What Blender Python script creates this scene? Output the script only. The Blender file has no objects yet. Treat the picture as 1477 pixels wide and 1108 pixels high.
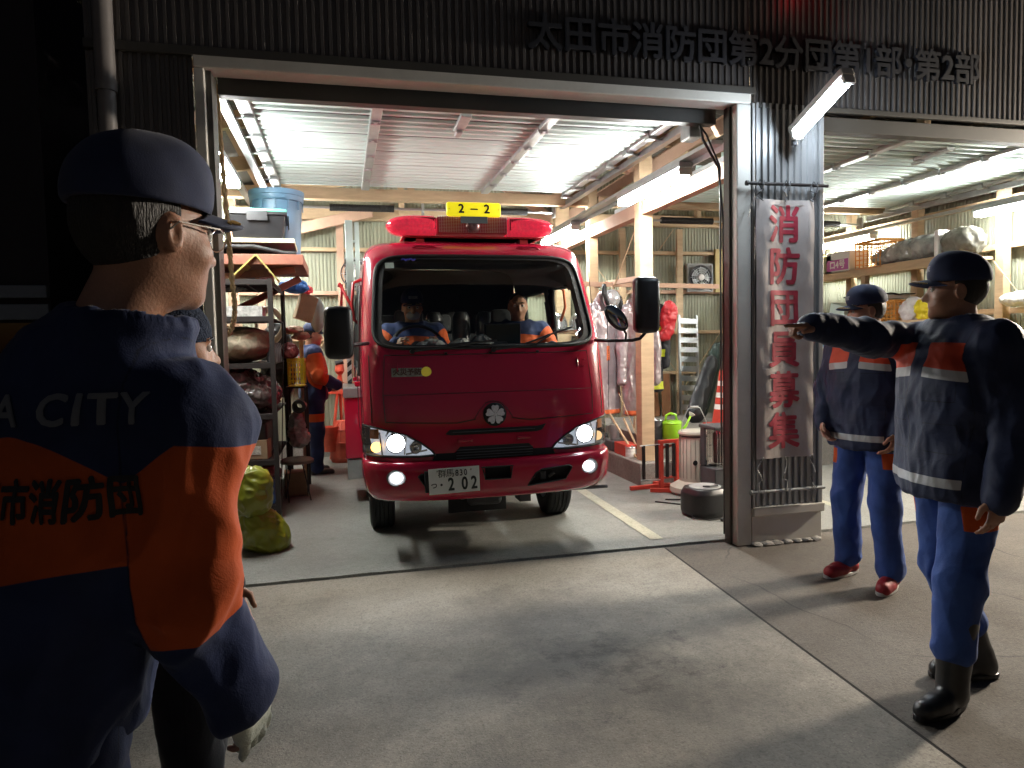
import bpy, bmesh, math, random
import numpy as np
from mathutils import Vector, Matrix, noise
from mathutils.bvhtree import BVHTree
random.seed(7); RNG = np.random.default_rng(7)
SC = bpy.context.scene
COL = SC.collection
PI = math.pi
# ------------------------------------------------------------------ camera numbers
CF, YAW, PIT, ROL, CH = 1008., 0.2371, 0.0579, -0.0209, 1.42
_cy, _sy = math.cos(YAW), math.sin(YAW)
_f = Vector((_sy, _cy, 0)); _r = Vector((_cy, -_sy, 0)); _u = Vector((0, 0, 1))
FW = _f*math.cos(PIT) - _u*math.sin(PIT); _u2 = _u*math.cos(PIT) + _f*math.sin(PIT)
RR = _r*math.cos(ROL) + _u2*math.sin(ROL); UU = _u2*math.cos(ROL) - _r*math.sin(ROL)
def at(px, py, **k):
    """measured photo point on a known plane (x=, y= or z=) -> metres"""
    d = FW + RR*((px-738.5)/CF) - UU*((py-554)/CF)
    ax, v = list(k.items())[0]; i = 'xyz'.index(ax)
    o = Vector((0, 0, CH)); t = (v-o[i])/d[i]
    return o + d*t
# ------------------------------------------------------------------ materials
MATS = {}
def nd(nt, t, **kw):
    n = nt.nodes.new(t)
    for k, v in kw.items(): setattr(n, k, v)
    return n
def mat(name, col, rough=.6, metal=0., var=.12, scale=6., bump=.0, bscale=60., coat=0., emis=None, estr=0., alpha=1., trans=0., spec=.5, dirt=0., dirtcol=(.05,.04,.03), sheen=0., sx=(1,1,1)):
    if name in MATS: return MATS[name]
    m = bpy.data.materials.new(name); m.use_nodes = True; nt = m.node_tree; L = nt.links
    b = nt.nodes['Principled BSDF']
    b.inputs['Roughness'].default_value = rough; b.inputs['Metallic'].default_value = metal
    b.inputs['Coat Weight'].default_value = coat; b.inputs['Coat Roughness'].default_value = .06
    b.inputs['Specular IOR Level'].default_value = spec
    b.inputs['Transmission Weight'].default_value = trans
    b.inputs['Sheen Weight'].default_value = sheen
    b.inputs['Alpha'].default_value = alpha
    tc = nd(nt, 'ShaderNodeTexCoord'); mp = nd(nt, 'ShaderNodeMapping'); mp.inputs['Scale'].default_value = sx
    L.new(tc.outputs['Object'], mp.inputs['Vector'])
    n1 = nd(nt, 'ShaderNodeTexNoise'); n1.inputs['Scale'].default_value = scale; n1.inputs['Detail'].default_value = 6; n1.inputs['Roughness'].default_value = .65
    L.new(mp.outputs[0], n1.inputs['Vector'])
    mx = nd(nt, 'ShaderNodeMix', data_type='RGBA')
    mr = nd(nt, 'ShaderNodeMapRange'); mr.inputs[1].default_value = .3; mr.inputs[2].default_value = .7
    L.new(n1.outputs['Fac'], mr.inputs[0]); L.new(mr.outputs[0], mx.inputs[0])
    c = Vector(col)
    mx.inputs[6].default_value = (*(c*(1-var)), 1); mx.inputs[7].default_value = (*[min(1, q*(1+var)) for q in c], 1)
    out = mx.outputs[2]
    if dirt > 0:
        n3 = nd(nt, 'ShaderNodeTexNoise'); n3.inputs['Scale'].default_value = scale*.37; n3.inputs['Detail'].default_value = 9; n3.inputs['Roughness'].default_value = .75
        L.new(mp.outputs[0], n3.inputs['Vector'])
        r3 = nd(nt, 'ShaderNodeMapRange'); r3.inputs[1].default_value = .48; r3.inputs[2].default_value = .72; r3.inputs[4].default_value = dirt
        L.new(n3.outputs['Fac'], r3.inputs[0])
        m3 = nd(nt, 'ShaderNodeMix', data_type='RGBA'); L.new(r3.outputs[0], m3.inputs[0]); L.new(out, m3.inputs[6]); m3.inputs[7].default_value = (*dirtcol, 1)
        out = m3.outputs[2]
    L.new(out, b.inputs['Base Color'])
    rr = nd(nt, 'ShaderNodeMapRange'); rr.inputs[3].default_value = max(0, rough-.08); rr.inputs[4].default_value = min(1, rough+.08)
    L.new(n1.outputs['Fac'], rr.inputs[0]); L.new(rr.outputs[0], b.inputs['Roughness'])
    if bump > 0:
        n2 = nd(nt, 'ShaderNodeTexNoise'); n2.inputs['Scale'].default_value = bscale; n2.inputs['Detail'].default_value = 4
        L.new(mp.outputs[0], n2.inputs['Vector'])
        bp = nd(nt, 'ShaderNodeBump'); bp.inputs['Strength'].default_value = bump; bp.inputs['Distance'].default_value = .01
        L.new(n2.outputs['Fac'], bp.inputs['Height']); L.new(bp.outputs[0], b.inputs['Normal'])
    if emis:
        b.inputs['Emission Color'].default_value = (*emis, 1); b.inputs['Emission Strength'].default_value = estr
    MATS[name] = m
    return m
def emit(name, col, s):
    if name in MATS: return MATS[name]
    m = bpy.data.materials.new(name); m.use_nodes = True; nt = m.node_tree
    nt.nodes.remove(nt.nodes['Principled BSDF']); e = nd(nt, 'ShaderNodeEmission')
    e.inputs[0].default_value = (*col, 1); e.inputs[1].default_value = s
    nt.links.new(e.outputs[0], nt.nodes['Material Output'].inputs[0]); MATS[name] = m
    return m
def film(name, col=(1, 1, 1), gl=.12, rough=.05, tint=(.9, .93, .92), bump=0, bscale=20, diff=0.):
    """thin pane: see-through plus a mirror sheen (fresnel), optional milky part"""
    if name in MATS: return MATS[name]
    m = bpy.data.materials.new(name); m.use_nodes = True; nt = m.node_tree; L = nt.links
    nt.nodes.remove(nt.nodes['Principled BSDF'])
    t = nd(nt, 'ShaderNodeBsdfTransparent'); t.inputs[0].default_value = (*tint, 1)
    g = nd(nt, 'ShaderNodeBsdfGlossy'); g.inputs['Roughness'].default_value = rough; g.inputs[0].default_value = (*col, 1)
    lw = nd(nt, 'ShaderNodeLayerWeight'); lw.inputs[0].default_value = .5; fr = nd(nt, 'ShaderNodeMath', operation='POWER'); fr.inputs[1].default_value = 5.; L.new(lw.outputs['Facing'], fr.inputs[0])
    ad = nd(nt, 'ShaderNodeMath', operation='MULTIPLY_ADD'); ad.inputs[1].default_value = .9; ad.inputs[2].default_value = gl
    ad.use_clamp = True
    L.new(fr.outputs[0], ad.inputs[0]); mx = nd(nt, 'ShaderNodeMixShader'); L.new(ad.outputs[0], mx.inputs[0])
    base = t.outputs[0]
    if diff > 0:
        d = nd(nt, 'ShaderNodeBsdfDiffuse'); d.inputs[0].default_value = (*col, 1); m2 = nd(nt, 'ShaderNodeMixShader'); m2.inputs[0].default_value = diff
        L.new(base, m2.inputs[1]); L.new(d.outputs[0], m2.inputs[2]); base = m2.outputs[0]
    L.new(base, mx.inputs[1]); L.new(g.outputs[0], mx.inputs[2])
    if bump:
        n = nd(nt, 'ShaderNodeTexNoise'); n.inputs['Scale'].default_value = bscale; tc = nd(nt, 'ShaderNodeTexCoord'); L.new(tc.outputs['Object'], n.inputs['Vector'])
        bp = nd(nt, 'ShaderNodeBump'); bp.inputs['Strength'].default_value = bump; bp.inputs['Distance'].default_value = .02
        L.new(n.outputs['Fac'], bp.inputs['Height']); L.new(bp.outputs[0], g.inputs['Normal'])
    L.new(mx.outputs[0], nt.nodes['Material Output'].inputs[0]); MATS[name] = m
    return m
# ------------------------------------------------------------------ mesh builder
class MB:
    def __init__(s): s.bm = bmesh.new()
    def box(s, c, size, rot=None, bev=0.):
        r = bmesh.ops.create_cube(s.bm, size=1.); vs = r['verts']
        m = Matrix.Diagonal((*size, 1))
        if rot is not None: m = (rot if isinstance(rot, Matrix) else Matrix.Rotation(rot, 4, 'Z')) @ m
        m = Matrix.Translation(c) @ m
        bmesh.ops.transform(s.bm, matrix=m, verts=vs)
        if bev > 0:
            es = list({e for v in vs for e in v.link_edges})
            bmesh.ops.bevel(s.bm, geom=es, offset=bev, segments=2, affect='EDGES', profile=.5)
        return s
    def bx(s, x0, x1, y0, y1, z0, z1, bev=0.):
        return s.box(((x0+x1)/2, (y0+y1)/2, (z0+z1)/2), (abs(x1-x0), abs(y1-y0), abs(z1-z0)), None, bev)
    def bar(s, a, b, w, h, bev=0.):
        """rectangular bar from a to b, w across, h 'up'"""
        a, b = Vector(a), Vector(b); d = b-a; L = d.length; y = d.normalized()
        up = Vector((0, 0, 1)) if abs(y.z) < .95 else Vector((0, 1, 0))
        x = y.cross(up).normalized(); z = x.cross(y)
        m = Matrix((x, y, z)).transposed().to_4x4()
        return s.box((a+b)/2, (w, L, h), m, bev)
    def tube(s, pts, r, seg=10, cap=True, closed=False):
        pts = [Vector(p) for p in pts]; n = len(pts)
        rs = r if isinstance(r, (list, tuple)) else [r]*n
        rings = []; prev = None
        for i, p in enumerate(pts):
            if closed: t = (pts[(i+1) % n]-pts[i-1])
            else: t = (pts[min(i+1, n-1)]-pts[max(i-1, 0)])
            t.normalize()
            if prev is None:
                up = Vector((0, 0, 1)) if abs(t.z) < .9 else Vector((1, 0, 0)); x = t.cross(up).normalized()
            else:
                x = prev - t*prev.dot(t)
                if x.length < 1e-6: x = t.orthogonal()
                x.normalize()
            prev = x; y = t.cross(x)
            rings.append([s.bm.verts.new(p + (x*math.cos(2*PI*k/seg)+y*math.sin(2*PI*k/seg))*rs[i]) for k in range(seg)])
        for i in range(n if closed else n-1):
            a, b = rings[i], rings[(i+1) % n]
            for k in range(seg):
                try: s.bm.faces.new((a[k], a[(k+1) % seg], b[(k+1) % seg], b[k]))
                except ValueError: pass
        if cap and not closed:
            try: s.bm.faces.new(rings[0][::-1]); s.bm.faces.new(rings[-1])
            except ValueError: pass
        return s
    def lathe(s, prof, c=(0, 0, 0), seg=32, axis='Z', a0=0, a1=2*PI, sc=(1, 1)):
        """prof = [(r, h)...]"""
        c = Vector(c); full = abs(a1-a0-2*PI) < 1e-6; n = seg if full else seg+1; rings = []
        for (r, h) in prof:
            ring = []
            for k in range(n):
                a = a0+(a1-a0)*k/seg; u, v = r*math.cos(a)*sc[0], r*math.sin(a)*sc[1]
                p = {'Z': (u, v, h), 'Y': (u, h, v), 'X': (h, u, v)}[axis]
                ring.append(s.bm.verts.new(c+Vector(p)))
            rings.append(ring)
        for a, b in zip(rings, rings[1:]):
            for k in range(n if full else n-1):
                try: s.bm.faces.new((a[k], a[(k+1) % n], b[(k+1) % n], b[k]))
                except ValueError: pass
        return s
    def poly(s, pts): s.bm.faces.new([s.bm.verts.new(p) for p in pts]); return s
    def prism(s, pts, d):
        """extrude polygon pts by vector d"""
        d = Vector(d); f = s.bm.faces.new([s.bm.verts.new(p) for p in pts])
        r = bmesh.ops.extrude_face_region(s.bm, geom=[f]); vs = [g for g in r['geom'] if isinstance(g, bmesh.types.BMVert)]
        bmesh.ops.translate(s.bm, verts=vs, vec=d); return s
    def grid(s, fn, nu, nv, closeu=False):
        g = [[s.bm.verts.new(fn(i/(nu), j/(nv))) for j in range(nv+1)] for i in range(nu+(0 if closeu else 1))]
        for i in range(nu):
            for j in range(nv):
                a = g[i]; b = g[(i+1) % len(g)]
                try: s.bm.faces.new((a[j], b[j], b[j+1], a[j+1]))
                except ValueError: pass
        return s
    def mesh(s, mesh):
        s.bm.from_mesh(mesh); return s
    def xf(s, m): bmesh.ops.transform(s.bm, matrix=m, verts=s.bm.verts[:]); return s
    def build(s, name, m, parent=None, smooth=False, bev=0., solid=0., loc=None, rot=None, sub=0):
        bmesh.ops.recalc_face_normals(s.bm, faces=s.bm.faces[:])
        me = bpy.data.meshes.new(name); s.bm.to_mesh(me); s.bm.free()
        return link(name, me, m, parent, smooth, bev, solid, loc, rot, sub)
def link(name, me, m, parent=None, smooth=False, bev=0., solid=0., loc=None, rot=None, sub=0):
    o = bpy.data.objects.new(name, me); COL.objects.link(o)
    for q in (m if isinstance(m, (list, tuple)) else [m]):
        if q: me.materials.append(q)
    if smooth is True: me.shade_smooth() if hasattr(me, 'shade_smooth') else None
    elif smooth:
        me.shade_smooth(); me.set_sharp_from_angle(angle=math.radians(smooth))
    if solid: md = o.modifiers.new('s', 'SOLIDIFY'); md.thickness = solid; md.offset = 0
    if bev: md = o.modifiers.new('b', 'BEVEL'); md.width = bev; md.segments = 2; md.limit_method = 'ANGLE'; md.angle_limit = math.radians(40)
    if sub: md = o.modifiers.new('u', 'SUBSURF'); md.levels = sub; md.render_levels = sub
    if parent: o.parent = parent
    if loc is not None: o.location = loc
    if rot is not None: o.rotation_euler = rot
    return o
def thing(name, label, cat, loc=(0, 0, 0), rz=0., group=None, scale=None):
    o = bpy.data.objects.new(name, None); COL.objects.link(o); o.empty_display_size = .2
    o.location = loc; o.rotation_euler = (0, 0, rz)
    if scale: o.scale = scale if isinstance(scale, (tuple, list)) else (scale,)*3
    tag(o, label, cat, group); return o
def tag(o, label=None, cat=None, group=None, kind=None):
    if label: o['label'] = label
    if cat: o['category'] = cat
    if group: o['group'] = group
    if kind: o['kind'] = kind
    return o
def struct(o): o['kind'] = 'structure'; return o
def copy_tree(o, parent=None):
    c = o.copy(); COL.objects.link(c); c.parent = parent
    for ch in o.children: copy_tree(ch, c)
    return c
def recenter(o):
    """put a lone mesh's origin at its base centre"""
    me = o.data; n = len(me.vertices); a = np.empty(n*3); me.vertices.foreach_get('co', a); a = a.reshape(-1, 3)
    lo, hi = a.min(0), a.max(0); c = np.array([(lo[0]+hi[0])/2, (lo[1]+hi[1])/2, lo[2]])
    me.vertices.foreach_set('co', (a-c).ravel()); o.location = o.location + Vector(c); return o
# ------------------------------------------------------------------ lettering
def text_mesh(s, size, bold=0., ext=0., spacing=1.):
    c = bpy.data.curves.new('lettering', 'FONT'); c.body = s; c.size = size; c.extrude = ext
    c.align_x = 'CENTER'; c.align_y = 'CENTER'; c.space_character = spacing; c.resolution_u = 3
    o = bpy.data.objects.new('lettering', c); COL.objects.link(o)
    dg = bpy.context.evaluated_depsgraph_get(); me = bpy.data.meshes.new_from_object(o.evaluated_get(dg))
    bpy.data.objects.remove(o)
    if bold > 0:                     # heavier strokes: the glyph laid over itself a few times, each layer a hair higher
        bm = bmesh.new(); n = 6; st = .00014
        for k in range(n+1):
            nv = len(bm.verts); bm.from_mesh(me); bm.verts.ensure_lookup_table(); a = k*2*PI/n; r = bold if k < n else 0
            bmesh.ops.translate(bm, verts=bm.verts[nv:], vec=(r*math.cos(a), r*math.sin(a), st*k))
        bm.to_mesh(me); bm.free()
    return me
def cut_bm(bm, step, axes=(0, 1)):
    bmesh.ops.remove_doubles(bm, verts=bm.verts[:], dist=1e-6)
    bmesh.ops.triangulate(bm, faces=[f for f in bm.faces if len(f.verts) > 3])
    for ax in axes:
        vs = [v.co[ax] for v in bm.verts]
        if not vs: return
        lo, hi = min(vs), max(vs); n = int((hi-lo)/step)
        for k in range(1, n+1):
            p = Vector((0, 0, 0)); p[ax] = lo+k*step; no = Vector((0, 0, 0)); no[ax] = 1
            bmesh.ops.bisect_plane(bm, geom=bm.verts[:]+bm.edges[:]+bm.faces[:], plane_co=p, plane_no=no)
    bmesh.ops.triangulate(bm, faces=[f for f in bm.faces if len(f.verts) > 3])
def wrapped(me, fn, step=.02):
    """flat mesh (x,y) wrapped by fn(x,y)->Vector"""
    b = MB(); b.bm.from_mesh(me); cut_bm(b.bm, step)
    for v in b.bm.verts: q = v.co.z; v.co = fn(v.co.x, v.co.y); v.co.y -= q
    return b
def flatpoly(pts, closed=True):
    me = bpy.data.meshes.new('p'); bm = bmesh.new(); bm.faces.new([bm.verts.new((p[0], p[1], 0)) for p in pts])
    bmesh.ops.triangulate(bm, faces=bm.faces[:]); bm.to_mesh(me); bm.free(); return me
# ------------------------------------------------------------------ implicit shapes
class SDF:
    """smooth-blended primitives sampled on a grid, surfaced with surface nets"""
    def __init__(s, lo, hi, h):
        s.h = h; s.lo = np.array(lo, float); n = np.ceil((np.array(hi)-s.lo)/h).astype(int)+1
        s.n = n; s.F = np.full(n, 1e3, np.float32)
    def _sub(s, lo, hi):
        a = np.maximum(0, np.floor((np.array(lo)-s.lo)/s.h).astype(int)); b = np.minimum(s.n, np.ceil((np.array(hi)-s.lo)/s.h).astype(int)+1)
        if (b <= a).any(): return None
        g = np.meshgrid(*[s.lo[i]+s.h*np.arange(a[i], b[i]) for i in range(3)], indexing='ij', sparse=True)
        return tuple(slice(a[i], b[i]) for i in range(3)), g
    def add(s, fn, lo, hi, k=.02, sub=False):
        m = k+3*s.h; r = s._sub(np.array(lo)-m, np.array(hi)+m)
        if r is None: return s
        sl, g = r; d = fn(*g); F = s.F[sl]
        if sub:
            d = -d; hh = np.maximum(k-np.abs(F-d), 0)/max(k, 1e-6); s.F[sl] = np.maximum(F, d)+hh*hh*k/4
        else:
            hh = np.maximum(k-np.abs(F-d), 0)/max(k, 1e-6); s.F[sl] = np.minimum(F, d)-hh*hh*k/4
        return s
    def cone(s, a, b, r1, r2, k=.02, sub=False, flat=None):
        """tapered capsule; flat=(nx,ny,nz,factor) squashes the section along a direction"""
        a = np.array(a, float); b = np.array(b, float); ba = b-a; L2 = max((ba*ba).sum(), 1e-9)
        R = max(r1, r2)
        def fn(x, y, z):
            px, py, pz = x-a[0], y-a[1], z-a[2]
            t = np.clip((px*ba[0]+py*ba[1]+pz*ba[2])/L2, 0, 1)
            qx, qy, qz = px-t*ba[0], py-t*ba[1], pz-t*ba[2]
            if flat is not None:
                n = np.array(flat[:3], float); n /= np.linalg.norm(n); q = qx*n[0]+qy*n[1]+qz*n[2]; f = 1/flat[3]-1
                qx, qy, qz = qx+q*f*n[0], qy+q*f*n[1], qz+q*f*n[2]
            return np.sqrt(qx*qx+qy*qy+qz*qz)-(r1+(r2-r1)*t)
        return s.add(fn, np.minimum(a, b)-R, np.maximum(a, b)+R, k, sub)
    def chain(s, pts, rs, k=.015, flat=None):
        for i in range(len(pts)-1): s.cone(pts[i], pts[i+1], rs[i], rs[i+1], k, flat=flat)
        return s
    def ell(s, c, r, k=.02, sub=False, rot=None):
        c = np.array(c, float); r = np.array(r, float); M = np.array(rot.to_3x3().transposed()) if rot is not None else None
        def fn(x, y, z):
            p = [x-c[0], y-c[1], z-c[2]]
            if M is not None: p = [M[i][0]*p[0]+M[i][1]*p[1]+M[i][2]*p[2] for i in range(3)]
            k0 = np.sqrt((p[0]/r[0])**2+(p[1]/r[1])**2+(p[2]/r[2])**2)
            k1 = np.sqrt((p[0]/r[0]**2)**2+(p[1]/r[1]**2)**2+(p[2]/r[2]**2)**2)+1e-9
            return k0*(k0-1)/k1
        R = r if M is None else np.full(3, r.max())
        return s.add(fn, c-R, c+R, k, sub)
    def rbox(s, c, hs, rad=.01, k=.01, sub=False, rot=None):
        c = np.array(c, float); hs = np.array(hs, float); M = np.array(rot.to_3x3().transposed()) if rot is not None else None
        def fn(x, y, z):
            p = [x-c[0], y-c[1], z-c[2]]
            if M is not None: p = [M[i][0]*p[0]+M[i][1]*p[1]+M[i][2]*p[2] for i in range(3)]
            q = [np.abs(p[i])-hs[i]+rad for i in range(3)]
            return np.sqrt(sum(np.maximum(v, 0)**2 for v in q))+np.minimum(np.maximum(q[0], np.maximum(q[1], q[2])), 0)-rad
        R = hs if M is None else np.full(3, np.linalg.norm(hs))
        return s.add(fn, c-R, c+R, k, sub)
    def loft(s, secs, k=.02, n=2.4):
        """secs = [(z, cx, cy, rx, ry)...] ascending z: upright superelliptic body"""
        Z = np.array([q[0] for q in secs]); A = np.array(secs, float)
        def fn(x, y, z):
            cx, cy, rx, ry = [np.interp(z, Z, A[:, i]) for i in (1, 2, 3, 4)]
            e = (np.abs((x-cx)/rx)**n+np.abs((y-cy)/ry)**n)**(1/n)
            d = (e-1)*np.minimum(rx, ry); dz = np.maximum(Z[0]-z, z-Z[-1])
            return np.maximum(d, dz)+0*x
        lo = (min(A[:, 1]-A[:, 3]), min(A[:, 2]-A[:, 4]), Z[0]); hi = (max(A[:, 1]+A[:, 3]), max(A[:, 2]+A[:, 4]), Z[-1])
        return s.add(fn, lo, hi, k)
    def smooth(s, it=1):
        for _ in range(it):
            F = s.F
            for ax in range(3):
                G = F.copy(); sl = lambda a, b: tuple(slice(a, b) if i == ax else slice(None) for i in range(3))
                G[sl(1, -1)] = .5*F[sl(1, -1)]+.25*F[sl(2, None)]+.25*F[sl(0, -2)]; F = G
            s.F = np.where(s.F < .5, F, s.F)
        return s
    def mesh(s):
        F = np.clip(s.F, -.5, .5); F[0] = F[-1] = .5; F[:, 0] = F[:, -1] = .5; F[:, :, 0] = F[:, :, -1] = .5
        I = F < 0; n = np.array(F.shape)-1
        S = np.zeros((*n, 3), np.float32); C = np.zeros(tuple(n), np.float32)
        quads = []
        offs = [(0, 0), (0, 1), (1, 0), (1, 1)]
        for ax in range(3):
            o1, o2 = (ax+1) % 3, (ax+2) % 3
            A = tuple(slice(0, -1) if i == ax else slice(None) for i in range(3)); B = tuple(slice(1, None) if i == ax else slice(None) for i in range(3))
            cr = np.argwhere(I[A] != I[B]); f0 = F[A][tuple(cr.T)]; f1 = F[B][tuple(cr.T)]; t = f0/(f0-f1)
            P = cr.astype(np.float32); P[:, ax] += t; ins = I[A][tuple(cr.T)]
            cells = []
            for da, db in offs:
                c = cr.copy(); c[:, o1] -= da; c[:, o2] -= db
                np.add.at(S, tuple(c.T), P); np.add.at(C, tuple(c.T), 1); cells.append(c)
            quads.append((cells, ins))
        mask = C > 0; idx = np.full(tuple(n), -1, np.int64); idx[mask] = np.arange(mask.sum())
        V = S[mask]/C[mask][:, None]*s.h+s.lo
        Q = []
        for cells, ins in quads:
            q = np.stack([idx[tuple(cells[i].T)] for i in (0, 1, 3, 2)], 1)
            q[~ins] = q[~ins][:, ::-1]; Q.append(q)
        Q = np.concatenate(Q)
        return V, Q[:, ::-1]
def np_mesh(name, V, Q):
    me = bpy.data.meshes.new(name); me.vertices.add(len(V)); me.vertices.foreach_set('co', np.asarray(V, np.float32).ravel())
    nq = len(Q); me.loops.add(nq*4); me.loops.foreach_set('vertex_index', Q.astype(np.int32).ravel())
    me.polygons.add(nq); me.polygons.foreach_set('loop_start', np.arange(0, nq*4, 4, dtype=np.int32)); me.polygons.foreach_set('loop_total', np.full(nq, 4, np.int32))
    me.update(calc_edges=True); me.validate(); return me
def normals(me):
    a = np.empty(len(me.vertices)*3, np.float32); me.vertex_normals.foreach_get('vector', a); return a.reshape(-1, 3)
def coords(me):
    a = np.empty(len(me.vertices)*3, np.float32); me.vertices.foreach_get('co', a); return a.reshape(-1, 3)
def relax(V, Q, it=2, lam=.5):
    for _ in range(it):
        S = np.zeros_like(V); C = np.zeros(len(V))
        for a, b in ((0, 1), (1, 2), (2, 3), (3, 0)):
            np.add.at(S, Q[:, a], V[Q[:, b]]); np.add.at(C, Q[:, a], 1); np.add.at(S, Q[:, b], V[Q[:, a]]); np.add.at(C, Q[:, b], 1)
        V = V*(1-lam)+lam*S/C[:, None]
    return V
def wrinkle(me, fn):
    """push every vertex along its normal by fn(x,y,z)"""
    V = coords(me); N = normals(me); d = np.array([fn(Vector(map(float, p))) for p in V], np.float32)
    me.vertices.foreach_set('co', (V+N*d[:, None]).ravel()); me.update()
def sdf_obj(sd, name, m, parent=None, wr=None, it=1, attrs=None, loc=None):
    V, Q = sd.mesh(); V = relax(V, Q, it) if it else V; me = np_mesh(name, V, Q)
    rest = coords(me).copy()
    if wr: wrinkle(me, wr)
    if attrs:
        for k, f in attrs.items():
            a = me.attributes.new(k, 'FLOAT', 'POINT'); a.data.foreach_set('value', np.asarray(f(rest), np.float32).ravel())
    return link(name, me, m, parent, True, loc=loc)
def ridged(p, sx, sy, sz, seed=0):
    q = Vector((p.x*sx+seed*7.3, p.y*sy+seed*3.1, p.z*sz-seed*5.7))
    return 1-abs(noise.noise(q))*2.2
def fnoise(p, s, seed=0): return noise.noise(Vector((p.x*s+seed*5.1, p.y*s-seed*2.3, p.z*s+seed)))
# ================================================================== materials
M = {}
M['wood'] = mat('pine_wood', (.50, .36, .22), .7, var=.16, scale=3, sx=(1, 1, 6), bump=.15, bscale=40, dirt=.25, dirtcol=(.25, .16, .09))
M['pinewarm'] = mat('pink_tinted_pine', (.47, .30, .21), .7, var=.16, scale=3, bump=.15, bscale=40, dirt=.3, dirtcol=(.22, .12, .08))
M['redwood'] = mat('reddish_board', (.22, .08, .05), .65, var=.3, scale=5, bump=.2, dirt=.4)
M['clad_in'] = mat('green_back_of_cladding', (.31, .32, .235), .5, var=.14, scale=1.6, dirt=.45, dirtcol=(.13, .12, .08), sx=(1, 1, .35))
M['clad_out'] = mat('grey_brown_cladding', (.085, .074, .069), .42, var=.15, scale=1.2, dirt=.3, dirtcol=(.05, .05, .05), bump=.05, bscale=20, sx=(3, 1, .3))
def sheets(m, amt=.45, wd=1.45):
    nt = m.node_tree; L = nt.links; P = nt.nodes['Principled BSDF']; src = P.inputs['Base Color'].links[0].from_socket
    tc = nd(nt, 'ShaderNodeTexCoord'); sx = nd(nt, 'ShaderNodeSeparateXYZ'); L.new(tc.outputs['Object'], sx.inputs[0])
    sn = nd(nt, 'ShaderNodeMath', operation='SNAP'); sn.inputs[1].default_value = wd; L.new(sx.outputs[0], sn.inputs[0])
    wn = nd(nt, 'ShaderNodeTexWhiteNoise', noise_dimensions='1D'); L.new(sn.outputs[0], wn.inputs['W'])
    st = nd(nt, 'ShaderNodeTexNoise'); st.inputs['Scale'].default_value = 2.2; st.inputs['Detail'].default_value = 8; mp = nd(nt, 'ShaderNodeMapping'); mp.inputs['Scale'].default_value = (9, 1, .35); L.new(tc.outputs['Object'], mp.inputs[0]); L.new(mp.outputs[0], st.inputs['Vector'])
    ad = nd(nt, 'ShaderNodeMath', operation='MULTIPLY_ADD'); L.new(st.outputs['Fac'], ad.inputs[0]); ad.inputs[1].default_value = .9; L.new(wn.outputs['Value'], ad.inputs[2])
    mr = nd(nt, 'ShaderNodeMapRange'); mr.inputs[1].default_value = .3; mr.inputs[2].default_value = 1.5; mr.inputs[3].default_value = 1-amt; mr.inputs[4].default_value = 1+amt*.6; L.new(ad.outputs[0], mr.inputs[0])
    vm = nd(nt, 'ShaderNodeVectorMath', operation='SCALE'); L.new(src, vm.inputs[0]); L.new(mr.outputs[0], vm.inputs['Scale']); L.new(vm.outputs[0], P.inputs['Base Color'])
M['clad_post'] = mat('blue_grey_cladding', (.25, .25, .25), .4, metal=.1, var=.12, scale=2, dirt=.4, dirtcol=(.09, .085, .08), sx=(3, 1, .3))
sheets(M['clad_out']); sheets(M['clad_in'], .3, .9)
M['frame'] = mat('ivory_steel', (.66, .63, .57), .42, var=.06, scale=2, dirt=.35, dirtcol=(.25, .2, .15), bump=.04, bscale=15)
M['frame_dk'] = mat('brown_steel', (.05, .045, .038), .5, var=.15, scale=3)
M['alu'] = mat('brushed_aluminium', (.60, .72, .68), .42, metal=.25, var=.07, scale=2.5, dirt=.22, dirtcol=(.42, .38, .33), bump=.05, bscale=30, sx=(.3, 1, 1))
M['galv'] = mat('galvanised_steel', (.52, .54, .55), .35, metal=.85, var=.12, scale=14)
M['roof'] = mat('dark_roof_sheet', (.12, .115, .10), .6, var=.2, scale=2, dirt=.4)
M['black'] = mat('black_plastic', (.012, .012, .014), .38, var=.2, scale=10, bump=.05, bscale=120)
M['blackmat'] = mat('matt_black', (.010, .010, .011), .7, var=.2, scale=10)
M['white'] = mat('white_enamel', (.72, .70, .66), .35, var=.05, scale=4, dirt=.2, dirtcol=(.4, .33, .25))
M['tube'] = emit('cool_white_tube', (.97, .985, .95), 265.)
M['tube2'] = emit('cool_led_tube', (.74, .87, 1.), 170.)
M['tube3'] = emit('warm_tube', (1., .88, .72), 6200.)
M['grey'] = mat('grey_plastic', (.30, .30, .29), .5, var=.1, scale=6, dirt=.3)
M['dkgrey'] = mat('dark_grey', (.06, .06, .065), .55, var=.2, scale=6)
M['rust'] = mat('rusty_brown_steel', (.014, .009, .008), .75, var=.3, scale=12, bump=.1)
M['rope'] = mat('tan_rope', (.42, .29, .15), .85, var=.2, scale=40, bump=.3, bscale=200)
M['navylet'] = mat('navy_letters', (.016, .016, .020), .45, var=.2)

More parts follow.
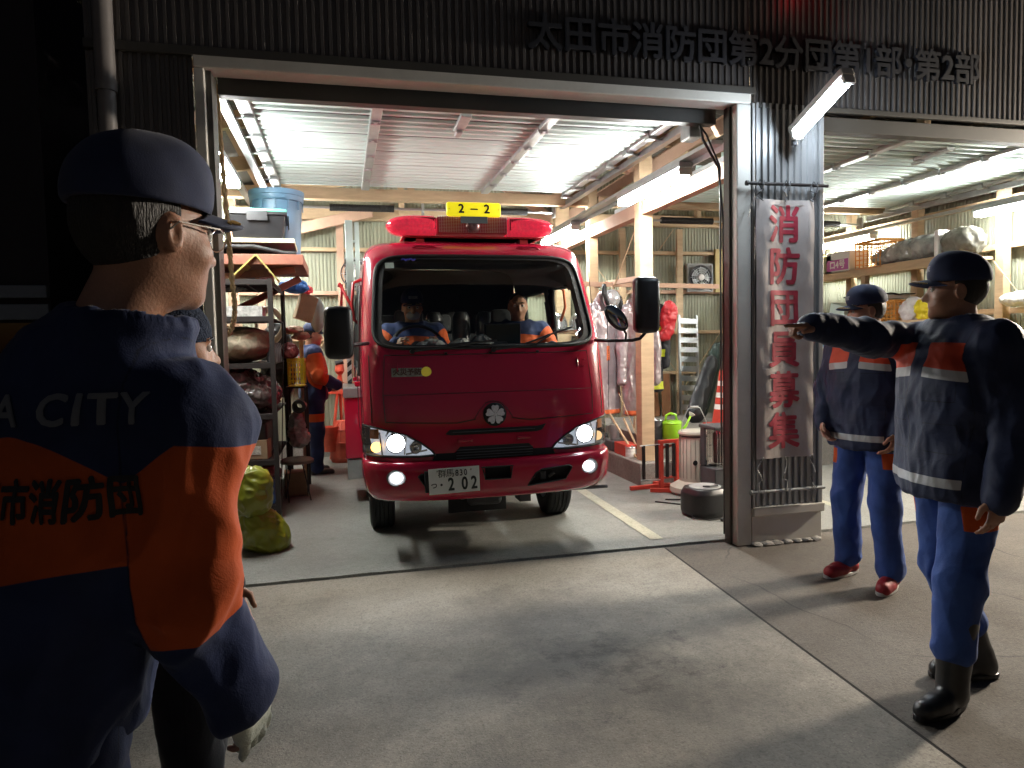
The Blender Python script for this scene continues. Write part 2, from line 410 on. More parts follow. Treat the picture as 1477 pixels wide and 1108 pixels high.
def concrete(name, a, b, stain, crack=0., rough=.8, warm=0., oil_shade=None):
    m = bpy.data.materials.new(name); m.use_nodes = True; nt = m.node_tree; L = nt.links; P = nt.nodes['Principled BSDF']
    tc = nd(nt, 'ShaderNodeTexCoord')
    def noi(sc, det=8, ro=.6, dist=0.):
        n = nd(nt, 'ShaderNodeTexNoise'); n.inputs['Scale'].default_value = sc; n.inputs['Detail'].default_value = det; n.inputs['Roughness'].default_value = ro
        n.inputs['Distortion'].default_value = dist
        L.new(tc.outputs['Object'], n.inputs['Vector']); return n.outputs['Fac']
    def ramp(x, lo, hi, o0=0., o1=1.):
        r = nd(nt, 'ShaderNodeMapRange'); r.inputs[1].default_value = lo; r.inputs[2].default_value = hi; r.inputs[3].default_value = o0; r.inputs[4].default_value = o1
        L.new(x, r.inputs[0]); return r.outputs[0]
    def mix(f, x, y):
        k = nd(nt, 'ShaderNodeMix', data_type='RGBA'); L.new(f, k.inputs[0])
        for s, v in ((6, x), (7, y)):
            if isinstance(v, tuple): k.inputs[s].default_value = (*v, 1)
            else: L.new(v, k.inputs[s])
        return k.outputs[2]
    c = mix(ramp(noi(1.1, 10, .7), .32, .68), a, b)
    c = mix(ramp(noi(.55, 9, .72, .6), .52, .70, 0, .75), c, stain)                        # broad damp patches
    c = mix(ramp(noi(6, 6, .7), .60, .72, 0, .55), c, tuple(q*.55 for q in a))             # blotches
    c = mix(ramp(noi(34, 5, .8), .50, .66, 0, .5), c, tuple(q*.6 for q in a))
    c = mix(ramp(noi(85, 3, .6), .52, .66, 0, .5), c, tuple(q*.45 for q in a))            # exposed grit
    c = mix(ramp(noi(120, 2, .6), .60, .75, 0, .5), c, tuple(min(1, q*1.7) for q in b))
    vo = nd(nt, 'ShaderNodeTexVoronoi'); vo.inputs['Scale'].default_value = 9; L.new(tc.outputs['Object'], vo.inputs['Vector'])
    sp = ramp(vo.outputs['Distance'], .03, .06, .8, 0.); gate = ramp(noi(2.3, 3), .52, .6)
    mu = nd(nt, 'ShaderNodeMath', operation='MULTIPLY'); L.new(sp, mu.inputs[0]); L.new(gate, mu.inputs[1])
    c = mix(mu.outputs[0], c, (.03, .027, .025))                                            # spots
    if crack:
        v2 = nd(nt, 'ShaderNodeTexVoronoi', feature='DISTANCE_TO_EDGE'); v2.inputs['Scale'].default_value = .8
        nn = nd(nt, 'ShaderNodeTexNoise'); nn.inputs['Scale'].default_value = 3; L.new(tc.outputs['Object'], nn.inputs['Vector'])
        va = nd(nt, 'ShaderNodeMix', data_type='RGBA'); va.inputs[0].default_value = .12; L.new(tc.outputs['Object'], va.inputs[6]); L.new(nn.outputs['Color'], va.inputs[7]); L.new(va.outputs[2], v2.inputs['Vector'])
        cr = ramp(v2.outputs['Distance'], .002, .006, crack, 0.); g2 = ramp(noi(.7, 2), .5, .55); m2 = nd(nt, 'ShaderNodeMath', operation='MULTIPLY'); L.new(cr, m2.inputs[0]); L.new(g2, m2.inputs[1])
        c = mix(m2.outputs[0], c, (.02, .018, .016))
    if oil_shade:  # oil stain that also paints in the standing men's cast shadow
        mp = nd(nt, 'ShaderNodeMapping'); mp.inputs['Location'].default_value = (-oil_shade[0]/oil_shade[2], -oil_shade[1]/oil_shade[3], 0); mp.inputs['Scale'].default_value = (1/oil_shade[2], 1/oil_shade[3], 0); L.new(tc.outputs['Object'], mp.inputs[0])
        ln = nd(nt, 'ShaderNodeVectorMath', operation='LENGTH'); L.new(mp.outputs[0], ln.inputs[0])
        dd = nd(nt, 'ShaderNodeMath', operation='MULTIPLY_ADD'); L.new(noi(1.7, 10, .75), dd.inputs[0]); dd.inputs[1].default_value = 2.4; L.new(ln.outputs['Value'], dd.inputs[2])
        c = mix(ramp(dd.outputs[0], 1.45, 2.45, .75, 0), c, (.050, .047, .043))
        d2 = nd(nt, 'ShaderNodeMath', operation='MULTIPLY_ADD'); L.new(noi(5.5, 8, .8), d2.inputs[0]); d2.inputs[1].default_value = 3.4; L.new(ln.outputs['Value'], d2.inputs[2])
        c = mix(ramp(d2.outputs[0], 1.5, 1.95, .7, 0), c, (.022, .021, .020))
    L.new(c, P.inputs['Base Color'])
    L.new(ramp(noi(.9, 8, .7), .3, .7, rough-.2, min(1, rough+.1)), P.inputs['Roughness'])
    P.inputs['Specular IOR Level'].default_value = .4
    bp = nd(nt, 'ShaderNodeBump'); bp.inputs['Strength'].default_value = .55; bp.inputs['Distance'].default_value = .006
    L.new(noi(110, 4, .7), bp.inputs['Height'])
    b2 = nd(nt, 'ShaderNodeBump'); b2.inputs['Strength'].default_value = .3; b2.inputs['Distance'].default_value = .02; L.new(noi(3, 6), b2.inputs['Height'])
    L.new(bp.outputs[0], b2.inputs['Normal']); L.new(b2.outputs[0], P.inputs['Normal'])
    return m
M['apron'] = concrete('worn_concrete_apron', (.215, .19, .158), (.335, .305, .255), (.075, .070, .062), 0., oil_shade=(1.10, 2.80, 1.25, .95))
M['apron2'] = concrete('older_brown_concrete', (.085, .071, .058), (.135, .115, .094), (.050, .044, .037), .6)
M['floor'] = concrete('garage_floor_concrete', (.20, .20, .18), (.28, .28, .255), (.12, .115, .105), 0., .6)
M['kerb'] = concrete('rough_kerb_concrete', (.20, .185, .165), (.29, .27, .245), (.10, .09, .08), 0., .85)
M['paint'] = concrete('worn_cream_paint', (.40, .39, .29), (.50, .48, .37), (.24, .23, .19), 0., .7)
M['ground'] = concrete('distant_ground', (.06, .055, .05), (.09, .08, .07), (.03, .03, .03))
M['joint'] = mat('dark_joint', (.02, .017, .014), .9, var=.3, scale=20)

# ================================================================== ground
def sheet(name, pts, z, m, th=0.):
    b = MB(); b.poly([(x, y, z) for x, y in pts]); return struct(b.build(name, m))
YF = 4.36
sheet('ground', [(-150, -150), (150, -150), (150, 150), (-150, 150)], -.012, M['ground'])
JX = lambda y: 1.90+.066*(y-1.2)
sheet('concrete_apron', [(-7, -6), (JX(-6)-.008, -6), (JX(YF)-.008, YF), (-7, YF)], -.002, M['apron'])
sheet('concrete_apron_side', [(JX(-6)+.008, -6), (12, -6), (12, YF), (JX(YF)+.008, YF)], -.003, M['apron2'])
sheet('apron_joint', [(JX(-6)-.02, -6), (JX(-6)+.02, -6), (JX(YF)+.02, YF), (JX(YF)-.02, YF)], -.006, M['joint'])
# garage slab: a real slab with a chipped front edge
b = MB(); n = 160
def slab(u, v):
    x = -1.35+8.5*u
    e = .012*noise.noise(Vector((x*5, 0, 0)))+.006*noise.noise(Vector((x*23, 4, 0)))
    y = [YF+.012+e, YF+.022+e, YF+.05, 9.4][min(3, round(v*3))]; z = [-.03, .010, .014, .014][min(3, round(v*3))]
    return (x, y, z)
b.grid(slab, n, 3); struct(b.build('garage_floor', M['floor']))
sheet('painted_floor_stripe', [(2.07, 4.50), (2.17, 4.50), (2.27, 8.6), (2.17, 8.6)], .018, M['paint'])
sheet('painted_floor_line', [(3.9, 4.7), (3.98, 4.7), (3.98, 8.8), (3.9, 8.8)], .018, M['paint'])
# raised kerb block between the bays
b = MB()
b.bx(2.76, 3.12, 6.22, 9.2, 0, .235, .012)
for v in b.bm.verts: v.co += Vector((noise.noise(v.co*9), noise.noise(v.co*9+Vector((5, 0, 0))), 0))*.006
struct(b.build('kerb', M['kerb']))
# ================================================================== building
G = thing('fire_garage', 'two bay corrugated metal fire garage with open front and timber framing', 'garage', (0, 0, 0))
def corr(x0, x1, z0, z1, pitch=.046, dep=.009, side='y', yy=0., flip=1, topfn=None, duty=.42):
    """vertical ribbed sheet in the plane y=yy (side 'y') or x=yy (side 'x')"""
    b = MB(); n = int((x1-x0)/pitch); prof = []
    for i in range(n+1):
        x = x0+i*pitch
        for dx, d in ((0, 0), (duty*pitch, 0), ((duty+.12)*pitch, 1), (.9*pitch, 1)):
            if x+dx <= x1: prof.append((x+dx, d*dep*flip))
    lo = []; hi = []
    for x, d in prof:
        zt = topfn(x) if topfn else z1
        p = (lambda z: (x, yy+d, z)) if side == 'y' else (lambda z: (yy+d, x, z))
        lo.append(b.bm.verts.new(p(z0))); hi.append(b.bm.verts.new(p(zt)))
    for i in range(len(lo)-1): b.bm.faces.new((lo[i], lo[i+1], hi[i+1], hi[i]))
    return b
XL, XR, YB = -1.28, 7.05, 9.32
RZ = lambda x: 4.02-.155*abs(x-2.9)                     # roof line
FY = 4.25
corr(XL, -.745, 0.1, 3.04, yy=FY, flip=-1).build('facade_cladding', M['clad_out'], G)
corr(XL, 2.70, 3.075, 4.7, yy=FY, flip=-1).build('facade_cladding', M['clad_out'], G)
corr(2.70, 8.6, 2.99, 4.7, yy=FY, flip=-1).build('facade_cladding', M['clad_out'], G)
corr(2.70, 3.235, .265, 2.985, yy=FY-.02, flip=-1, pitch=.0495, dep=.016).build('column_cladding', M['clad_post'], G)
corr(7.02, 8.6, 0.1, 2.985, yy=FY, flip=-1).build('facade_cladding', M['clad_out'], G)
corr(4.3, YB, .25, 3.3, side='x', yy=XL, flip=-1, topfn=lambda y: 3.36).build('left_wall', M['clad_in'], G)
corr(4.3, YB, .25, 3.3, side='x', yy=XR, flip=1, topfn=lambda y: 3.36).build('right_wall', M['clad_in'], G)
corr(XL, XR, .2, 3.3, yy=YB, flip=1, topfn=lambda x: RZ(x)).build('back_wall', M['clad_in'], G)
b = MB(); b.bx(XL-.02, XL+.1, 4.3, YB, 0, .25); b.bx(XR-.1, XR+.02, 4.3, YB, 0, .25); b.bx(XL, XR, YB-.09, YB+.06, 0, .22); b.build('concrete_base', M['kerb'], G)
# roof
def roofpt(x0, x1):
    b = MB(); n = int(abs(x1-x0)/.1)
    b.grid(lambda u, v: (x0+(x1-x0)*u, 4.3+5.1*v, RZ(x0+(x1-x0)*u)+.03+.014*(round(v*102) % 2)), 1, 102); return b
roofpt(XL-.1, 2.9).build('roof', M['roof'], G); roofpt(2.9, XR+.1).build('roof', M['roof'], G)
# trims
b = MB(); b.bx(XL, 2.72, FY-.035, FY+.02, 3.035, 3.085, .004); b.build('flashing', M['frame_dk'], G)
b = MB(); b.bx(2.72, 8.6, FY-.03, FY+.0, 2.955, 2.988, .004); b.build('flashing', M['frame_dk'], G)
b = MB(); b.bx(-.742, -.688, FY-.03, FY+.16, 0, 2.97, .006); b.build('door_frame', M['frame'], G)
b = MB(); b.bx(-.686, -.655, FY+.005, FY+.17, 0, 2.97, .004); b.build('door_frame', M['frame_dk'], G)
b = MB(); b.bx(2.585, 2.692, FY-.03, FY+.12, 0, 2.972, .008); b.build('door_frame', M['frame'], G)
b = MB(); b.bx(2.562, 2.583, FY+.03, FY+.10, .0, 2.97, .004); b.build('door_frame', M['frame_dk'], G)
b = MB(); b.bx(-.742, 2.692, FY-.032, FY+.12, 2.973, 3.05, .008); b.build('door_frame', M['frame'], G)
b = MB(); b.bx(-.65, 2.55, FY+.17, FY+.25, 2.895, 3.03, .004); b.build('lintel_beam', M['frame_dk'], G)
b = MB(); b.bx(3.24, 7.0, FY+.05, FY+.14, 2.85, 2.95, .004); b.build('lintel_beam', M['frame_dk'], G)
b = MB(); b.bx(2.693, 3.235, FY-.001, FY+.16, 0, 2.95); b.build('column_core', M['frame_dk'], G)
b = MB(); b.bx(3.205, 3.24, FY-.045, FY+.17, .25, 2.98, .004); b.bx(2.694, 2.715, FY-.04, FY-.002, .25, 2.98, .004); b.build('corner_trim', M['clad_post'], G)
b = MB(); b.bx(2.694, 3.245, FY-.03, FY+.17, 0, .20, .004); b.build('column_plinth', M['frame'], G)
b = MB(); b.bx(2.694, 3.25, FY-.06, FY+.17, .202, .262, .006); b.build('column_flashing', M['frame'], G)
b = MB(); b.bx(6.93, 7.02, FY-.03, FY+.12, 0, 2.95, .008); b.build('door_frame', M['frame'], G)
for i in range(7):   # broken edge stones at the column foot
    x = 2.72+i*.078; r = .03+.012*random.random()
    b = MB(); bmesh.ops.create_icosphere(b.bm, subdivisions=2, radius=r)
    for v in b.bm.verts: v.co = Vector((v.co.x*1.35, v.co.y*.9, v.co.z*.55))*(1+.35*noise.noise(v.co*30+Vector((i*3, 0, 0))))
    o = b.build('kerb_stone', M['kerb'], None, loc=(x, FY-.055+.012*random.random(), .008)); tag(o, 'small broken concrete lump in the row along the foot of the corrugated column', 'stone', 'broken concrete lumps along the column foot')
# timber frame -------------------------------------------------
def beam(a, c, w, h, m='wood', name='beam'): b = MB(); b.bar(a, c, w, h, .004); return b.build(name, M[m], G)
beam((XL+.05, 7.85, 3.06), (2.84, 7.85, 3.06), .105, .12)
beam((2.97, 7.85, 3.06), (XR-.05, 7.85, 3.06), .105, .12)
beam((XL+.05, 9.22, 3.10), (XR-.05, 9.22, 3.10), .09, .15)
for z, m in ((2.66, 'wood'), (2.11, 'pinewarm'), (1.53, 'wood'), (.95, 'wood')):
    beam((XL+.05, 9.27, z), (XR-.05, 9.27, z), .075, .05, m, 'girt')
for z in (2.86, 2.36, 1.66, 1.0):
    beam((XR-.055, 4.5, z), (XR-.055, 9.2, z), .07, .06, 'wood', 'girt'); 
for z in (2.5, 1.7, 1.0): beam((XL+.06, 4.5, z), (XL+.06, 9.2, z), .07, .06, 'wood', 'girt')
for x in (-.95, .02, .95, 1.85, 3.85, 4.72, 5.6, 6.5): beam((x, 9.21, .2), (x, 9.21, 2.99 if x < 4 else 2.99), .09, .05, 'wood' if x > 1 else 'pinewarm', 'stud')
for y in (5.0, 6.1, 7.25, 8.4): beam((XR-.13, y, .2), (XR-.13, y, 3.3), .1, .1, 'wood', 'post'); beam((XL+.12, y, .2), (XL+.12, y, 3.3), .1, .1, 'pinewarm', 'post')
beam((2.9, 6.4, .23), (2.9, 6.4, 3.8), .135, .135, 'wood', 'post'); beam((2.94, 9.15, .2), (2.94, 9.15, 3.8), .2, .12, 'wood', 'post')
beam((2.9, 7.85, .23), (2.9, 7.85, 3.8), .11, .11, 'wood', 'post')
for o, t in ((0, 0),): pass
beam((2.9, 4.5, 2.70), (2.9, 6.32, 2.70), .10, .13, 'pinewarm'); beam((2.9, 6.48, 2.70), (2.9, 9.08, 2.70), .10, .13, 'pinewarm')  # pink light on these beams is put into their wood colour
for y in (5.1, 6.4, 7.8, 9.1):                       # rafters with knee braces
    for sx in (-1, 1):
        e = 2.9+sx*4.08; z = lambda x: RZ(x)-.09
        beam((2.9+sx*.08, y, z(2.9)), (e, y, z(e)), .07, .14, 'wood', 'rafter')
        beam((2.9+sx*.08, y+.09, 3.1), (2.9+sx*1.05, y+.09, RZ(2.9+1.05)-.16), .06, .11, 'pinewarm', 'brace')
        beam((2.9+sx*2.1, y+.09, 3.1), (2.9+sx*2.1, y+.09, RZ(5)-.16), .07, .09, 'wood', 'strut')
        if y > 9: beam((e-sx*.02, y-.09, 2.70), (e-sx*1.6, y-.09, 3.10), .05, .13, 'pinewarm', 'brace')
for k in range(1, 9):                                   # purlins
    for sx in (-1, 1):
        x = 2.9+sx*k*.48; beam((x, 4.35, RZ(x)-.0), (x, 9.28, RZ(x)-.0), .05, .045, 'wood', 'purlin')
W = [((2.9, 6.5, 2.62), (2.9, 9.05, .35)), ((2.9, 6.5, .35), (2.9, 9.05, 2.62)), ((3.0, 9.14, 2.98), (4.65, 9.14, .95)), ((3.0, 9.14, .9), (4.6, 9.14, 2.98)), ((4.72, 9.14, .7), (6.4, 9.14, 2.98)),
     ((XR-.2, 6.15, 2.2), (XR-.2, 5.1, .9)), ((-.9, 9.14, .6), (.9, 9.14, 2.95))]
for a, c in W: b = MB(); b.tube([a, c], .0055, 6); b.build('tie_rod', M['wood'], G)
b = MB(); b.tube([(2.44, 4.47, 2.95), (2.47, 4.46, 2.8), (2.565, 4.42, 2.6), (2.574, 4.37, 2.2), (2.574, 4.37, 1.0), (2.574, 4.37, .05)], .009, 6); b.tube([(2.42, 4.49, 2.95), (2.50, 4.47, 2.84), (2.566, 4.40, 2.6), (2.570, 4.40, .6)], .007, 6); b.build('cable', M['black'], G)
b = MB(); b.bx(2.40, 2.50, 4.52, 4.66, 2.83, 2.95, .01); b.build('door_motor', M['galv'], G)
# downpipe
b = MB(); b.tube([(-1.17, FY-.06, 0.0), (-1.17, FY-.06, 2.85)], .045, 16); b.tube([(-1.17, FY-.06, 2.8), (-1.17, FY-.06, 4.7)], .05, 16); b.tube([(-1.17, FY-.06, 2.80), (-1.17, FY-.06, 2.86)], .054, 16)
tag(recenter(b.build('downpipe', mat('grey_pipe', (.16, .145, .14), .5), None, 40)), 'grey round downpipe running up the dark left corner of the garage', 'pipe')
# ---------------------------------------------------------------- overhead doors
def door(x0, x1, y0, y1, z, stiles):
    D = bpy.data.objects.new('overhead_door', None); COL.objects.link(D); D.parent = G
    nsec = 6; L = (y1-y0)/nsec
    b = MB()
    prof = []
    for s_ in range(nsec):
        ys = y0+s_*L
        prof += [(ys+.002, .04), (ys+.010, 0)]
        nr = 4; p = (L-.02)/nr
        for k in range(nr):
            yy = ys+.01+k*p
            prof += [(yy+p*.10, 0), (yy+p*.20, -.026), (yy+p*.44, -.028), (yy+p*.54, -.008), (yy+p*.66, -.008), (yy+p*.78, 0)]
        prof += [(ys+L-.010, 0), (ys+L-.002, .04)]
    lo = [b.bm.verts.new((x0, y, z+d)) for y, d in prof]; hi = [b.bm.verts.new((x1, y, z+d)) for y, d in prof]
    for i in range(len(lo)-1): b.bm.faces.new((lo[i], hi[i], hi[i+1], lo[i+1]))
    b.build('slat_panel', M['alu'], D)
    for s_ in range(nsec):
        for k in range(4):
            yy = y0+s_*L+.01+k*(L-.02)/4; b = MB(); b.bx(x0+.09, x1-.09, yy-.004, yy+.008, z-.008, z-.003); b.build('slat_joint_shade', M['dkgrey'], D)  # dark strips: slat joints plus painted shade in each rib groove
    for x in stiles:
        b = MB()
        for s_ in range(nsec): b.bx(x-.04, x+.04, y0+s_*L+.012, y0+(s_+1)*L-.012, z-.055, z-.019, .006)
        b.build('stile', M['galv'], D)
        b = MB()
        for s_ in range(1, nsec):
            b = MB(); yy = y0+s_*L; b.bx(x-.028, x+.028, yy-.03, yy+.03, z-.062, z-.056, .002); b.tube([(x-.035, yy, z-.066), (x+.035, yy, z-.066)], .008, 8); b.bx(x-.012, x+.012, yy-.045, yy+.045, z-.072, z-.063, .002); b.build('hinge', M['galv'], D)
    b = MB(); m_ = (stiles[0]+stiles[1])/2; b.bx(m_-.04, m_+.04, y0+.25, y0+.62, z-.05, z-.019, .005); b.bx(m_-.025, m_+.025, y0+.55, y0+.66, z-.075, z-.052, .005); b.build('lock_bracket', M['galv'], D)
    for sx, x in ((1, x0), (-1, x1)):
        b = MB()
        for s_ in range(nsec): b.bx(x+sx*.0-.005, x+sx*.085, y0+s_*L+.012, y0+(s_+1)*L-.012, z-.05, z-.019, .005)
        b.build('edge_stile', M['galv'], D)
        b = MB(); t = x-sx*.065
        b.bx(t-.022, t+.022, 4.62, y1+.45, z-.098, z-.092); b.bx(t-.022, t-.018, 4.62, y1+.45, z-.092, z-.045); b.bx(t+.018, t+.022, 4.62, y1+.45, z-.092, z-.045); b.bx(t-.03+sx*.0, t+.03, 4.62, y1+.45, z-.104, z-.099)
        b.build('track', M['galv'], D)
        b = MB()
        for s_ in range(nsec+1):
            b = MB(); yy = min(y0+s_*L+.03, y1-.03); b.tube([(x+sx*.05, yy, z-.062), (t, yy, z-.068)], .009, 8); b.bx(min(x+sx*.02, x+sx*.09), max(x+sx*.02, x+sx*.09), yy-.04, yy+.04, z-.075, z-.052, .003); b.lathe([(0, -.012), (.022, -.012), (.022, .012), (0, .012)], (t, yy, z-.068), 12, 'X'); b.build('roller', M['galv'], D)
    b = MB(); ys = y1+.5; b.tube([(x0, ys, z-.14), (x1, ys, z-.14)], .014, 8)
    for x in (x0+.02, (x0+x1)/2, x1-.02): b.bx(x-.01, x+.01, ys-.05, ys+.05, z-.2, z-.05)
    b.build('spring_shaft', M['galv'], D)
    for xa, xb in ((x0+.55, x0+1.25), (x1-1.0, x1-.35)):
        b = MB(); b.tube([(xa+(xb-xa)*i/80, ys, z-.14) for i in range(81)], [.036 if i % 2 else .041 for i in range(81)], 12); b.build('spring', M['blackmat'], D)
    return D
door(-.63, 2.52, 4.80, 7.55, 3.10, (.29, 1.56))
door(3.36, 6.82, 4.80, 7.60, 3.05, (4.55, 5.75))
# ---------------------------------------------------------------- facade lettering
T = thing('wall_lettering', 'row of dark raised letters along the corrugated wall above both doors', 'sign', (0, 0, 0))
p0 = at(760, 50, y=FY-.03); p1 = at(1412, 103, y=FY-.03)
txt = '太田市消防団第2分団第1部・第2部'
ws = [.5 if c in '12' else (.45 if c == '・' else 1.) for c in txt]; tot = sum(ws); x = 0; sp = (p1.x-p0.x)/tot; zz = (p0.z+p1.z)/2
print('letters', p0, p1)
for c, w in zip(txt, ws):
    me = text_mesh(c, sp*1.02, .006, .012); cx = p0.x+sp*(x+w/2); x += w
    o = link('letter', me, M['navylet'], T); o.rotation_euler = (PI/2, 0, 0); o.location = (cx, FY-.03, zz)
# ---------------------------------------------------------------- recruitment banner on the column
M['cloth'] = mat('dirty_white_banner', (.46, .40, .37), .75, var=.12, scale=5, bump=.2, bscale=25, dirt=.5, dirtcol=(.20, .165, .13), sx=(1, 1, .5))
M['bannerred'] = mat('faded_red_print', (.36, .022, .045), .7, var=.3, scale=9, dirt=.3, dirtcol=(.34, .14, .11))
Bn = thing('vertical_banner', 'weathered cloth banner with six red characters tied to the blue grey column', 'banner', (2.92, 4.19, 0))
bx0, bx1, bz0, bz1 = 2.708-2.92, 3.145-2.92, .60, 2.345
def bf(x, z, off=0.): return Vector((x, .010*math.sin(x*18+1)+.008*noise.noise(Vector((x*4, z*3, 0)))+.004*noise.noise(Vector((x*14, z*8, 3)))-off, z))
b = MB(); b.grid(lambda u, v: bf(bx0+(bx1-bx0)*u, bz0+(bz1-bz0)*v), 50, 180); b.build('cloth', M['cloth'], Bn, True)
for i, ch in enumerate('消防団員募集'):
    me = text_mesh(ch, .255, .007); zc = 2.165-.2795*i
    wrapped(me, lambda x, y, zc=zc: bf(x*.98+.0, y*1.02+zc, .0028), .01).build('letter', M['bannerred'], Bn)
b = MB(); b.bx(bx0+.002, bx1-.002, -.006, -.003, 2.31, 2.315); b.build('hem', M['cloth'], Bn)
for z, xa, xb in ((2.445, 2.63, 3.25), (.375, 2.66, 3.235)):
    b = MB(); b.tube([(xa-2.92, -.012, z), (xb-2.92, -.012, z)], .011, 10); b.tube([(xa-2.92-.004, -.012, z), (xa-2.92+.012, -.012, z)], .017, 10); b.build('rod', M['rust'] if z > 1 else M['grey'], Bn, 40)
for x in (bx0+.015, .0, bx1-.015):
    for z0, z1 in ((2.445, 2.33), (.375, .615)):
        pts = [(x+.02*math.sin(t*1.7+x*9), -.02-.015*math.cos(t*2.1), z0+(z1-z0)*t/6+(.02 if t in (1,) else 0)) for t in range(7)]
        b = MB(); b.tube(pts, .004, 6)
        b.tube([(x-.03, -.03, z0-.02), (x-.01, -.04, z0+.02), (x+.012, -.035, z0-.01), (x+.03, -.03, z0+.02), (x+.02, -.03, z0-.05)], .0035, 6); b.build('tie_string', M['dkgrey'] if z0 > 1 else M['grey'], Bn)
b = MB(); b.tube([(-.225, -.01, 2.4), (-.26, -.02, 2.3), (-.29, -.03, 2.22)], .003, 6); b.build('tie_string', M['dkgrey'], Bn)
# ---------------------------------------------------------------- lamps
def lamp(name, a, c, label, w=.07, body='galv', tube='tube', tubes=1, group=None, down=(0, 0, -1), hood=True, r=.018):
    a, c = Vector(a), Vector(c); d = (c-a); L = d.length; y = d.normalized(); z = -Vector(down); z = (z-y*z.dot(y)).normalized(); x = y.cross(z)
    R_ = Matrix((x, y, z)).transposed().to_4x4(); o = thing(name, label, 'lamp', (a+c)/2, 0, group); o.rotation_euler = R_.to_euler()
    b = MB(); b.bx(-w/2, w/2, -L/2, L/2, 0, .045, .006); b.bx(-w*.3, w*.3, -L/2+.01, L/2-.01, -.012, 0, .003); b.build('housing', M[body], o)
    offs = [0] if tubes == 1 else [-w*.33, w*.33]
    for q in offs: b = MB(); b.tube([(q, -L/2+.03, -.035), (q, L/2-.03, -.035)], r, 12); b.build('tube', M[tube], o, 40)
    for e in (-1, 1): b = MB(); b.bx(-w*.45, w*.45, e*(L/2-.028), e*(L/2-.004), -.055, .0, .004); b.build('end_cap', M['white'], o)
    return o
GL = 'fluorescent tube lamps inside the garage'
lamp('fluorescent_lamp', (2.60, 4.95, 2.735), (2.60, 6.2, 2.735), 'bright fluorescent batten above and right of the fire engine, nearest the door frame', .12, tubes=2, group=GL)
lamp('fluorescent_lamp', (2.60, 7.55, 2.735), (2.60, 8.8, 2.735), 'fluorescent batten further back beside the light bar, behind the first one', .12, tubes=2, group=GL)
lamp('fluorescent_lamp', (-.83, 5.0, 2.80), (-.83, 6.25, 2.80), 'fluorescent batten in the left corner behind the door frame above the shelves', .12, tubes=2, group=GL)
lamp('fluorescent_lamp', (-.83, 7.6, 2.80), (-.83, 8.85, 2.80), 'unseen fluorescent batten added deep in the left corner, hidden behind the blue tub', .12, tubes=2, group=GL)  # unseen lamp added to light the man at the back
lamp('fluorescent_lamp', (6.72, 5.0, 2.73), (6.72, 6.25, 2.73), 'fluorescent batten at the right wall of the second bay, nearest the camera', .12, tubes=2, group=GL)
lamp('fluorescent_lamp', (6.72, 7.75, 2.73), (6.72, 9.0, 2.73), 'fluorescent batten far down the second bay wall above the orange crate', .12, tubes=2, group=GL)
b = MB(); b.bar((2.60, 4.5, 2.80), (2.60, 9.2, 2.80), .09, .03, .003); b.bar((2.66, 4.5, 2.775), (2.66, 9.2, 2.775), .012, .05); b.build('lamp_rail', M['galv'], G)
b = MB(); b.bar((6.72, 4.5, 2.795), (6.72, 9.2, 2.795), .06, .03, .003); b.build('lamp_rail', M['galv'], G)
b = MB(); b.bar((-.83, 4.6, 2.865), (-.83, 9.2, 2.865), .06, .03, .003); b.build('lamp_rail', M['galv'], G)
E1 = lamp('outdoor_lamp', (2.955, 4.13, 2.765), (2.955, 3.62, 2.965), 'lit white LED tube sticking out from the top of the column', .085, 'white', 'tube2', 1, down=(0, -.3, -1), r=.026)
b = MB(); b.tube([(0, -.255, .02), (0, -.30, -.07)], .02, 10); b.tube([(0, -.27, .05), (0, -.245, .03)], .03, 10); b.build('bracket', M['dkgrey'], E1)
E2 = lamp('outdoor_lamp', (7.35, 4.13, 2.765), (7.35, 3.62, 2.965), 'lit tube lamp outside at the right end of the garage front', .085, 'white', 'tube3', 1, down=(0, -.3, -1), r=.026)
# red beacon under the gable
o = thing('red_beacon', 'small glowing red lamp on the wall above the column', 'lamp', (3.06, 4.12, 3.72))
b = MB(); b.lathe([(0, -.05), (.03, -.045), (.05, -.02), (.055, .01), (.055, .05), (0, .05)], seg=20); b.build('lens', emit('red_glow', (1, .03, .04), 2.), o, True)
b = MB(); b.lathe([(.06, .05), (.062, .07), (0, .07)], seg=20); b.bx(-.015, .015, 0, .12, .06, .085); b.build('mount', M['dkgrey'], o)
# neighbour building on the far left
nb = thing('neighbour_house', 'dark neighbouring house wall with pale window rail at far left', 'house', (-3.4, 5.2, 0))
b = MB(); b.bx(-3.5, 1.55, 0, 3, 0, 4.5); b.build('wall', mat('dark_house_wall', (.022, .018, .024), .8, var=.2), nb)
b = MB(); b.bx(-1.6, 1.55, -.06, 0, 1.78, 1.86, .005); b.bx(-1.6, 1.55, -.04, 0, 1.64, 1.74, .005); b.build('window_rail', mat('pale_sash', (.16, .19, .24), .5), nb)
b = MB(); b.bx(-1.6, 1.5, -.02, -.002, .9, 1.62); b.build('window', mat('dark_pane', (.02, .022, .028), .1), nb)

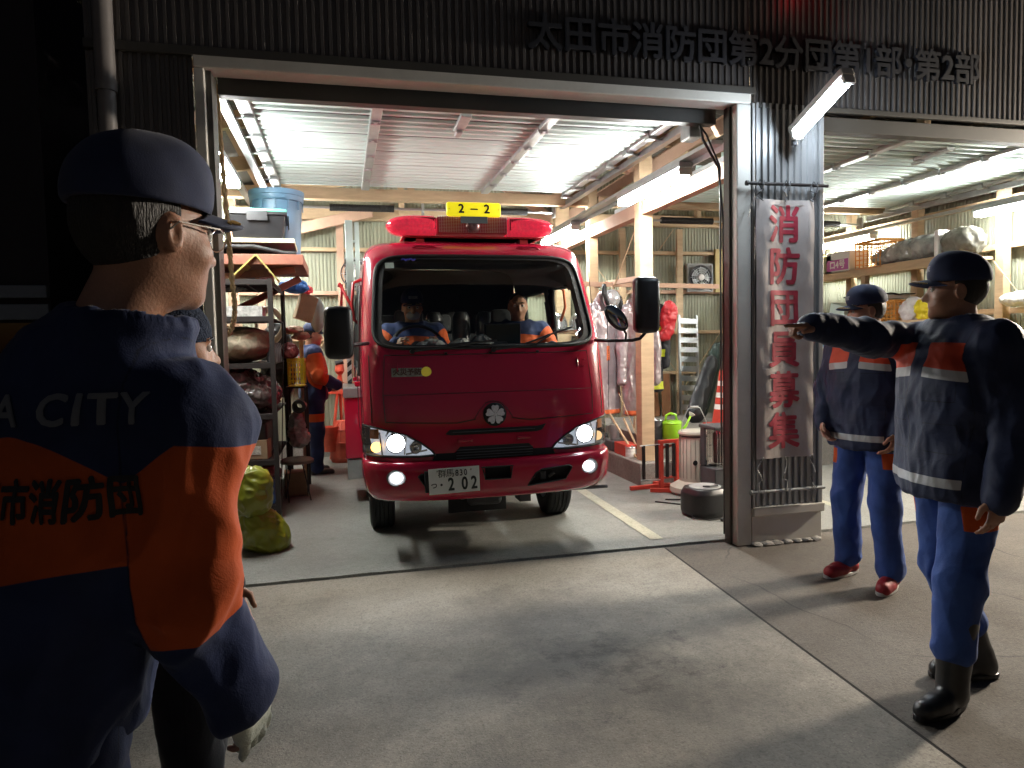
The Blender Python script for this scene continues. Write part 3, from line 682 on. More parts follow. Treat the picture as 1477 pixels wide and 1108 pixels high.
# ================================================================== fire engine
TX, TY = .968, 4.50
M['red'] = mat('fire_red_paint', (.42, .007, .036), .22, var=.05, scale=2, coat=.8, bump=.012, bscale=5)
M['redflat'] = mat('red_plastic', (.40, .015, .02), .45, var=.1, scale=6)
M['rubber'] = mat('black_rubber', (.010, .010, .010), .5, var=.2, scale=20)
M['tyre'] = mat('tyre_rubber', (.018, .018, .018), .75, var=.3, scale=14, bump=.2)
M['chrome'] = mat('chrome', (.80, .80, .80), .10, metal=1., var=.03)
M['lens'] = film('clear_lens', gl=.10, rough=.02, tint=(.96, .97, .97))
M['glass'] = film('windscreen_glass', gl=.06, rough=.015, tint=(.90, .94, .92))
M['redlens'] = mat('red_beacon_lens', (.55, .010, .035), .10, var=.3, scale=40, coat=1., emis=(1, .05, .10), estr=.42)
M['silver'] = mat('silver_helmet', (.62, .62, .64), .22, metal=.9, var=.05)
M['amber'] = emit('amber_lamp', (1., .50, .12), 5.)
M['hid'] = emit('projector_beam', (.92, .96, 1.), 34.)
M['fog'] = emit('fog_beam', (.95, .97, 1.), 26.)
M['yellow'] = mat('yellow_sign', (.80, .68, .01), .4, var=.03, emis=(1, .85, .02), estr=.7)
FE = thing('fire_engine', 'red cab-over fire engine facing out of the first bay with its headlights on', 'fire engine', (TX, TY, 0))
ST = np.array([  # z, front y, half width
 (.60, .035, .800), (.66, .030, .835), (.78, .030, .848), (.95, .040, .852), (1.20, .085, .852), (1.41, .130, .846),
 (1.60, .215, .838), (1.80, .310, .824), (2.00, .410, .805), (2.06, .445, .795), (2.11, .490, .775), (2.155, .570, .72), (2.18, .72, .60), (2.192, .95, .40), (2.197, 1.2, .1)])
from bisect import bisect_right
def _cat(P, t):
    n = len(P)-1; i = min(n-1, max(0, int(t))); f = t-i
    p0, p1, p2, p3 = P[max(0, i-1)], P[i], P[i+1], P[min(n, i+2)]
    return .5*((2*p1)+(-p0+p2)*f+(2*p0-5*p1+4*p2-p3)*f*f+(-p0+3*p1-3*p2+p3)*f**3)
ZS = ST[:, 0]
def stz(z):
    z = min(max(z, ZS[0]), 2.06); i = bisect_right(ZS, z)-1; i = min(i, len(ZS)-2); t = i+(z-ZS[i])/(ZS[i+1]-ZS[i])
    q = _cat(ST, t); return q[1], q[2]
CD, CN = .27, 3.9
def arc(w, yf, a):        # a in [0, pi/2]
    return w*math.sin(a)**(2/CN), yf+CD*(1-math.cos(a)**(2/CN))
def front(x, z, off=0.):
    yf, w = stz(z); s = min(1., abs(x)/w); sn = s**(CN/2); cs = math.sqrt(max(0, 1-sn*sn)); y = yf+CD*(1-cs**(2/CN))
    if off:
        e = .004; s2 = min(1, (abs(x)+e)/w); sn2 = s2**(CN/2); y2 = yf+CD*(1-math.sqrt(max(0, 1-sn2*sn2))**(2/CN)); dyx = (y2-y)/e if s2 > s else 3
        dyx = min(dyx, 4); dyz = (stz(z+.01)[0]-yf)/.01
        n = Vector((dyx*(1 if x >= 0 else -1), -1, dyz)).normalized(); return Vector((x, y, z))+n*off
    return Vector((x, y, z))
CABL = 2.55
WZ0, WZ1 = 1.400, 2.045
def wsw(z): return .775+(.722-.775)*(z-WZ0)/(WZ1-WZ0)
def in_ws(x, z):
    if not WZ0 < z < WZ1: return False
    Z = abs((z-(WZ0+WZ1)/2)/((WZ1-WZ0)/2)); return (abs(x)/wsw(z))**9+Z**7 < 1
def ws_loop(n=220, k=1., off=0.):
    pts = []
    for i in range(n):
        a = 2*PI*i/n; c, s = math.cos(a), math.sin(a)
        r = (abs(c)**9+abs(s)**7)**(-1/8.) if True else 1
        Z = s*r; Z = max(-1, min(1, Z)); z = (WZ0+WZ1)/2+Z*(WZ1-WZ0)/2*k; X = (1-min(1, abs(Z))**7)**(1/9) if abs(Z) > .8 else min(1, abs(c*r))
        if abs(Z) <= .8: X = min((1-abs(Z)**7)**(1/9), abs(c*r)) if abs(c*r) < 1 else (1-abs(Z)**7)**(1/9)
        pts.append(front(math.copysign(X, c)*wsw(z)*k, z, off))
    return pts
HLP = [(.850, .905), (.80, .897), (.70, .872), (.585, .838), (.49, .785), (.425, .735), (.395, .70), (.50, .695), (.65, .70), (.78, .705), (.838, .712), (.856, .80)]
def inpoly(x, z, P):
    c = False; j = len(P)-1
    for i in range(len(P)):
        if (P[i][1] > z) != (P[j][1] > z) and x < (P[j][0]-P[i][0])*(z-P[i][1])/(P[j][1]-P[i][1])+P[i][0]: c = not c
        j = i
    return c
DOORW = [(.62, 1.22), (.62, 1.30), (.70, 1.72), (.80, 1.86), (1.30, 1.88), (1.34, 1.80), (1.34, 1.30), (1.30, 1.24)]
DOORW2 = [(1.50, 1.24), (1.47, 1.30), (1.47, 1.82), (1.50, 1.88), (2.20, 1.88), (2.25, 1.82), (2.25, 1.30), (2.20, 1.24)]
DW = [[(y, z-.0) for y, z in Q] for Q in (DOORW, DOORW2)]
def shell():
    b = MB(); NV = 150; NA = 110; NS = 110; rows = []
    for j in range(NV+1):
        t = j/NV*(len(ST)-1); q = _cat(ST, t); z, yf, w = q; row = []
        side = [(-w, CABL-(CABL-yf-CD)*k/NS) for k in range(NS)]
        fr = []
        for k in range(2*NA+1):
            a = (k/NA-1)*PI/2; xx, yy = arc(w, yf, abs(a)); fr.append((math.copysign(xx, a), yy))
        pts = side+fr+[(-x, y) for x, y in side[::-1]]
        rows.append([b.bm.verts.new((x, y, z)) for x, y in pts])
    for r0, r1 in zip(rows, rows[1:]):
        for k in range(len(r0)-1):
            vs = (r0[k], r0[k+1], r1[k+1], r1[k]); c = sum((v.co for v in vs), Vector())/4
            front_zone = NS <= k < NS+2*NA
            if front_zone and c.y < .95 and in_ws(c.x, c.z): continue
            if c.z < .93 and c.y < .5 and inpoly(abs(c.x), c.z, HLP): continue
            if c.z < 1.95 and any(inpoly(c.y, c.z, Q) for Q in DW) and abs(c.x) > .7: continue
            b.bm.faces.new(vs)
    # close roof and back
    top = rows[-1]; n = len(top)
    for k in range(n//2):
        try: b.bm.faces.new((top[k], top[k+1], top[n-2-k], top[n-1-k]))
        except ValueError: pass
    bk = MB(); 
    bmesh.ops.recalc_face_normals(b.bm, faces=b.bm.faces[:])
    return b
CAB = shell().build('cab_body', M['red'], FE, 50)
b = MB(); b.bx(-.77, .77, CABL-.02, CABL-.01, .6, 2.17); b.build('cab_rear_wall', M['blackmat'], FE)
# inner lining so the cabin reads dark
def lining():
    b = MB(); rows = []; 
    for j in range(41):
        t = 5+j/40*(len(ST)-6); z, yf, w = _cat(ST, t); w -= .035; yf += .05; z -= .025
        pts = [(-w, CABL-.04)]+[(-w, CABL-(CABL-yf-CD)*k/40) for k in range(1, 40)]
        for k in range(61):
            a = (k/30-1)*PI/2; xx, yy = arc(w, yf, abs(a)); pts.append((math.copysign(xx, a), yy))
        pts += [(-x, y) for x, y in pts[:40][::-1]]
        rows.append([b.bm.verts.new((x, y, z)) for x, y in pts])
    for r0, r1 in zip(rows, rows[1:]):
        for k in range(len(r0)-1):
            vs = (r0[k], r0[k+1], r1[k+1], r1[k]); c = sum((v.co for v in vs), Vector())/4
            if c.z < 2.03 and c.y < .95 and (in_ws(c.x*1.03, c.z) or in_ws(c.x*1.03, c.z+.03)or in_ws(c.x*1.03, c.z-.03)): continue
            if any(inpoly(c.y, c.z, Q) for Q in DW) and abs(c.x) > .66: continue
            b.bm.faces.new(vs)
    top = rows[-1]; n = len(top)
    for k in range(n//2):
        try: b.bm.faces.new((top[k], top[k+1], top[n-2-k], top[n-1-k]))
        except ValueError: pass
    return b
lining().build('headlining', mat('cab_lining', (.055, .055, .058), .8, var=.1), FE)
# windscreen
b = MB(); 
def wsp(u, v):
    z = WZ0+(WZ1-WZ0)*v; Z = abs(2*v-1); x = (2*u-1)*wsw(z)*max(.0, 1-Z**7)**(1/9); return front(x, z, -.004)
b.grid(wsp, 90, 60); WS = b.build('windscreen', M['glass'], FE, True)
b = MB(); b.tube(ws_loop(), .0135, 8, closed=True); b.build('seal', M['rubber'], WS, 40)
b = MB(); lp = ws_loop(220, .985, -.003); lp2 = ws_loop(220, .93, -.003)
for i in range(220): 
    try: b.poly([lp[i], lp[(i+1) % 220], lp2[(i+1) % 220], lp2[i]])
    except ValueError: pass
b.build('black_border', M['blackmat'], WS)
me = flatpoly([(-.03, -.02), (.03, -.02), (.03, .02), (-.03, .02)]); wrapped(me, lambda x, y: front(x-.63, y+1.975, .002)).build('sticker', mat('pale_sticker', (.45, .52, .47), .5), WS)
me = text_mesh('\u301c\u301c', .05, .004); wrapped(me, lambda x, y: front(x-.50, y+2.015, .001)).build('sticker', mat('blue_sticker', (.1, .1, .6), .5), WS)
# wipers
for x0, x1, z1 in ((-.52, .05, 1.415), (.02, .60, 1.50)):
    p0 = front(x0, 1.375, .02); p1 = front((x0+x1)/2, 1.40, .035); p2 = front(x1, z1+.02, .02)
    b = MB(); b.tube([p0, p1, front(x0*.3+x1*.7, (1.40+z1+.02)/2, .03)], .006, 6); b.tube([front(x0*.6+x1*.4, 1.415, .012), front(x0*.3+x1*.7, (1.42+z1+.02)/2, .014), p2], .0075, 6)
    b.tube([p0+Vector((0, .01, 0)), p0+Vector((0, -.012, 0))], .016, 10); b.build('wiper', M['black'], FE, 40)
for x in (-.30, .0, .33): b = MB(); b.box(front(x, 1.362, .008), (.018, .02, .014), None, .003); b.build('washer_jet', M['black'], FE)
# panel seams: thin dark gaps laid on the surface
def seam(pts, name='panel_seam', r=.0028, m='rubber', off=.0005, par=None):
    out = []
    for (xa, za), (xb, zb) in zip(pts, pts[1:]):
        n = max(2, int(math.hypot(xb-xa, zb-za)/.02))
        for i in range(n): t = i/n; out.append(front(xa+(xb-xa)*t, za+(zb-za)*t, off))
    out.append(front(*pts[-1], off)); b = MB(); b.tube(out, r, 5); return b.build(name, M[m], par or FE, 40)
seam([(-.72, 1.10), (-.70, 1.36)], r=.002); seam([(-.72, 1.10), (.72, 1.10)], r=.0016); seam([(.72, 1.10), (.70, 1.36)], r=.002)
seam([(-.70, 1.36), (-.45, 1.355), (.45, 1.355), (.70, 1.36)], r=.003)
seam([(-.72, 1.10), (-.71, .925)], r=.0022); seam([(.72, 1.10), (.71, .925)], r=.0022)
seam([(-.71, .925), (-.25, .905), (-.12, .925)], r=.0028); seam([(.71, .925), (.25, .905), (.12, .925)], r=.0028)
seam([(-.80, 1.36), (-.795, .92)], r=.003); seam([(.80, 1.36), (.795, .92)], r=.003)
for s_ in (-1, 1):
    b = MB(); b.tube([front(s_*.62, 1.31, .004), front(s_*.62, 1.25, .006)], .004, 6); 
    for zz in (1.30, 1.255): b.tube([front(s_*.68, zz, .004), front(s_*.665, zz, .006)], .004, 6)
    b.build('panel_clip', M['red'], FE)
def patch(P, name, m, off=.002, th=0., par=None, mirror=False, step=.02, smooth=False):
    P = [(-x, z) for x, z in P][::-1] if mirror else P
    b = wrapped(flatpoly(P), lambda x, z: front(x, z, off), step); return b.build(name, m, par or FE, smooth, solid=th)
# grille band between the lamps
def rr(x0, x1, z0, z1, sl0=0., sl1=0.): return [(x0, z1), (x0+sl0, z0), (x1-sl1, z0), (x1, z1)]
patch([(-.33, .835), (-.30, .862), (.30, .862), (.36, .875), (.33, .835), (.29, .825), (-.29, .825)], 'grille_slot', M['blackmat'], .002)
patch([(-.42, .665), (-.40, .71), (-.27, .71), (-.235, .748), (.235, .748), (.27, .71), (.40, .71), (.42, .665), (0, .658)], 'grille', M['blackmat'], .002)
for z in (.672, .690, .708, .726): seam([(-.26, z), (.26, z)], 'grille_bar', .003, 'dkgrey', .006)
for z in (.845,): seam([(-.28, z), (.28, z)], 'grille_bar', .003, 'dkgrey', .006)
for s_ in (-1, 1): b = MB(); b.box(front(s_*.20, .79, .006), (.10, .014, .022), None, .005); b.build('panel_latch', M['red'], FE)
# emblem: five petals on a dark disc
EM = MB(); EM.lathe([(0, -.012), (.070, -.010), (.078, -.004), (.078, .01)], (0, 0, 0), 40, 'Y'); EM = EM.build('emblem', M['blackmat'], FE, 40, loc=(front(.006, .952).x, front(0, .952).y-.005, .952))
b = MB()
for k in range(5):
    a = PI/2+k*2*PI/5; P = []
    for (r, w) in ((.004, 0), (.022, -.58), (.044, -.56), (.060, -.44), (.066, -.22), (.059, 0), (.066, .22), (.060, .44), (.044, .56), (.022, .58)):
        P.append((r*math.cos(a+w), -.012, r*math.sin(a+w)))
    b.prism(P, (0, -.008, 0))
b.lathe([(0, -.026), (.009, -.022), (.010, -.012)], (0, 0, 0), 14, 'Y')
b.build('petals', mat('cast_silver', (.78, .78, .80), .4, metal=.25, var=.15, scale=60, bump=.3, bscale=90), EM, bev=.0015)
seam([(-.13, .93), (-.095, .985), (-.05, 1.03), (0, 1.042), (.05, 1.03), (.095, .985), (.13, .93)], r=.002)
# recruitment sticker at upper left
me = flatpoly([(-.115, -.028), (.085, -.028), (.085, .028), (-.115, .028)]); wrapped(me, lambda x, y: front(x-.545, y+1.245, .002)).build('sticker', mat('sticker_grey', (.42, .42, .36), .5, var=.3, scale=60), FE)
me = text_mesh('火災予防', .046, .0015); wrapped(me, lambda x, y: front(x-.56, y+1.245, .004), .01).build('lettering', mat('brown_print', (.15, .07, .05), .5), FE)
b = MB(); b.lathe([(0, -.003), (.030, -.002), (.034, 0)], front(-.435, 1.245, .004), 24, 'Y'); b.build('sticker', mat('yellow_sticker', (.75, .62, .05), .5, emis=(1, .8, .1), estr=.1), FE)
# ------------------------------------------------ headlamps
for s_ in (-1, 1):
    mir = s_ < 0
    def fr2(x, z, off, s_=s_): p = front(abs(x), z, off); return Vector((s_*p.x, p.y, p.z))
    H = bpy.data.objects.new('headlight', None); COL.objects.link(H); H.parent = FE
    # bowl, its own glow standing in for lamp light it would reflect
    b = wrapped(flatpoly(HLP), lambda x, z: fr2(x, z, -.055)+Vector((0, .03*math.sin(x*60)*0, 0)), .02); b.build('reflector', mat('lamp_bowl_glow', (.62, .63, .66), .3, metal=.5, var=.35, scale=26, emis=(.8, .88, 1.), estr=.45), H)
    edge = [fr2(x, z, 0) for x, z in HLP]; n = len(HLP); fine = []
    for i in range(n):
        for k in range(6):
            t = k/6; x = HLP[i][0]*(1-t)+HLP[(i+1) % n][0]*t; z = HLP[i][1]*(1-t)+HLP[(i+1) % n][1]*t; fine.append((x, z))
    b = MB()
    for i in range(len(fine)):
        a_, c_ = fine[i], fine[(i+1) % len(fine)]; b.poly([fr2(*a_, 0), fr2(*c_, 0), fr2(*c_, -.06), fr2(*a_, -.06)])
    b.build('bezel', M['blackmat'], H)
    b = MB(); b.tube([fr2(x, z, .001) for x, z in fine], .006, 6, closed=True); b.build('rim', M['rubber'], H, 40)
    # projector, ring, side lamp, inner lamp
    c = fr2(.655, .787, -.03); ax = 'Y'
    b = MB(); b.lathe([(.040, .02), (.050, -.02), (.060, -.028), (.066, -.02), (.066, .03)], c, 32, ax); b.build('ring', M['chrome'], H, 40)
    b = MB(); b.lathe([(0, -.030), (.020, -.027), (.034, -.016), (.040, 0), (.040, .02)], c, 28, ax); b.build('projector', M['hid'], H, True)
    c2 = fr2(.525, .755, -.03); b = MB(); b.lathe([(0, .012), (.018, .008), (.034, -.012), (.038, -.02), (.042, -.012), (.042, .03)], c2, 28, ax); b.build('ring', M['chrome'], H, 40)
    b = MB(); b.lathe([(0, -.012), (.010, -.008), (.012, .01)], c2, 12, ax); b.build('bulb', M['lens'], H, True)
    c3 = fr2(.80, .755, -.030)
    b = MB(); b.lathe([(0, -.014), (.018, -.011), (.030, -.002), (.034, .012)], fr2(.795, .757, -.034), 20, 'Y'); b.build('indicator', M['amber'] if mir else emit('dim_amber', (1, .62, .3), 1.2), H, True)
    b = MB()
    for k in range(5): b.bar(fr2(.575+.030*k, .845-.0*k+.006*k, -.012), fr2(.60+.030*k, .818+.004*k, -.03), .005, .012)
    b.bar(fr2(.76, .86, -.02), fr2(.745, .71, -.02), .010, .02); b.bar(fr2(.585, .83, -.02), fr2(.60, .71, -.03), .008, .02); b.bar(fr2(.45, .735, -.02), fr2(.59, .712, -.02), .006, .012)
    b.build('trim', M['chrome'], H)
    b = MB(); b.grid(lambda u, v: fr2(.765+.065*u, .815+.065*v, -.022), 6, 5); b.build('marker', mat('amber_dull', (.45, .16, .05), .3, coat=1), H, True)
    wrapped(flatpoly(HLP), lambda x, z: fr2(x, z, .003), .02).build('cover', M['lens'], H, True)
# ------------------------------------------------ bumper
BST = np.array([(.405, -.005, .80), (.425, -.030, .815), (.47, -.048, .845), (.56, -.050, .862), (.615, -.045, .866), (.648, -.028, .862), (.660, .0, .85)])
def bump(x, z, off=0.):
    zz = BST[:, 0]; z = min(max(z, zz[0]), zz[-1]); i = min(len(zz)-2, int(np.searchsorted(zz, z, 'right'))-1); q = _cat(BST, i+(z-zz[i])/(zz[i+1]-zz[i])); yf, w = q[1]+off*-1, q[2]
    s = min(1, abs(x)/w); sn = s**1.5; return Vector((x, yf+.30*(1-math.sqrt(max(0, 1-sn*sn))**(2/3.)), z+.018*(abs(x)/.86)**2*(1 if z > .6 else .3)))
FOGX, FOGZ = .655, .568
def hole(x, z):
    if math.hypot((abs(x)-FOGX)/.060, (z-FOGZ)/.046) < 1: return True
    if inpoly(x, z, [(-.085, .535), (.085, .535), (.10, .615), (-.10, .615)]): return True
    if inpoly(abs(x), z, [(.20, .475), (.47, .50), (.52, .575), (.50, .590), (.30, .578), (.26, .555)]): return True
    return False
b = MB(); NJ = 60; NA = 200; rows = []
for j in range(NJ+1):
    z, yf, w = _cat(BST, j/NJ*(len(BST)-1)); row = []
    for k in range(NA+1):
        a = (2*k/NA-1)*PI/2; x = math.copysign(w*abs(math.sin(a))**(2/3.), a); y = yf+.30*(1-math.cos(a)**(2/3.)) if abs(a) < PI/2-1e-6 else yf+.30
        row.append(b.bm.verts.new((x, y, z+.018*(abs(x)/.86)**2*(1 if z > .6 else .3))))
    row.insert(0, b.bm.verts.new((row[0].co.x+.01, row[0].co.y+.22, row[0].co.z))); row.append(b.bm.verts.new((row[-1].co.x-.01, row[-1].co.y+.22, row[-1].co.z)))
    rows.append(row)
for r0, r1 in zip(rows, rows[1:]):
    for k in range(len(r0)-1):
        vs = (r0[k], r0[k+1], r1[k+1], r1[k]); c = sum((v.co for v in vs), Vector())/4
        if c.y < .2 and hole(c.x, c.z): continue
        b.bm.faces.new(vs)
BU = b.build('bumper', M['red'], FE, 50)
b = MB(); b.bx(-.70, .70, .05, .12, .43, .645, .01); b.bx(-.56, .56, -.0, .05, .44, .635); b.build('bumper_core', M['blackmat'], BU)
def ringtube(P, r=.005, m='rubber'):
    F_ = []
    for i in range(len(P)):
        for k in range(5): t = k/5; a_, c_ = P[i], P[(i+1) % len(P)]; F_.append(bump(a_[0]*(1-t)+c_[0]*t, a_[1]*(1-t)+c_[1]*t, .001))
    q = MB(); q.tube(F_, r, 6, closed=True); return q.build('opening_rim', M[m], BU, 40)
ringtube([(-.085, .535), (.085, .535), (.10, .615), (-.10, .615)])
for s_ in (1, -1): ringtube([(s_*.20, .475), (s_*.47, .50), (s_*.52, .575), (s_*.50, .590), (s_*.30, .578), (s_*.26, .555)])
b = MB(); b.bx(.30, .34, -.015, .02, .50, .56, .006); b.tube([(.36, -.01, .52), (.39, -.03, .55)], .012, 8); b.build('tow_eye', M['dkgrey'], BU)
for s_ in (-1, 1):
    c = Vector((s_*FOGX, bump(FOGX, FOGZ).y+.008, FOGZ))
    q = bpy.data.objects.new('fog_lamp', None); COL.objects.link(q); q.parent = FE; q.location = c
    b = MB(); b.lathe([(.034, .02), (.045, -.005), (.056, -.012), (.064, -.004), (.064, .03)], seg=32, axis='Y', sc=(1, .85)); b.build('rim', M['dkgrey'], q, 40)
    b = MB(); b.lathe([(0, -.006), (.02, -.004), (.036, .006), (.036, .02)], seg=28, axis='Y', sc=(1, .85)); b.build('lens', M['fog'], q, True)
for s_ in (-1, 1): b = MB(); b.box(bump(s_*.60, .655)+Vector((0, .02, .012)), (.03, .03, .014), None, .004); b.build('washer_jet', M['red'], FE)
# number plate
PL = bpy.data.objects.new('number_plate', None); COL.objects.link(PL); PL.parent = FE; PL.location = (-.293, -.072, .548); PL.rotation_euler = (0, math.radians(-1.2), 0)
b = MB(); b.bx(-.165, .165, 0, .004, -.0825, .0825, .0018); b.build('plate', mat('white_plate', (.72, .74, .70), .45, var=.03), PL)
b = MB(); b.bx(-.19, .15, .006, .02, -.07, .07, .004); b.bx(-.1, .1, .01, .07, -.05, .05); b.build('bracket', M['blackmat'], PL)
M['plategreen'] = mat('plate_print', (.012, .02, .016), .5)
for s, x, z, sz, bo in (('群', -.078, .046, .058, .0), ('馬', -.026, .046, .058, .0), ('8', .018, .045, .056, .001), ('3', .046, .045, .056, .001), ('0', .074, .045, .056, .001), ('つ', -.133, -.028, .044, .001), ('・', -.085, -.028, .06, .0015), ('2', -.022, -.028, .115, .0035), ('0', .066, -.028, .115, .0035), ('2', .128, -.028, .115, .0035)):
    me = text_mesh(s, sz, bo, .0004); o = link('character', me, M['plategreen'], PL); o.rotation_euler = (PI/2, 0, 0); o.location = (x, -.0012, z)
    if sz > .1: o.scale = (.72, 1, 1)
    if s in '830' and sz < .06: o.scale = (.8, 1, 1)
b = MB()
for x in (-.11, .11): b.lathe([(0, -.004), (.006, -.003), (.007, 0)], (x, 0, .062), 12, 'Y')
b.build('bolt', M['chrome'], PL)
# ------------------------------------------------ roof front handles, lightbar
for x in (-.375, .375):
    pts = []
    for k in range(13):
        t = k/12; xx = x-.125+.25*t; h = min(1, min(t, 1-t)*4); zz = 2.068+.052*h**.6; yy = .515-.025*h; pts.append((xx, yy, zz))
    b = MB(); b.tube(pts, .008, 8)
    for e in (-.13, .13): b.box((x+e, .49, 2.066), (.04, .05, .016), None, .006)
    b.build('grab_handle', M['red'], FE, 40)
LB = bpy.data.objects.new('light_bar', None); COL.objects.link(LB); LB.parent = FE; LB.location = (0, .72, 0)
b = MB(); b.bx(-.50, .50, -.10, .12, 2.20, 2.215, .003); b.bx(-.42, -.36, -.08, .1, 2.15, 2.2); b.bx(.36, .42, -.08, .1, 2.15, 2.2); b.bx(-.52, .52, -.10, .14, 2.200, 2.212, .004); b.build('base_rail', M['redflat'], LB)
for s_ in (-1, 1):
    sd = MB()
    secs = [(.265, .060, .085), (.29, .076, .115), (.40, .080, .128), (.50, .074, .128), (.57, .060, .112), (.61, .040, .085), (.628, .012, .04)]
    def dome(u, v, s_=s_):
        t = u*(len(secs)-1); A_ = np.array(secs); q = _cat(A_, t); a = v*2*PI; e = 2/2.6
        cc, ss = math.cos(a), math.sin(a); return (s_*q[0], q[2]*math.copysign(abs(cc)**e, cc), 2.292+q[1]*math.copysign(abs(ss)**e, ss))
    sd.grid(dome, 40, 32); D_ = sd.build('red_dome', M['redlens'], LB, True)
    b = MB()
    for k in range(9):
        xx = s_*(.285+k*.018); b.tube([(xx, .1285*math.cos(a)*.99, 2.292+.081*math.sin(a)) for a in [i*2*PI/20 for i in range(20)]], .0028, 4, closed=True)
    b.build('lens_rib', M['redlens'], D_)
    b = MB(); b.bx(s_*.30-.0, s_*.40, -.1, -.085, 2.26, 2.34) if False else b.lathe([(0, -.06), (.03, -.05), (.045, -.01), (.045, .03)], (s_*.44, -.02, 2.30), 20, 'Y'); b.build('inner_reflector', M['chrome'], D_, True)
    b = MB(); b.bx(s_*.275, s_*.46, -.112, -.10, 2.262, 2.345, .003); b.build('lamp_block', mat('dark_red_lens', (.25, .005, .02), .15, coat=1, var=.4, scale=40), D_)
b = MB(); b.bx(-.262, .262, -.085, .10, 2.235, 2.36, .01); b.build('speaker_box', mat('deep_red', (.22, .006, .02), .35, emis=(1, .03, .06), estr=.06), LB)
b = MB()
for k in range(12): z = 2.242+k*.0105; b.tube([(-.255, -.105, z), (.255, -.105, z)], .0014, 5)
for k in range(29): x = -.252+k*.018; b.tube([(x, -.106, 2.24), (x, -.106, 2.362)], .0012, 5)
b.build('speaker_grille', M['galv'], LB)
b = MB(); b.lathe([(0, -.02), (.03, -.03), (.052, -.006), (.055, .0)], (0, -.09, 2.29), 24, 'Y'); b.build('speaker_horn', mat('dim_chrome', (.35, .2, .2), .3, metal=.8), LB, True)
SG = bpy.data.objects.new('number_sign', None); COL.objects.link(SG); SG.parent = FE; SG.location = (.004, .60, 2.405)
b = MB(); b.bx(-.203, .203, -.012, .022, -.052, .052, .018); b.build('panel', M['yellow'], SG, 40)
for s, x in (('2', -.095), ('2', .095)):
    me = text_mesh(s, .088, .0035, .0006); o = link('numeral', me, M['plategreen'], SG); o.rotation_euler = (PI/2, 0, 0); o.location = (x, -.0135, 0)
b = MB(); b.bx(-.028, .028, -.0145, -.0125, -.005, .005); b.build('dash', M['plategreen'], SG)
b = MB(); b.lathe([(0, -.004), (.004, -.003), (.005, 0)], (-.185, -.012, 0), 10, 'Y'); b.lathe([(0, -.004), (.004, -.003), (.005, 0)], (.185, -.012, 0), 10, 'Y'); b.bx(-.1, .1, -.0, .01, -.10, -.05); b.build('bolt', M['chrome'], SG)
# ------------------------------------------------ mirrors
def mirror(s_, arm, c, w, h, d, lab=None):
    o = bpy.data.objects.new('wing_mirror', None); COL.objects.link(o); o.parent = FE
    sd = SDF((c[0]-w/2-.05, c[1]-d/2-.05, c[2]-h/2-.05), (c[0]+w/2+.05, c[1]+d/2+.05, c[2]+h/2+.05), .007)
    sd.rbox(c, (w/2, d/2, h/2), .040, .0); sd.ell((c[0], c[1]-d*.2, c[2]), (w*.46, d*.42, h*.47), .03)
    sdf_obj(sd, 'housing', M['black'], o, it=2)
    b = MB(); b.tube(arm, .0125, 10); b.build('arm', M['black'], o, True)
    b = MB(); b.bx(c[0]-w*.42, c[0]+w*.42, c[1]+d/2-.004, c[1]+d/2+.003, c[2]-h*.44, c[2]+h*.44, .004); b.build('mirror_glass', M['chrome'], o); return o
mirror(-1, [(-.80, .22, 1.44), (-.86, .12, 1.435), (-.93, .02, 1.43), (-1.0, .0, 1.43)], (-.985, -.02, 1.508), .175, .325, .10)
RM = mirror(1, [(.78, .20, 1.43), (.86, .08, 1.425), (.98, .0, 1.425), (1.03, -.01, 1.435), (1.065, -.02, 1.47), (1.075, -.02, 1.52)], (1.075, -.02, 1.665), .178, .385, .11)
sd = SDF((.72, -.1, 1.42), (1.0, .1, 1.80), .006); Ro = Matrix.Rotation(math.radians(38), 4, 'Y'); sd.ell((.865, -.0, 1.58), (.062, .035, .11), .01, rot=Matrix.Rotation(math.radians(-42), 4, 'Y'))
sdf_obj(sd, 'lower_housing', M['black'], RM, it=1)
b = MB(); b.tube([(.93, .0, 1.425), (.935, .0, 1.47), (.90, 0, 1.53)], .008, 8); b.build('arm', M['black'], RM, True)
b = MB(); b.lathe([(0, -.006), (.045, -.004), (.05, .0)], (0, 0, 0), 28, 'Y', sc=(1.0, 1.9)); q = b.build('mirror_glass', mat('grey_mirror', (.4, .42, .45), .08, metal=1), RM, True, loc=(.858, -.032, 1.588)); q.rotation_euler = (0, math.radians(-42), 0)
# ------------------------------------------------ doors: side windows, pillars, rails, rear wheelhouse
for s_ in (-1, 1):
    for Q, nm in zip(DW, ('door', 'rear_door')):
        def sp(y, z, o=0.): return Vector((s_*(stz(z)[1]+o), y, z))
        q = bpy.data.objects.new(nm, None); COL.objects.link(q); q.parent = FE
        b = MB(); F_ = []
        for i in range(len(Q)):
            for k in range(6): t = k/6; a_, c_ = Q[i], Q[(i+1) % len(Q)]; F_.append(sp(a_[0]*(1-t)+c_[0]*t, a_[1]*(1-t)+c_[1]*t, .001))
        b.tube(F_, .014, 6, closed=True); b.build('window_seal', M['rubber'], q, 40)
        wrapped(flatpoly(Q), lambda x, y: sp(x, y, -.003), .06).build('window', M['glass'], q)
        y0, y1 = (.40, 1.40) if nm == 'door' else (1.43, 2.32)
        for yy in (y0, y1): b = MB(); b.tube([sp(yy, z, .001) for z in np.linspace(.62, 1.97, 20)], .003, 5); b.build('door_gap', M['rubber'], q)

        b = MB(); b.box(sp(y1-.1, 1.12, .012), (.03, .14, .04), None, .01); b.build('handle', M['red'], q)
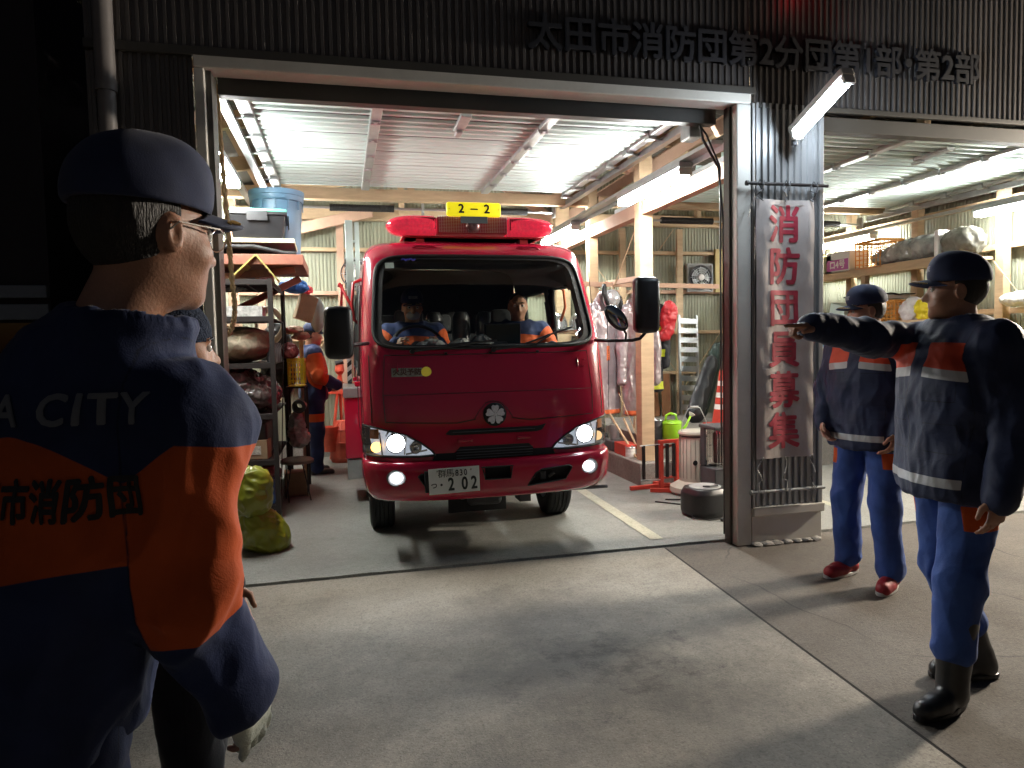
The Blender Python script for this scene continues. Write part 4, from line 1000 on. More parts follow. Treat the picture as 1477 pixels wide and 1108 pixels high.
for x, z0, z1 in ((-.86, 1.55, 1.98),):
    b = MB(); b.tube([(-.80, .95, 1.93), (-.87, .93, 1.90), (-.885, .92, 1.74), (-.87, .92, 1.62), (-.82, .94, 1.58)], .012, 8); b.build('side_rail', M['redflat'], FE, True)
b = MB(); b.tube([(.80, 1.18, 1.90), (.87, 1.18, 1.86), (.885, 1.18, 1.72), (.84, 1.18, 1.60)], .012, 8); b.build('side_rail', mat('orange_rail', (.6, .12, .03), .4), FE, True)
b = MB(); b.tube([(-.86, 1.9, 1.75), (-.97, 1.95, 1.98), (-.98, 2.6, 2.02)], .014, 8); b.tube([(-.95, 2.2, 2.0), (-.97, 2.2, 1.65)], .012, 8); b.build('hose_rail', M['redflat'], FE, True)
# side pump body and boxes behind the cab
b = MB(); b.bx(-.86, .86, CABL+.05, 4.3, .55, 1.55, .02); b.build('rear_body', M['red'], FE)
b = MB(); b.bx(-.80, .80, CABL+.15, 4.2, 1.55, 1.62, .01); b.bx(-.82, -.78, CABL+.1, 4.2, 1.56, 1.78); b.bx(.78, .82, CABL+.1, 4.2, 1.56, 1.78); b.build('hose_bed', M['alu'], FE)
b = MB(); b.bx(-.965, -.80, 1.85, 2.60, .42, .97, .012); b.build('side_box', M['red'], FE)
b = MB(); b.bx(-.975, -.80, 1.83, 2.61, .97, 1.06, .008); b.build('tread_step', M['galv'], FE)
b = MB(); b.bx(-.955, -.82, 1.86, 2.58, .24, .41, .006); b.build('step_plate', M['galv'], FE)
b = MB(); b.box((-.86, 3.0, 2.20), (.075, .05, 1.05), None, .004); b.build('ladder_rail', M['alu'], FE)
b = MB(); b.box((-.78, 3.0, 2.18), (.045, .05, 1.05), None, .004)
for k in range(4): b.tube([(-.86, 3.0, 1.85+.22*k), (-.78, 3.0, 1.85+.22*k)], .014, 8)
b.build('ladder_rail', M['alu'], FE)
# hazard-striped post beside the cab
b = MB()
b.bx(-.925, -.885, 2.55, 2.60, 1.06, 1.62)
b.build('marker_post', M['blackmat'], FE)
b = MB()
for k in range(6): z = 1.08+.09*k; b.prism([(-.926, 2.547, z), (-.884, 2.547, z+.035), (-.884, 2.547, z+.08), (-.926, 2.547, z+.045)], (0, -.002, 0))
b.build('marker_stripe', M['white'], FE)
# ------------------------------------------------ cabin interior
M['trim'] = mat('dash_plastic', (.035, .037, .04), .6, var=.15, scale=12, bump=.1)
M['seat'] = mat('seat_fabric', (.045, .048, .055), .85, var=.2, scale=30, bump=.15)
b = MB(); b.grid(lambda u, v: ((2*u-1)*.72, [.20, .28, .50, .62, .66][round(v*4)] + (.10*abs(2*u-1)**2.5), [1.385, 1.405, 1.40, 1.36, 1.0][round(v*4)]-.02*abs(2*u-1)**3), 24, 4); b.build('dashboard', M['trim'], FE, 60)
b = MB(); b.bx(-.12, .22, .50, .62, 1.38, 1.44, .02); b.bx(.05, .32, .52, .56, 1.40, 1.57, .008); b.build('radio_console', M['blackmat'], FE)
b = MB(); b.bx(.06, .31, .515, .519, 1.415, 1.56, .001); b.build('screen', mat('dark_screen', (.02, .03, .028), .12), FE)
sd = SDF((-.55, .2, 1.36), (-.1, .6, 1.55), .008)
for k in range(7): sd.ell((-.42+.045*k, .36+.02*math.sin(k*2), 1.41+.02*math.sin(k*1.3)), (.045, .05, .03), .02)
sdf_obj(sd, 'dash_cloth', mat('grey_cloth', (.33, .33, .32), .9, bump=.3), FE, wr=lambda p: .010*ridged(p, 30, 30, 30))
sd = SDF((-.15, .2, 1.34), (.2, .6, 1.55), .008); sd.ell((.0, .40, 1.41), (.085, .07, .075), .02); sdf_obj(sd, 'dash_bag', mat('clear_bag_dark', (.08, .085, .09), .15, coat=.6, var=.5, scale=20), FE, wr=lambda p: .008*ridged(p, 22, 22, 22))
SW = MB(); SW.tube([(.185*math.cos(a), .185*math.sin(a), 0) for a in [i*2*PI/48 for i in range(48)]], .013, 8, closed=True)
SW.tube([(-.18, 0, 0), (0, -.01, -.03), (.18, 0, 0)], .011, 8); SW.tube([(0, -.18, 0), (0, 0, -.03)], .012, 8); SW.lathe([(0, .02), (.05, .01), (.055, -.04), (0, -.05)], (0, 0, -.02), 20)
SW.build('steering_wheel', M['black'], FE, 40, loc=(-.42, .72, 1.42), rot=(math.radians(52), 0, 0))
def seat(x, y, bench=False):
    o = bpy.data.objects.new('seat', None); COL.objects.link(o); o.parent = FE; o.location = (x, y, 0)
    w = .24
    b = MB(); b.bx(-w, w, -.22, .22, .86, .98, .04); b.build('cushion', M['seat'], o, 40)
    b = MB(); b.box((0, .26, 1.24), (2*w-.02, .11, .58), Matrix.Rotation(math.radians(-8), 4, 'X'), .04); b.build('backrest', M['seat'], o, 40)
    b = MB(); b.box((0, .31, 1.63), (.24, .09, .17), Matrix.Rotation(math.radians(-6), 4, 'X'), .035); b.tube([(-.05, .30, 1.5), (-.05, .31, 1.6)], .007, 6); b.tube([(.05, .30, 1.5), (.05, .31, 1.6)], .007, 6); b.build('headrest', M['seat'], o, 40)
for x in (-.42, .40): seat(x, 1.08)
for x in (-.50, -.05, .42): seat(x, 1.98)
for i, x in enumerate((-.18, .06, .27)):        # silver headrest-like cylinders of the breathing sets behind the front seats
    b = MB(); b.lathe([(0, .16), (.05, .155), (.075, .11), (.08, 0), (.08, -.16), (0, -.17)], (x, 1.62, 1.55), 24); b.build('air_cylinder', mat('dull_cylinder', (.16, .16, .17), .3, metal=.8), FE, 40)
# ------------------------------------------------ chassis
b = MB(); b.bar((-.33, .35, .5), (-.33, 4.2, .5), .07, .16); b.bar((.33, .35, .5), (.33, 4.2, .5), .07, .16); b.bx(-.40, .40, .12, .40, .40, .47, .01); b.build('chassis_rail', M['blackmat'], FE)
b = MB(); b.tube([(-.66, 1.06, .33), (.66, 1.06, .33)], .05, 12); b.bx(-.35, .35, .98, 1.14, .26, .36, .02); b.tube([(-.5, .86, .30), (.72, .84, .33)], .017, 8); b.bx(-.1, .16, .55, 1.3, .22, .5, .03); b.build('front_axle', M['dkgrey'], FE)
b = MB(); b.tube([(-.30, .12, .395), (.82, .10, .40)], .012, 8); b.bx(-.34, -.28, .1, .16, .385, .43); b.tube([(-.2, .25, .36), (.35, .3, .38)], .014, 8); b.bx(.0, .05, .1, .14, .385, .42); b.bx(.22, .30, .25, .4, .30, .42); b.build('undertray', M['dkgrey'], FE)
b = MB(); b.bx(-.24, .20, .6, .62, .17, .44, .004); b.build('mud_guard', M['blackmat'], FE)
b = MB(); b.tube([(.15, .30, .40), (.25, .35, .37), (.38, .3, .40)], .022, 10); b.build('pipe', M['galv'], FE, True)
def wheel(x, y, rz=0., w=.19, r=.345):
    o = bpy.data.objects.new('wheel', None); COL.objects.link(o); o.parent = FE; o.location = (x, y, r); o.rotation_euler = (0, 0, rz)
    h = w/2
    prof = [(.205, -h*.9), (.24, -h), (.30, -h), (.328, -h*.92), (r-.006, -h*.75)]
    for k in range(5):
        a_ = -h*.66+k*h*.33
        prof += [(r, a_-.012), (r, a_+.010), (r-.010, a_+.013), (r-.010, a_+.018)] if k < 4 else [(r, a_-.012), (r, a_+.01)]
    prof += [(r-.006, h*.78), (.328, h*.92), (.30, h), (.24, h), (.205, h*.9)]
    b = MB(); b.lathe(prof, seg=72, axis='X')
    b.build('tyre', M['tyre'], o, 35)
    b = MB(); b.lathe([(.207, -h*.9), (.19, -h*.7), (.18, -h*.2), (.10, -h*.1), (.09, -h*.8), (.0, -h*.85)], seg=40, axis='X'); b.build('inner_rim', M['galv'], o, 40); b = MB(); b.lathe([(.207, h*.9), (.19, h*.7), (.18, h*.2), (.10, h*.1), (.09, h*.8), (0, h*.85)], seg=40, axis='X')
    for k in range(6):
        a = k*PI/3
        for e in ((1,) if x > 0 else (1,)): b.tube([(e*h*.1, .14*math.cos(a), .14*math.sin(a)), (e*h*.35, .14*math.cos(a), .14*math.sin(a))], .012, 6)
    b.build('hub', M['galv'], o, 40)
wheel(-.70, 1.06, math.radians(-3)); wheel(.70, 1.06, math.radians(-3)); wheel(-.70, 3.5); wheel(.70, 3.5)
b = MB()
for s_ in (-1, 1):
    b.grid(lambda u, v, s_=s_: (s_*(.58+.25*v), 1.06+.43*math.cos(PI*u), .33+.43*math.sin(PI*u)), 20, 2)
b.build('wheel_arch', M['blackmat'], FE, True, solid=.008)

for s_ in (-1, 1):      # the lit low beams
    ld = bpy.data.lights.new('low_beam', 'SPOT'); ld.energy = 26; ld.spot_size = math.radians(125); ld.spot_blend = .8; ld.shadow_soft_size = .05; ld.color = (.86, .93, 1.)
    lo_ = bpy.data.objects.new('low_beam', ld); COL.objects.link(lo_); lo_.parent = FE; lo_.location = (s_*.655, -.06, .787); lo_.rotation_euler = (math.radians(82), 0, math.radians(180))
# ================================================================== people
def fabric(name, base, alt=(.52, .085, .016), tape=(.42, .42, .42), rough=.78, weave=420.):
    m = bpy.data.materials.new(name); m.use_nodes = True; nt = m.node_tree; L = nt.links; P = nt.nodes['Principled BSDF']
    tc = nd(nt, 'ShaderNodeTexCoord'); n = nd(nt, 'ShaderNodeTexNoise'); n.inputs['Scale'].default_value = 9; n.inputs['Detail'].default_value = 8; L.new(tc.outputs['Object'], n.inputs['Vector'])
    def mix(f, x, y):
        k = nd(nt, 'ShaderNodeMix', data_type='RGBA')
        if f is not None: L.new(f, k.inputs[0])
        for s, v in ((6, x), (7, y)):
            if isinstance(v, tuple): k.inputs[s].default_value = (*v, 1)
            else: L.new(v, k.inputs[s])
        return k.outputs[2]
    def att(nm, w=.0008):
        a = nd(nt, 'ShaderNodeAttribute', attribute_name=nm); r = nd(nt, 'ShaderNodeMapRange'); r.inputs[1].default_value = -w; r.inputs[2].default_value = w; L.new(a.outputs['Fac'], r.inputs[0]); return r.outputs[0]
    mr = nd(nt, 'ShaderNodeMapRange'); mr.inputs[1].default_value = .3; mr.inputs[2].default_value = .7; L.new(n.outputs['Fac'], mr.inputs[0])
    q = lambda c, f: tuple(v*f for v in c)
    c = mix(mr.outputs[0], q(base, .78), q(base, 1.25)); o = mix(mr.outputs[0], q(alt, .82), q(alt, 1.12)); c = mix(att('orange'), c, o)
    se = att('seam', .0012); c = mix(se, c, q(base, .35))
    tf = att('tape'); c = mix(tf, c, tape); L.new(c, P.inputs['Base Color'])
    P.inputs['Roughness'].default_value = rough; P.inputs['Sheen Weight'].default_value = .08; P.inputs['Sheen Roughness'].default_value = .4
    P.inputs['Specular IOR Level'].default_value = .3
    mm = nd(nt, 'ShaderNodeMapRange'); mm.inputs[3].default_value = rough; mm.inputs[4].default_value = .35; L.new(tf, mm.inputs[0]); L.new(mm.outputs[0], P.inputs['Roughness'])
    w1 = nd(nt, 'ShaderNodeTexNoise'); w1.inputs['Scale'].default_value = weave; w1.inputs['Detail'].default_value = 2; L.new(tc.outputs['Object'], w1.inputs['Vector'])
    w2 = nd(nt, 'ShaderNodeTexNoise'); w2.inputs['Scale'].default_value = 16; w2.inputs['Detail'].default_value = 6; w2.inputs['Distortion'].default_value = .6; L.new(tc.outputs['Object'], w2.inputs['Vector'])
    b1 = nd(nt, 'ShaderNodeBump'); b1.inputs['Strength'].default_value = .25; b1.inputs['Distance'].default_value = .002; L.new(w1.outputs['Fac'], b1.inputs['Height'])
    b2 = nd(nt, 'ShaderNodeBump'); b2.inputs['Strength'].default_value = .35; b2.inputs['Distance'].default_value = .012; L.new(w2.outputs['Fac'], b2.inputs['Height']); L.new(b1.outputs[0], b2.inputs['Normal'])
    L.new(b2.outputs[0], P.inputs['Normal']); return m
F_UNI = fabric('navy_uniform_cloth', (.016, .027, .085))
F_COAT = fabric('navy_padded_coat', (.013, .020, .056), alt=(.58, .06, .02), rough=.62)
F_TROU = fabric('blue_trouser_cloth', (.038, .085, .29))
F_DARK = fabric('dark_jacket_cloth', (.012, .013, .018))
M['skin'] = mat('skin', (.40, .20, .125), .5, var=.12, scale=30, bump=.12, bscale=220)
M['skin'].node_tree.nodes['Principled BSDF'].inputs['Subsurface Weight'].default_value = .12
M['skin'].node_tree.nodes['Principled BSDF'].inputs['Subsurface Scale'].default_value = .008
M['hair'] = mat('dark_hair', (.022, .018, .016), .55, var=.4, scale=90, bump=.9, bscale=260, sx=(1, 1, .15))
M['cap'] = mat('navy_cap_cloth', (.012, .021, .070), .8, var=.2, scale=14, bump=.08, bscale=500, sheen=.1)
M['glove'] = mat('pale_work_glove', (.62, .66, .58), .8, var=.12, scale=20, bump=.3, bscale=150)
M['boot'] = mat('black_rubber_boot', (.014, .014, .015), .35, var=.3, scale=12)
M['redshoe'] = mat('red_shoe', (.28, .012, .018), .6, var=.25, scale=20, bump=.2)
M['sole'] = mat('pale_sole', (.5, .48, .45), .6)
M['blackshoe'] = mat('black_shoe', (.015, .015, .017), .5)
M['eye'] = mat('eye_white', (.55, .52, .48), .2, var=.02); M['iris'] = mat('iris', (.012, .008, .006), .15, var=.02)

def V3(*a): return np.array(a, float)
def unit(v): v = np.array(v, float); return v/np.linalg.norm(v)
def segt(P, a, b):
    a = np.array(a); ba = np.array(b)-a; L2 = (ba*ba).sum(); t = ((P-a)@ba)/L2; c = np.clip(t, 0, 1)
    return t*math.sqrt(L2), np.linalg.norm(P-a-c[:, None]*ba, axis=1)
def hand(sd, wrist, D, N, side, curl=(.35, .35, .35, .35), thumb=.5, sc=1., r=1.):
    """D fingers' direction, N palm normal (curl side); side=+1 right hand"""
    D = unit(D); N = unit(N-D*np.dot(N, D)); S = np.cross(N, D)*side*-1          # thumb side
    w = np.array(wrist); k = .006
    for o, l in ((-.028, .082), (-.010, .088), (.010, .088), (.028, .084)):
        sd.cone(w+S*o*.6*sc, w+(D*l+S*o)*sc, .0165*sc*r, .0125*sc*r, k=.012)
    for i, (o, l, L) in enumerate(((.031, .086, .072), (.0105, .091, .080), (-.0105, .088, .073), (-.031, .080, .056))):
        p = w+(D*l+S*o)*sc; c = curl[i]; rr = (.0092, .0095, .0088, .0078)[i]*sc*r; a = 0.; d0 = unit(D+S*o*1.2)
        for j, f in enumerate((.45, .30, .25)):
            a += c*(1., 1.1, .8)[j]; d = d0*math.cos(a)+N*math.sin(a); q = p+d*L*f*sc; sd.cone(p, q, rr, rr*.92, k=.003); p = q; rr *= .92
    p = w+(D*.022+S*.026+N*.010)*sc; q = p+(D*.036+S*.026+N*.012)*sc; q2 = q+(D*.034+S*(.010-.02*thumb)+N*.016*thumb)*sc
    sd.cone(p, q, .0145*sc*r, .0115*sc*r, k=.012); sd.cone(q, q2, .0112*sc*r, .0095*sc*r, k=.004)

def person(label, loc, rz, arms, legs=None, h=.008, hh=None, scale=1., headyaw=0., headpitch=0., coat='uniform', trousers=F_TROU, cap='cap', glove=(False, False), shoes='black', mask=False, glasses=False, lean=(0, 0), hem=.86, jm=None, group=None, bulk=1., hcurl=None, hair=True, eyes=True, shw=.185, shz=1.395, fold=1.15, nk=0., slv=.365, hx=(0, 0), flaps=True):
    """facing +y before rz; arms = ((elbow, wrist, handdir, palmnormal) right, left)"""
    legs = legs or (((.105, .01, .48), (.115, -.01, .09), (0.15, 1, 0)), ((-.105, .01, .48), (-.115, -.01, .09), (-.15, 1, 0)))
    lx, ly = lean                                        # forward/side lean of the upper trunk
    sh = lambda z: V3(lx*max(0, z-.9)/.5, ly*max(0, z-.9)/.5, 0)
    SHR, SHL = V3(shw, -.01, shz)+sh(1.4), V3(-shw, -.01, shz)+sh(1.4); dz = shz-1.395
    HB = V3(hx[0], .005+hx[1], 1.47+nk)+sh(1.47)
    Rh = Matrix.Rotation(headyaw, 3, 'Z') @ Matrix.Rotation(headpitch, 3, 'X')
    R4 = Rh.to_4x4()
    def hp(x, y, z): return np.array(Vector(HB)+Rh @ Vector((x, y, z-1.47)))
    pts = [V3(0, 0, 0), SHR, SHL, hp(0, .14, 1.6), hp(0, -.12, 1.6), hp(0, 0, 1.75)]
    for a in arms: pts += [np.array(a[0]), np.array(a[1])+unit(a[2])*.2, np.array(a[1])]
    for l in legs: pts += [np.array(l[0]), np.array(l[1]), np.array(l[1])+V3(0, .2, 0)]
    pts = np.array(pts); lo = pts.min(0)-.14; hi = pts.max(0)+.14
    # --- body (skin): trunk, limbs, neck and head in one surface
    sd = SDF(lo, hi, h); tr = [(z, cx+sh(z)[0], cy+sh(z)[1], rx, ry) for z, cx, cy, rx, ry in ((.80, 0, 0, .13, .09), (.95, 0, 0, .135, .095), (1.1, 0, .0, .12, .085), (1.3, 0, 0, .145, .10), (1.40, 0, -.01, .13, .075), (1.45, 0, -.01, .06, .05))]
    sd.loft(tr, .03)
    ctr = V3(0, -.01, 1.40)+sh(1.4)
    for S, a in zip((SHR, SHL), arms):
        sd.cone(ctr, S, .05, .048, .03); sd.cone(S, a[0], .045, .038, .02); sd.cone(a[0], a[1], .038, .026, .02)
    for i, (a, s_) in enumerate(zip(arms, (1, -1))):
        cu = hcurl[i] if hcurl and hcurl[i] else (.35, .4, .45, .5)
        hand(sd, a[1], a[2], np.array(a[3], float), s_, cu)
    for s_, l in zip((1, -1), legs):
        hip = V3(.085*s_, 0, .90); sd.cone(hip, l[0], .075, .05, .02); sd.cone(l[0], l[1], .048, .035, .02); d = unit(V3(*l[2])); sd.cone(np.array(l[1])-V3(0, 0, .03), np.array(l[1])+d*.12-V3(0, 0, .045), .035, .028, .02)
    sd.cone(V3(0, -.025, 1.42)+sh(1.42), hp(0, -.012, 1.53), .058, .054, .02)
    E = lambda c, r, k=.012, sub=False: sd.ell(hp(*c), r, k, sub, rot=R4)
    E((0, -.008, 1.605), (.074, .094, .090)); E((0, .022, 1.560), (.062, .070, .075), .03); E((0, .040, 1.520), (.046, .048, .040), .03)
    E((0, .075, 1.495), (.022, .018, .016), .02)                                       # chin
    sd.cone(hp(0, .084, 1.597), hp(0, .107, 1.560), .008, .0125, .010); E((.013, .096, 1.557), (.009, .010, .008), .006); E((-.013, .096, 1.557), (.009, .010, .008), .006)
    for q in (1, -1):
        E((.030*q, .080, 1.618), (.024, .012, .008), .012)                               # brow
        E((.046*q, .052, 1.560), (.022, .026, .022), .02)                                # cheek
        E((.031*q, .096, 1.597), (.016, .014, .011), .008, True)                         # socket
        sd.ell(hp(.077*q, -.006, 1.580), (.009, .019, .031), .006, rot=R4 @ Matrix.Rotation(-.35*q, 4, 'Z'))
        sd.ell(hp(.084*q, -.002, 1.584), (.005, .010, .018), .004, True, rot=R4 @ Matrix.Rotation(-.35*q, 4, 'Z'))
    E((0, .083, 1.530), (.024, .012, .006), .005); E((0, .081, 1.518), (.020, .012, .007), .005); E((0, .097, 1.5245), (.022, .008, .0025), .003, True)
    body = sdf_obj(sd, 'person', M['skin'], it=1); body.location = loc; body.rotation_euler = (0, 0, rz); body.scale = (scale,)*3
    tag(body, label, 'person', group); body.name = 'person'
    hs = hh or h
    if eyes:
        for q in (1, -1):
            o = MB(); p = hp(.031*q, .078, 1.597); bmesh.ops.create_uvsphere(o.bm, u_segments=16, v_segments=10, radius=.0125); o.bm.faces.ensure_lookup_table()
            d = Rh @ Vector((0, 1, 0))
            for f in o.bm.faces: f.material_index = 1 if f.calc_center_median().normalized().dot(d) > .86 else 0
            o.xf(Matrix.Translation(p)); o.build('eye', [M['eye'], M['iris']], body, True)
            o = MB(); o.tube([Vector(hp(.014*q, .092, 1.617)), Vector(hp(.03*q, .0935, 1.624)), Vector(hp(.050*q, .080, 1.617))], [.002, .0035, .0015], 6); o.build('eyebrow', M['hair'], body)
    hlo, hhi = hp(0, 0, 1.6)-.26, hp(0, 0, 1.6)+.26
    if hair:
        sd = SDF(hlo, hhi, hs*.8); E2 = lambda c, r, k=.01, sub=False: sd.ell(hp(*c), r, k, sub, rot=R4)
        E2((0, -.014, 1.605), (.079, .094, .094)); sd.rbox(hp(0, .09, 1.55), (.12, .075, .085), .01, .01, True, rot=R4); sd.rbox(hp(0, -.0, 1.46), (.14, .14, .055), .01, .02, True, rot=R4)
        E2((.085, -.004, 1.575), (.02, .03, .04), .008, True); E2((-.085, -.004, 1.575), (.02, .03, .04), .008, True)
        sdf_obj(sd, 'hair', M['hair'], body)
    if cap == 'cap':
        sd = SDF(hlo, hhi, hs*.75); E2 = lambda c, r, k=.01, sub=False: sd.ell(hp(*c), r, k, sub, rot=R4)
        E2((0, -.012, 1.640), (.089, .107, .100)); E2((0, .030, 1.678), (.074, .064, .060), .03); sd.rbox(hp(0, 0, 1.56), (.2, .2, .062), .005, .004, True, rot=R4)
        E2((0, -.005, 1.628), (.0795, .098, .080), .004, True)
        cp = sdf_obj(sd, 'cap', M['cap'], body, it=1, wr=lambda p: .0022*fnoise(p, 22, 3))
        def brim(u, v):
            a = (u-.5)*2; w = .076; x = a*w; e = math.sqrt(max(0, 1-a*a)); y0 = .090*math.sqrt(max(0, 1-(x/.088)**2))*1.0-.008; y = y0+v*.080*e**.8
            return Vector(hp(x, y, 1.636-.034*a*a-.16*(y-.08)*.6-.25*max(0, y-.11)*.3+.0))
        bb = MB(); bb.grid(brim, 30, 10); bb.build('peak', M['cap'], cp, True, solid=.005)
        gold = mat('gold_braid', (.42, .26, .08), .5, var=.4, scale=120)
        bb = MB(); 
        for k in range(18):
            u = .12+.76*k/17
            if abs(u-.5) < .1: continue
            p = brim(u, .72)+Vector((0, 0, .004)); q = brim(u+.02, .93)+Vector((0, 0, .004)); bb.tube([p, q], .0028, 5)
        bb.build('peak_braid', gold, cp)
        me = text_mesh('消防団', .024, .001); b2 = wrapped(me, lambda x, y: Vector(hp(x, .0975+.001-(x*x)*4-.0, 1.675+y)), .01)
        cp_bvh = BVHTree.FromPolygons([v.co.copy() for v in cp.data.vertices], [tuple(p.vertices) for p in cp.data.polygons])
        fd = Rh @ Vector((0, 1, 0))
        for v in b2.bm.verts:
            r_ = cp_bvh.ray_cast(v.co+fd*.1, -fd)
            if r_[0] is not None: v.co = r_[0]+fd*.0012
        b2.build('embroidery', mat('grey_thread', (.30, .30, .34), .7), cp)
    elif cap == 'knit':
        sd = SDF(hlo, hhi, hs*.8); sd.ell(hp(0, -.012, 1.635), (.093, .108, .100), .01, rot=R4); sd.rbox(hp(0, 0, 1.53), (.2, .2, .075), .02, .012, True, rot=R4); sd.ell(hp(0, -.008, 1.61), (.079, .096, .090), .004, True, rot=R4)
        cp = sdf_obj(sd, 'knit_cap', mat('navy_knit', (.012, .022, .050), .95, bump=1., bscale=160), body, wr=lambda p: .003*fnoise(p, 70))
    if glasses:
        b = MB()
        for q in (1, -1):
            P = [Vector(hp(q*.033+.025*math.cos(a)*(1.0), .104-.10*abs(q*.033+.025*math.cos(a))**1.5*4, 1.592+.019*math.sin(a))) for a in [i*2*PI/24 for i in range(24)]]; b.tube(P, .0013, 5, closed=True)
            b.tube([Vector(hp(q*.058, .094, 1.598)), Vector(hp(q*.076, .075, 1.600)), Vector(hp(q*.085, .0, 1.598)), Vector(hp(q*.083, -.012, 1.585))], .0016, 5)
        b.tube([Vector(hp(.010, .104, 1.594)), Vector(hp(-.010, .104, 1.594))], .0014, 5); gl = b.build('glasses', mat('pale_metal_frame', (.6, .58, .55), .25, metal=.9), body)
        b = MB()
        for q in (1, -1): b.poly([Vector(hp(q*.033+.025*math.cos(a), .104-.10*abs(q*.033+.025*math.cos(a))**1.5*4, 1.592+.019*math.sin(a))) for a in [i*2*PI/20 for i in range(20)]])
        b.build('lens', film('spectacle_lens', gl=.05, rough=.02), gl)
    if mask:
        sd = SDF(hlo, hhi, hs*.8); sd.ell(hp(0, .052, 1.535), (.058, .062, .048), .01, rot=R4); sd.ell(hp(0, .030, 1.538), (.060, .062, .075), .004, True, rot=R4); sdf_obj(sd, 'face_mask', mat('grey_mask', (.32, .34, .38), .8), body)
        b = MB()
        for q in (1, -1): b.tube([Vector(hp(q*.05, .07, 1.55)), Vector(hp(q*.078, .0, 1.56))], .002, 5)
        b.build('mask_loop', mat('grey_mask', (.3, .3, .3)), body)
    # --- jacket
    big = coat == 'coat'; g = (1.12 if big else 1.0)*bulk
    sd = SDF(lo, hi, h); secs = [(hem, 0, 0, .195, .150), (hem+.05, 0, 0, .205, .155), (1.02, 0, 0, .196, .145), (1.18, 0, .004, .205, .150), (1.30+dz*.8, 0, .0, .205, .140), (1.38+dz*.6, 0, -.008, .18, .115), (1.42+dz*.3, 0, -.012, .13, .085), (1.455, 0, -.014, .09, .075)]
    sd.loft([(z, cx+sh(z)[0], cy+sh(z)[1], rx*g, ry*g) for z, cx, cy, rx, ry in secs], .05)
    r0, r1, r2 = (.074, .060, .047) if big else (.076, .062, .052)
    for S, a in zip((SHR, SHL), arms):
        e, w_ = np.array(a[0]), np.array(a[1]); w2 = w_+(w_-e)*.02; S_ = S+V3(0, 0, -.012)
        sd.cone(ctr+V3(0, 0, -.02), S_+V3(0, 0, -.004), .086*g, .064*g, .07); sd.cone(S_, e, r0*.93*bulk, r1*bulk, .05); sd.cone(e, w2, r1*bulk, r2*bulk, .03)
        sd.cone(w2+unit(w_-e)*.012, w2+unit(w_-e)*.08, r2*bulk*1.02, r2*bulk*1.05, .004, sub=True) if False else None
    cz = (1.535 if big else 1.520)+nk*.95
    hv = V3(hx[0], hx[1], 0); sd.cone(V3(0, -.02, 1.42)+sh(1.42)+hv*.4, V3(0, -.012, cz-.045)+sh(1.47)+hv, .082, .078 if not big else .084, .03)
    sd.cone(V3(0, -.012, cz+.03)+sh(1.47)+hv, V3(0, -.010, cz+.1)+sh(1.47)+hv, .12, .12, .006, sub=True)
    sd.cone(V3(0, -.012, cz-.02)+sh(1.47)+hv, V3(0, -.008, cz+.04)+sh(1.47)+hv, .066, .070, .006, sub=True)
    sd.add(lambda x, y, z: z-hem+0*x+0*y, lo, V3(hi[0], hi[1], hem), .006, sub=True) if False else None
    def wr(p):
        el = 0.
        for a in arms:
            d = (p-Vector(a[0])).length; el = max(el, math.exp(-(d/.13)**2))
        hemf = math.exp(-((p.z-hem)/.12)**2)
        w = (.0045+.008*el+.003*hemf)*ridged(p, 9, 9, 5.5, 2)+.0020*ridged(p, 22, 22, 9, 5)+.0022*fnoise(p, 5, 1)
        if big: w += .004*math.sin(p.z*55)*0
        w += .005*ridged(Vector((p.x+p.z*.45, p.y-p.z*.3, p.z)), 6.5, 6.5, 3.2, 11)*(1+.8*el)
        return w*fold
    A_ = [(S, np.array(a[0]), np.array(a[1])) for S, a in zip((SHR, SHL), arms)]
    xs = shw-.018
    def armmask(P):
        best = np.full(len(P), -1.); s_l = np.zeros(len(P)); P2 = P-sh(1.3)
        for S, e, w_ in A_:
            su, du = segt(P, S, e); sf, df = segt(P, e, w_); Lu = np.linalg.norm(e-S)
            k = np.clip((df-du)/.06+.5, 0, 1); s = (1-k)*(Lu+np.maximum(sf, 0))+k*np.minimum(su, Lu); d = np.minimum(du, df)
            m = np.minimum(np.maximum(np.sign(S[0])*P2[:, 0]-xs, P2[:, 1]-.17), .125-d)
            hit = m > best; best = np.where(hit, m, best); s_l = np.where(hit, s, s_l)
        return best, s_l
    def orange(P):
        x, y, z = P[:, 0]-sh(1.3)[0], P[:, 1], P[:, 2]; am, s = armmask(P)
        if coat == 'uniform':
            zt = 1.352+dz*.45-.075*np.clip(np.abs(x)/.15, 0, 1)**1.6; zt = np.where(y > .03, 1.36+dz*.4-.10*np.abs(x), zt); t = np.minimum(zt-z, z-(1.135+.012*np.sin(x*12)))
            xo = np.abs(x)-xs; a = np.minimum(s-.095+.9*np.clip(xo, 0, .07), slv-s+.02*np.sin(y*20)); return np.maximum(np.minimum(a, am), np.minimum(t, -am))
        if coat == 'coat':
            t = z-(1.30-.10*np.abs(x)); t = np.minimum(t, np.abs(x)-.035); t = np.minimum(t, 1.385-z); t = np.minimum(t, 1.44-z); t = np.maximum(t, np.minimum(.045-np.abs(y+.01), np.minimum(np.abs(x)-.12, 1.25-z)))
            return np.minimum(t, -am)
        return np.full(len(P), -1.)
    def tape(P):
        x, z = P[:, 0]-sh(1.3)[0], P[:, 2]; am, s = armmask(P)
        if coat == 'coat':
            t = .019-np.abs(z-(1.282-.10*np.abs(x))); t = np.minimum(t, np.abs(x)-.035); t = np.maximum(t, .017-np.abs(z-(hem+.065))); return np.minimum(t, -am)
        return np.full(len(P), -1.)
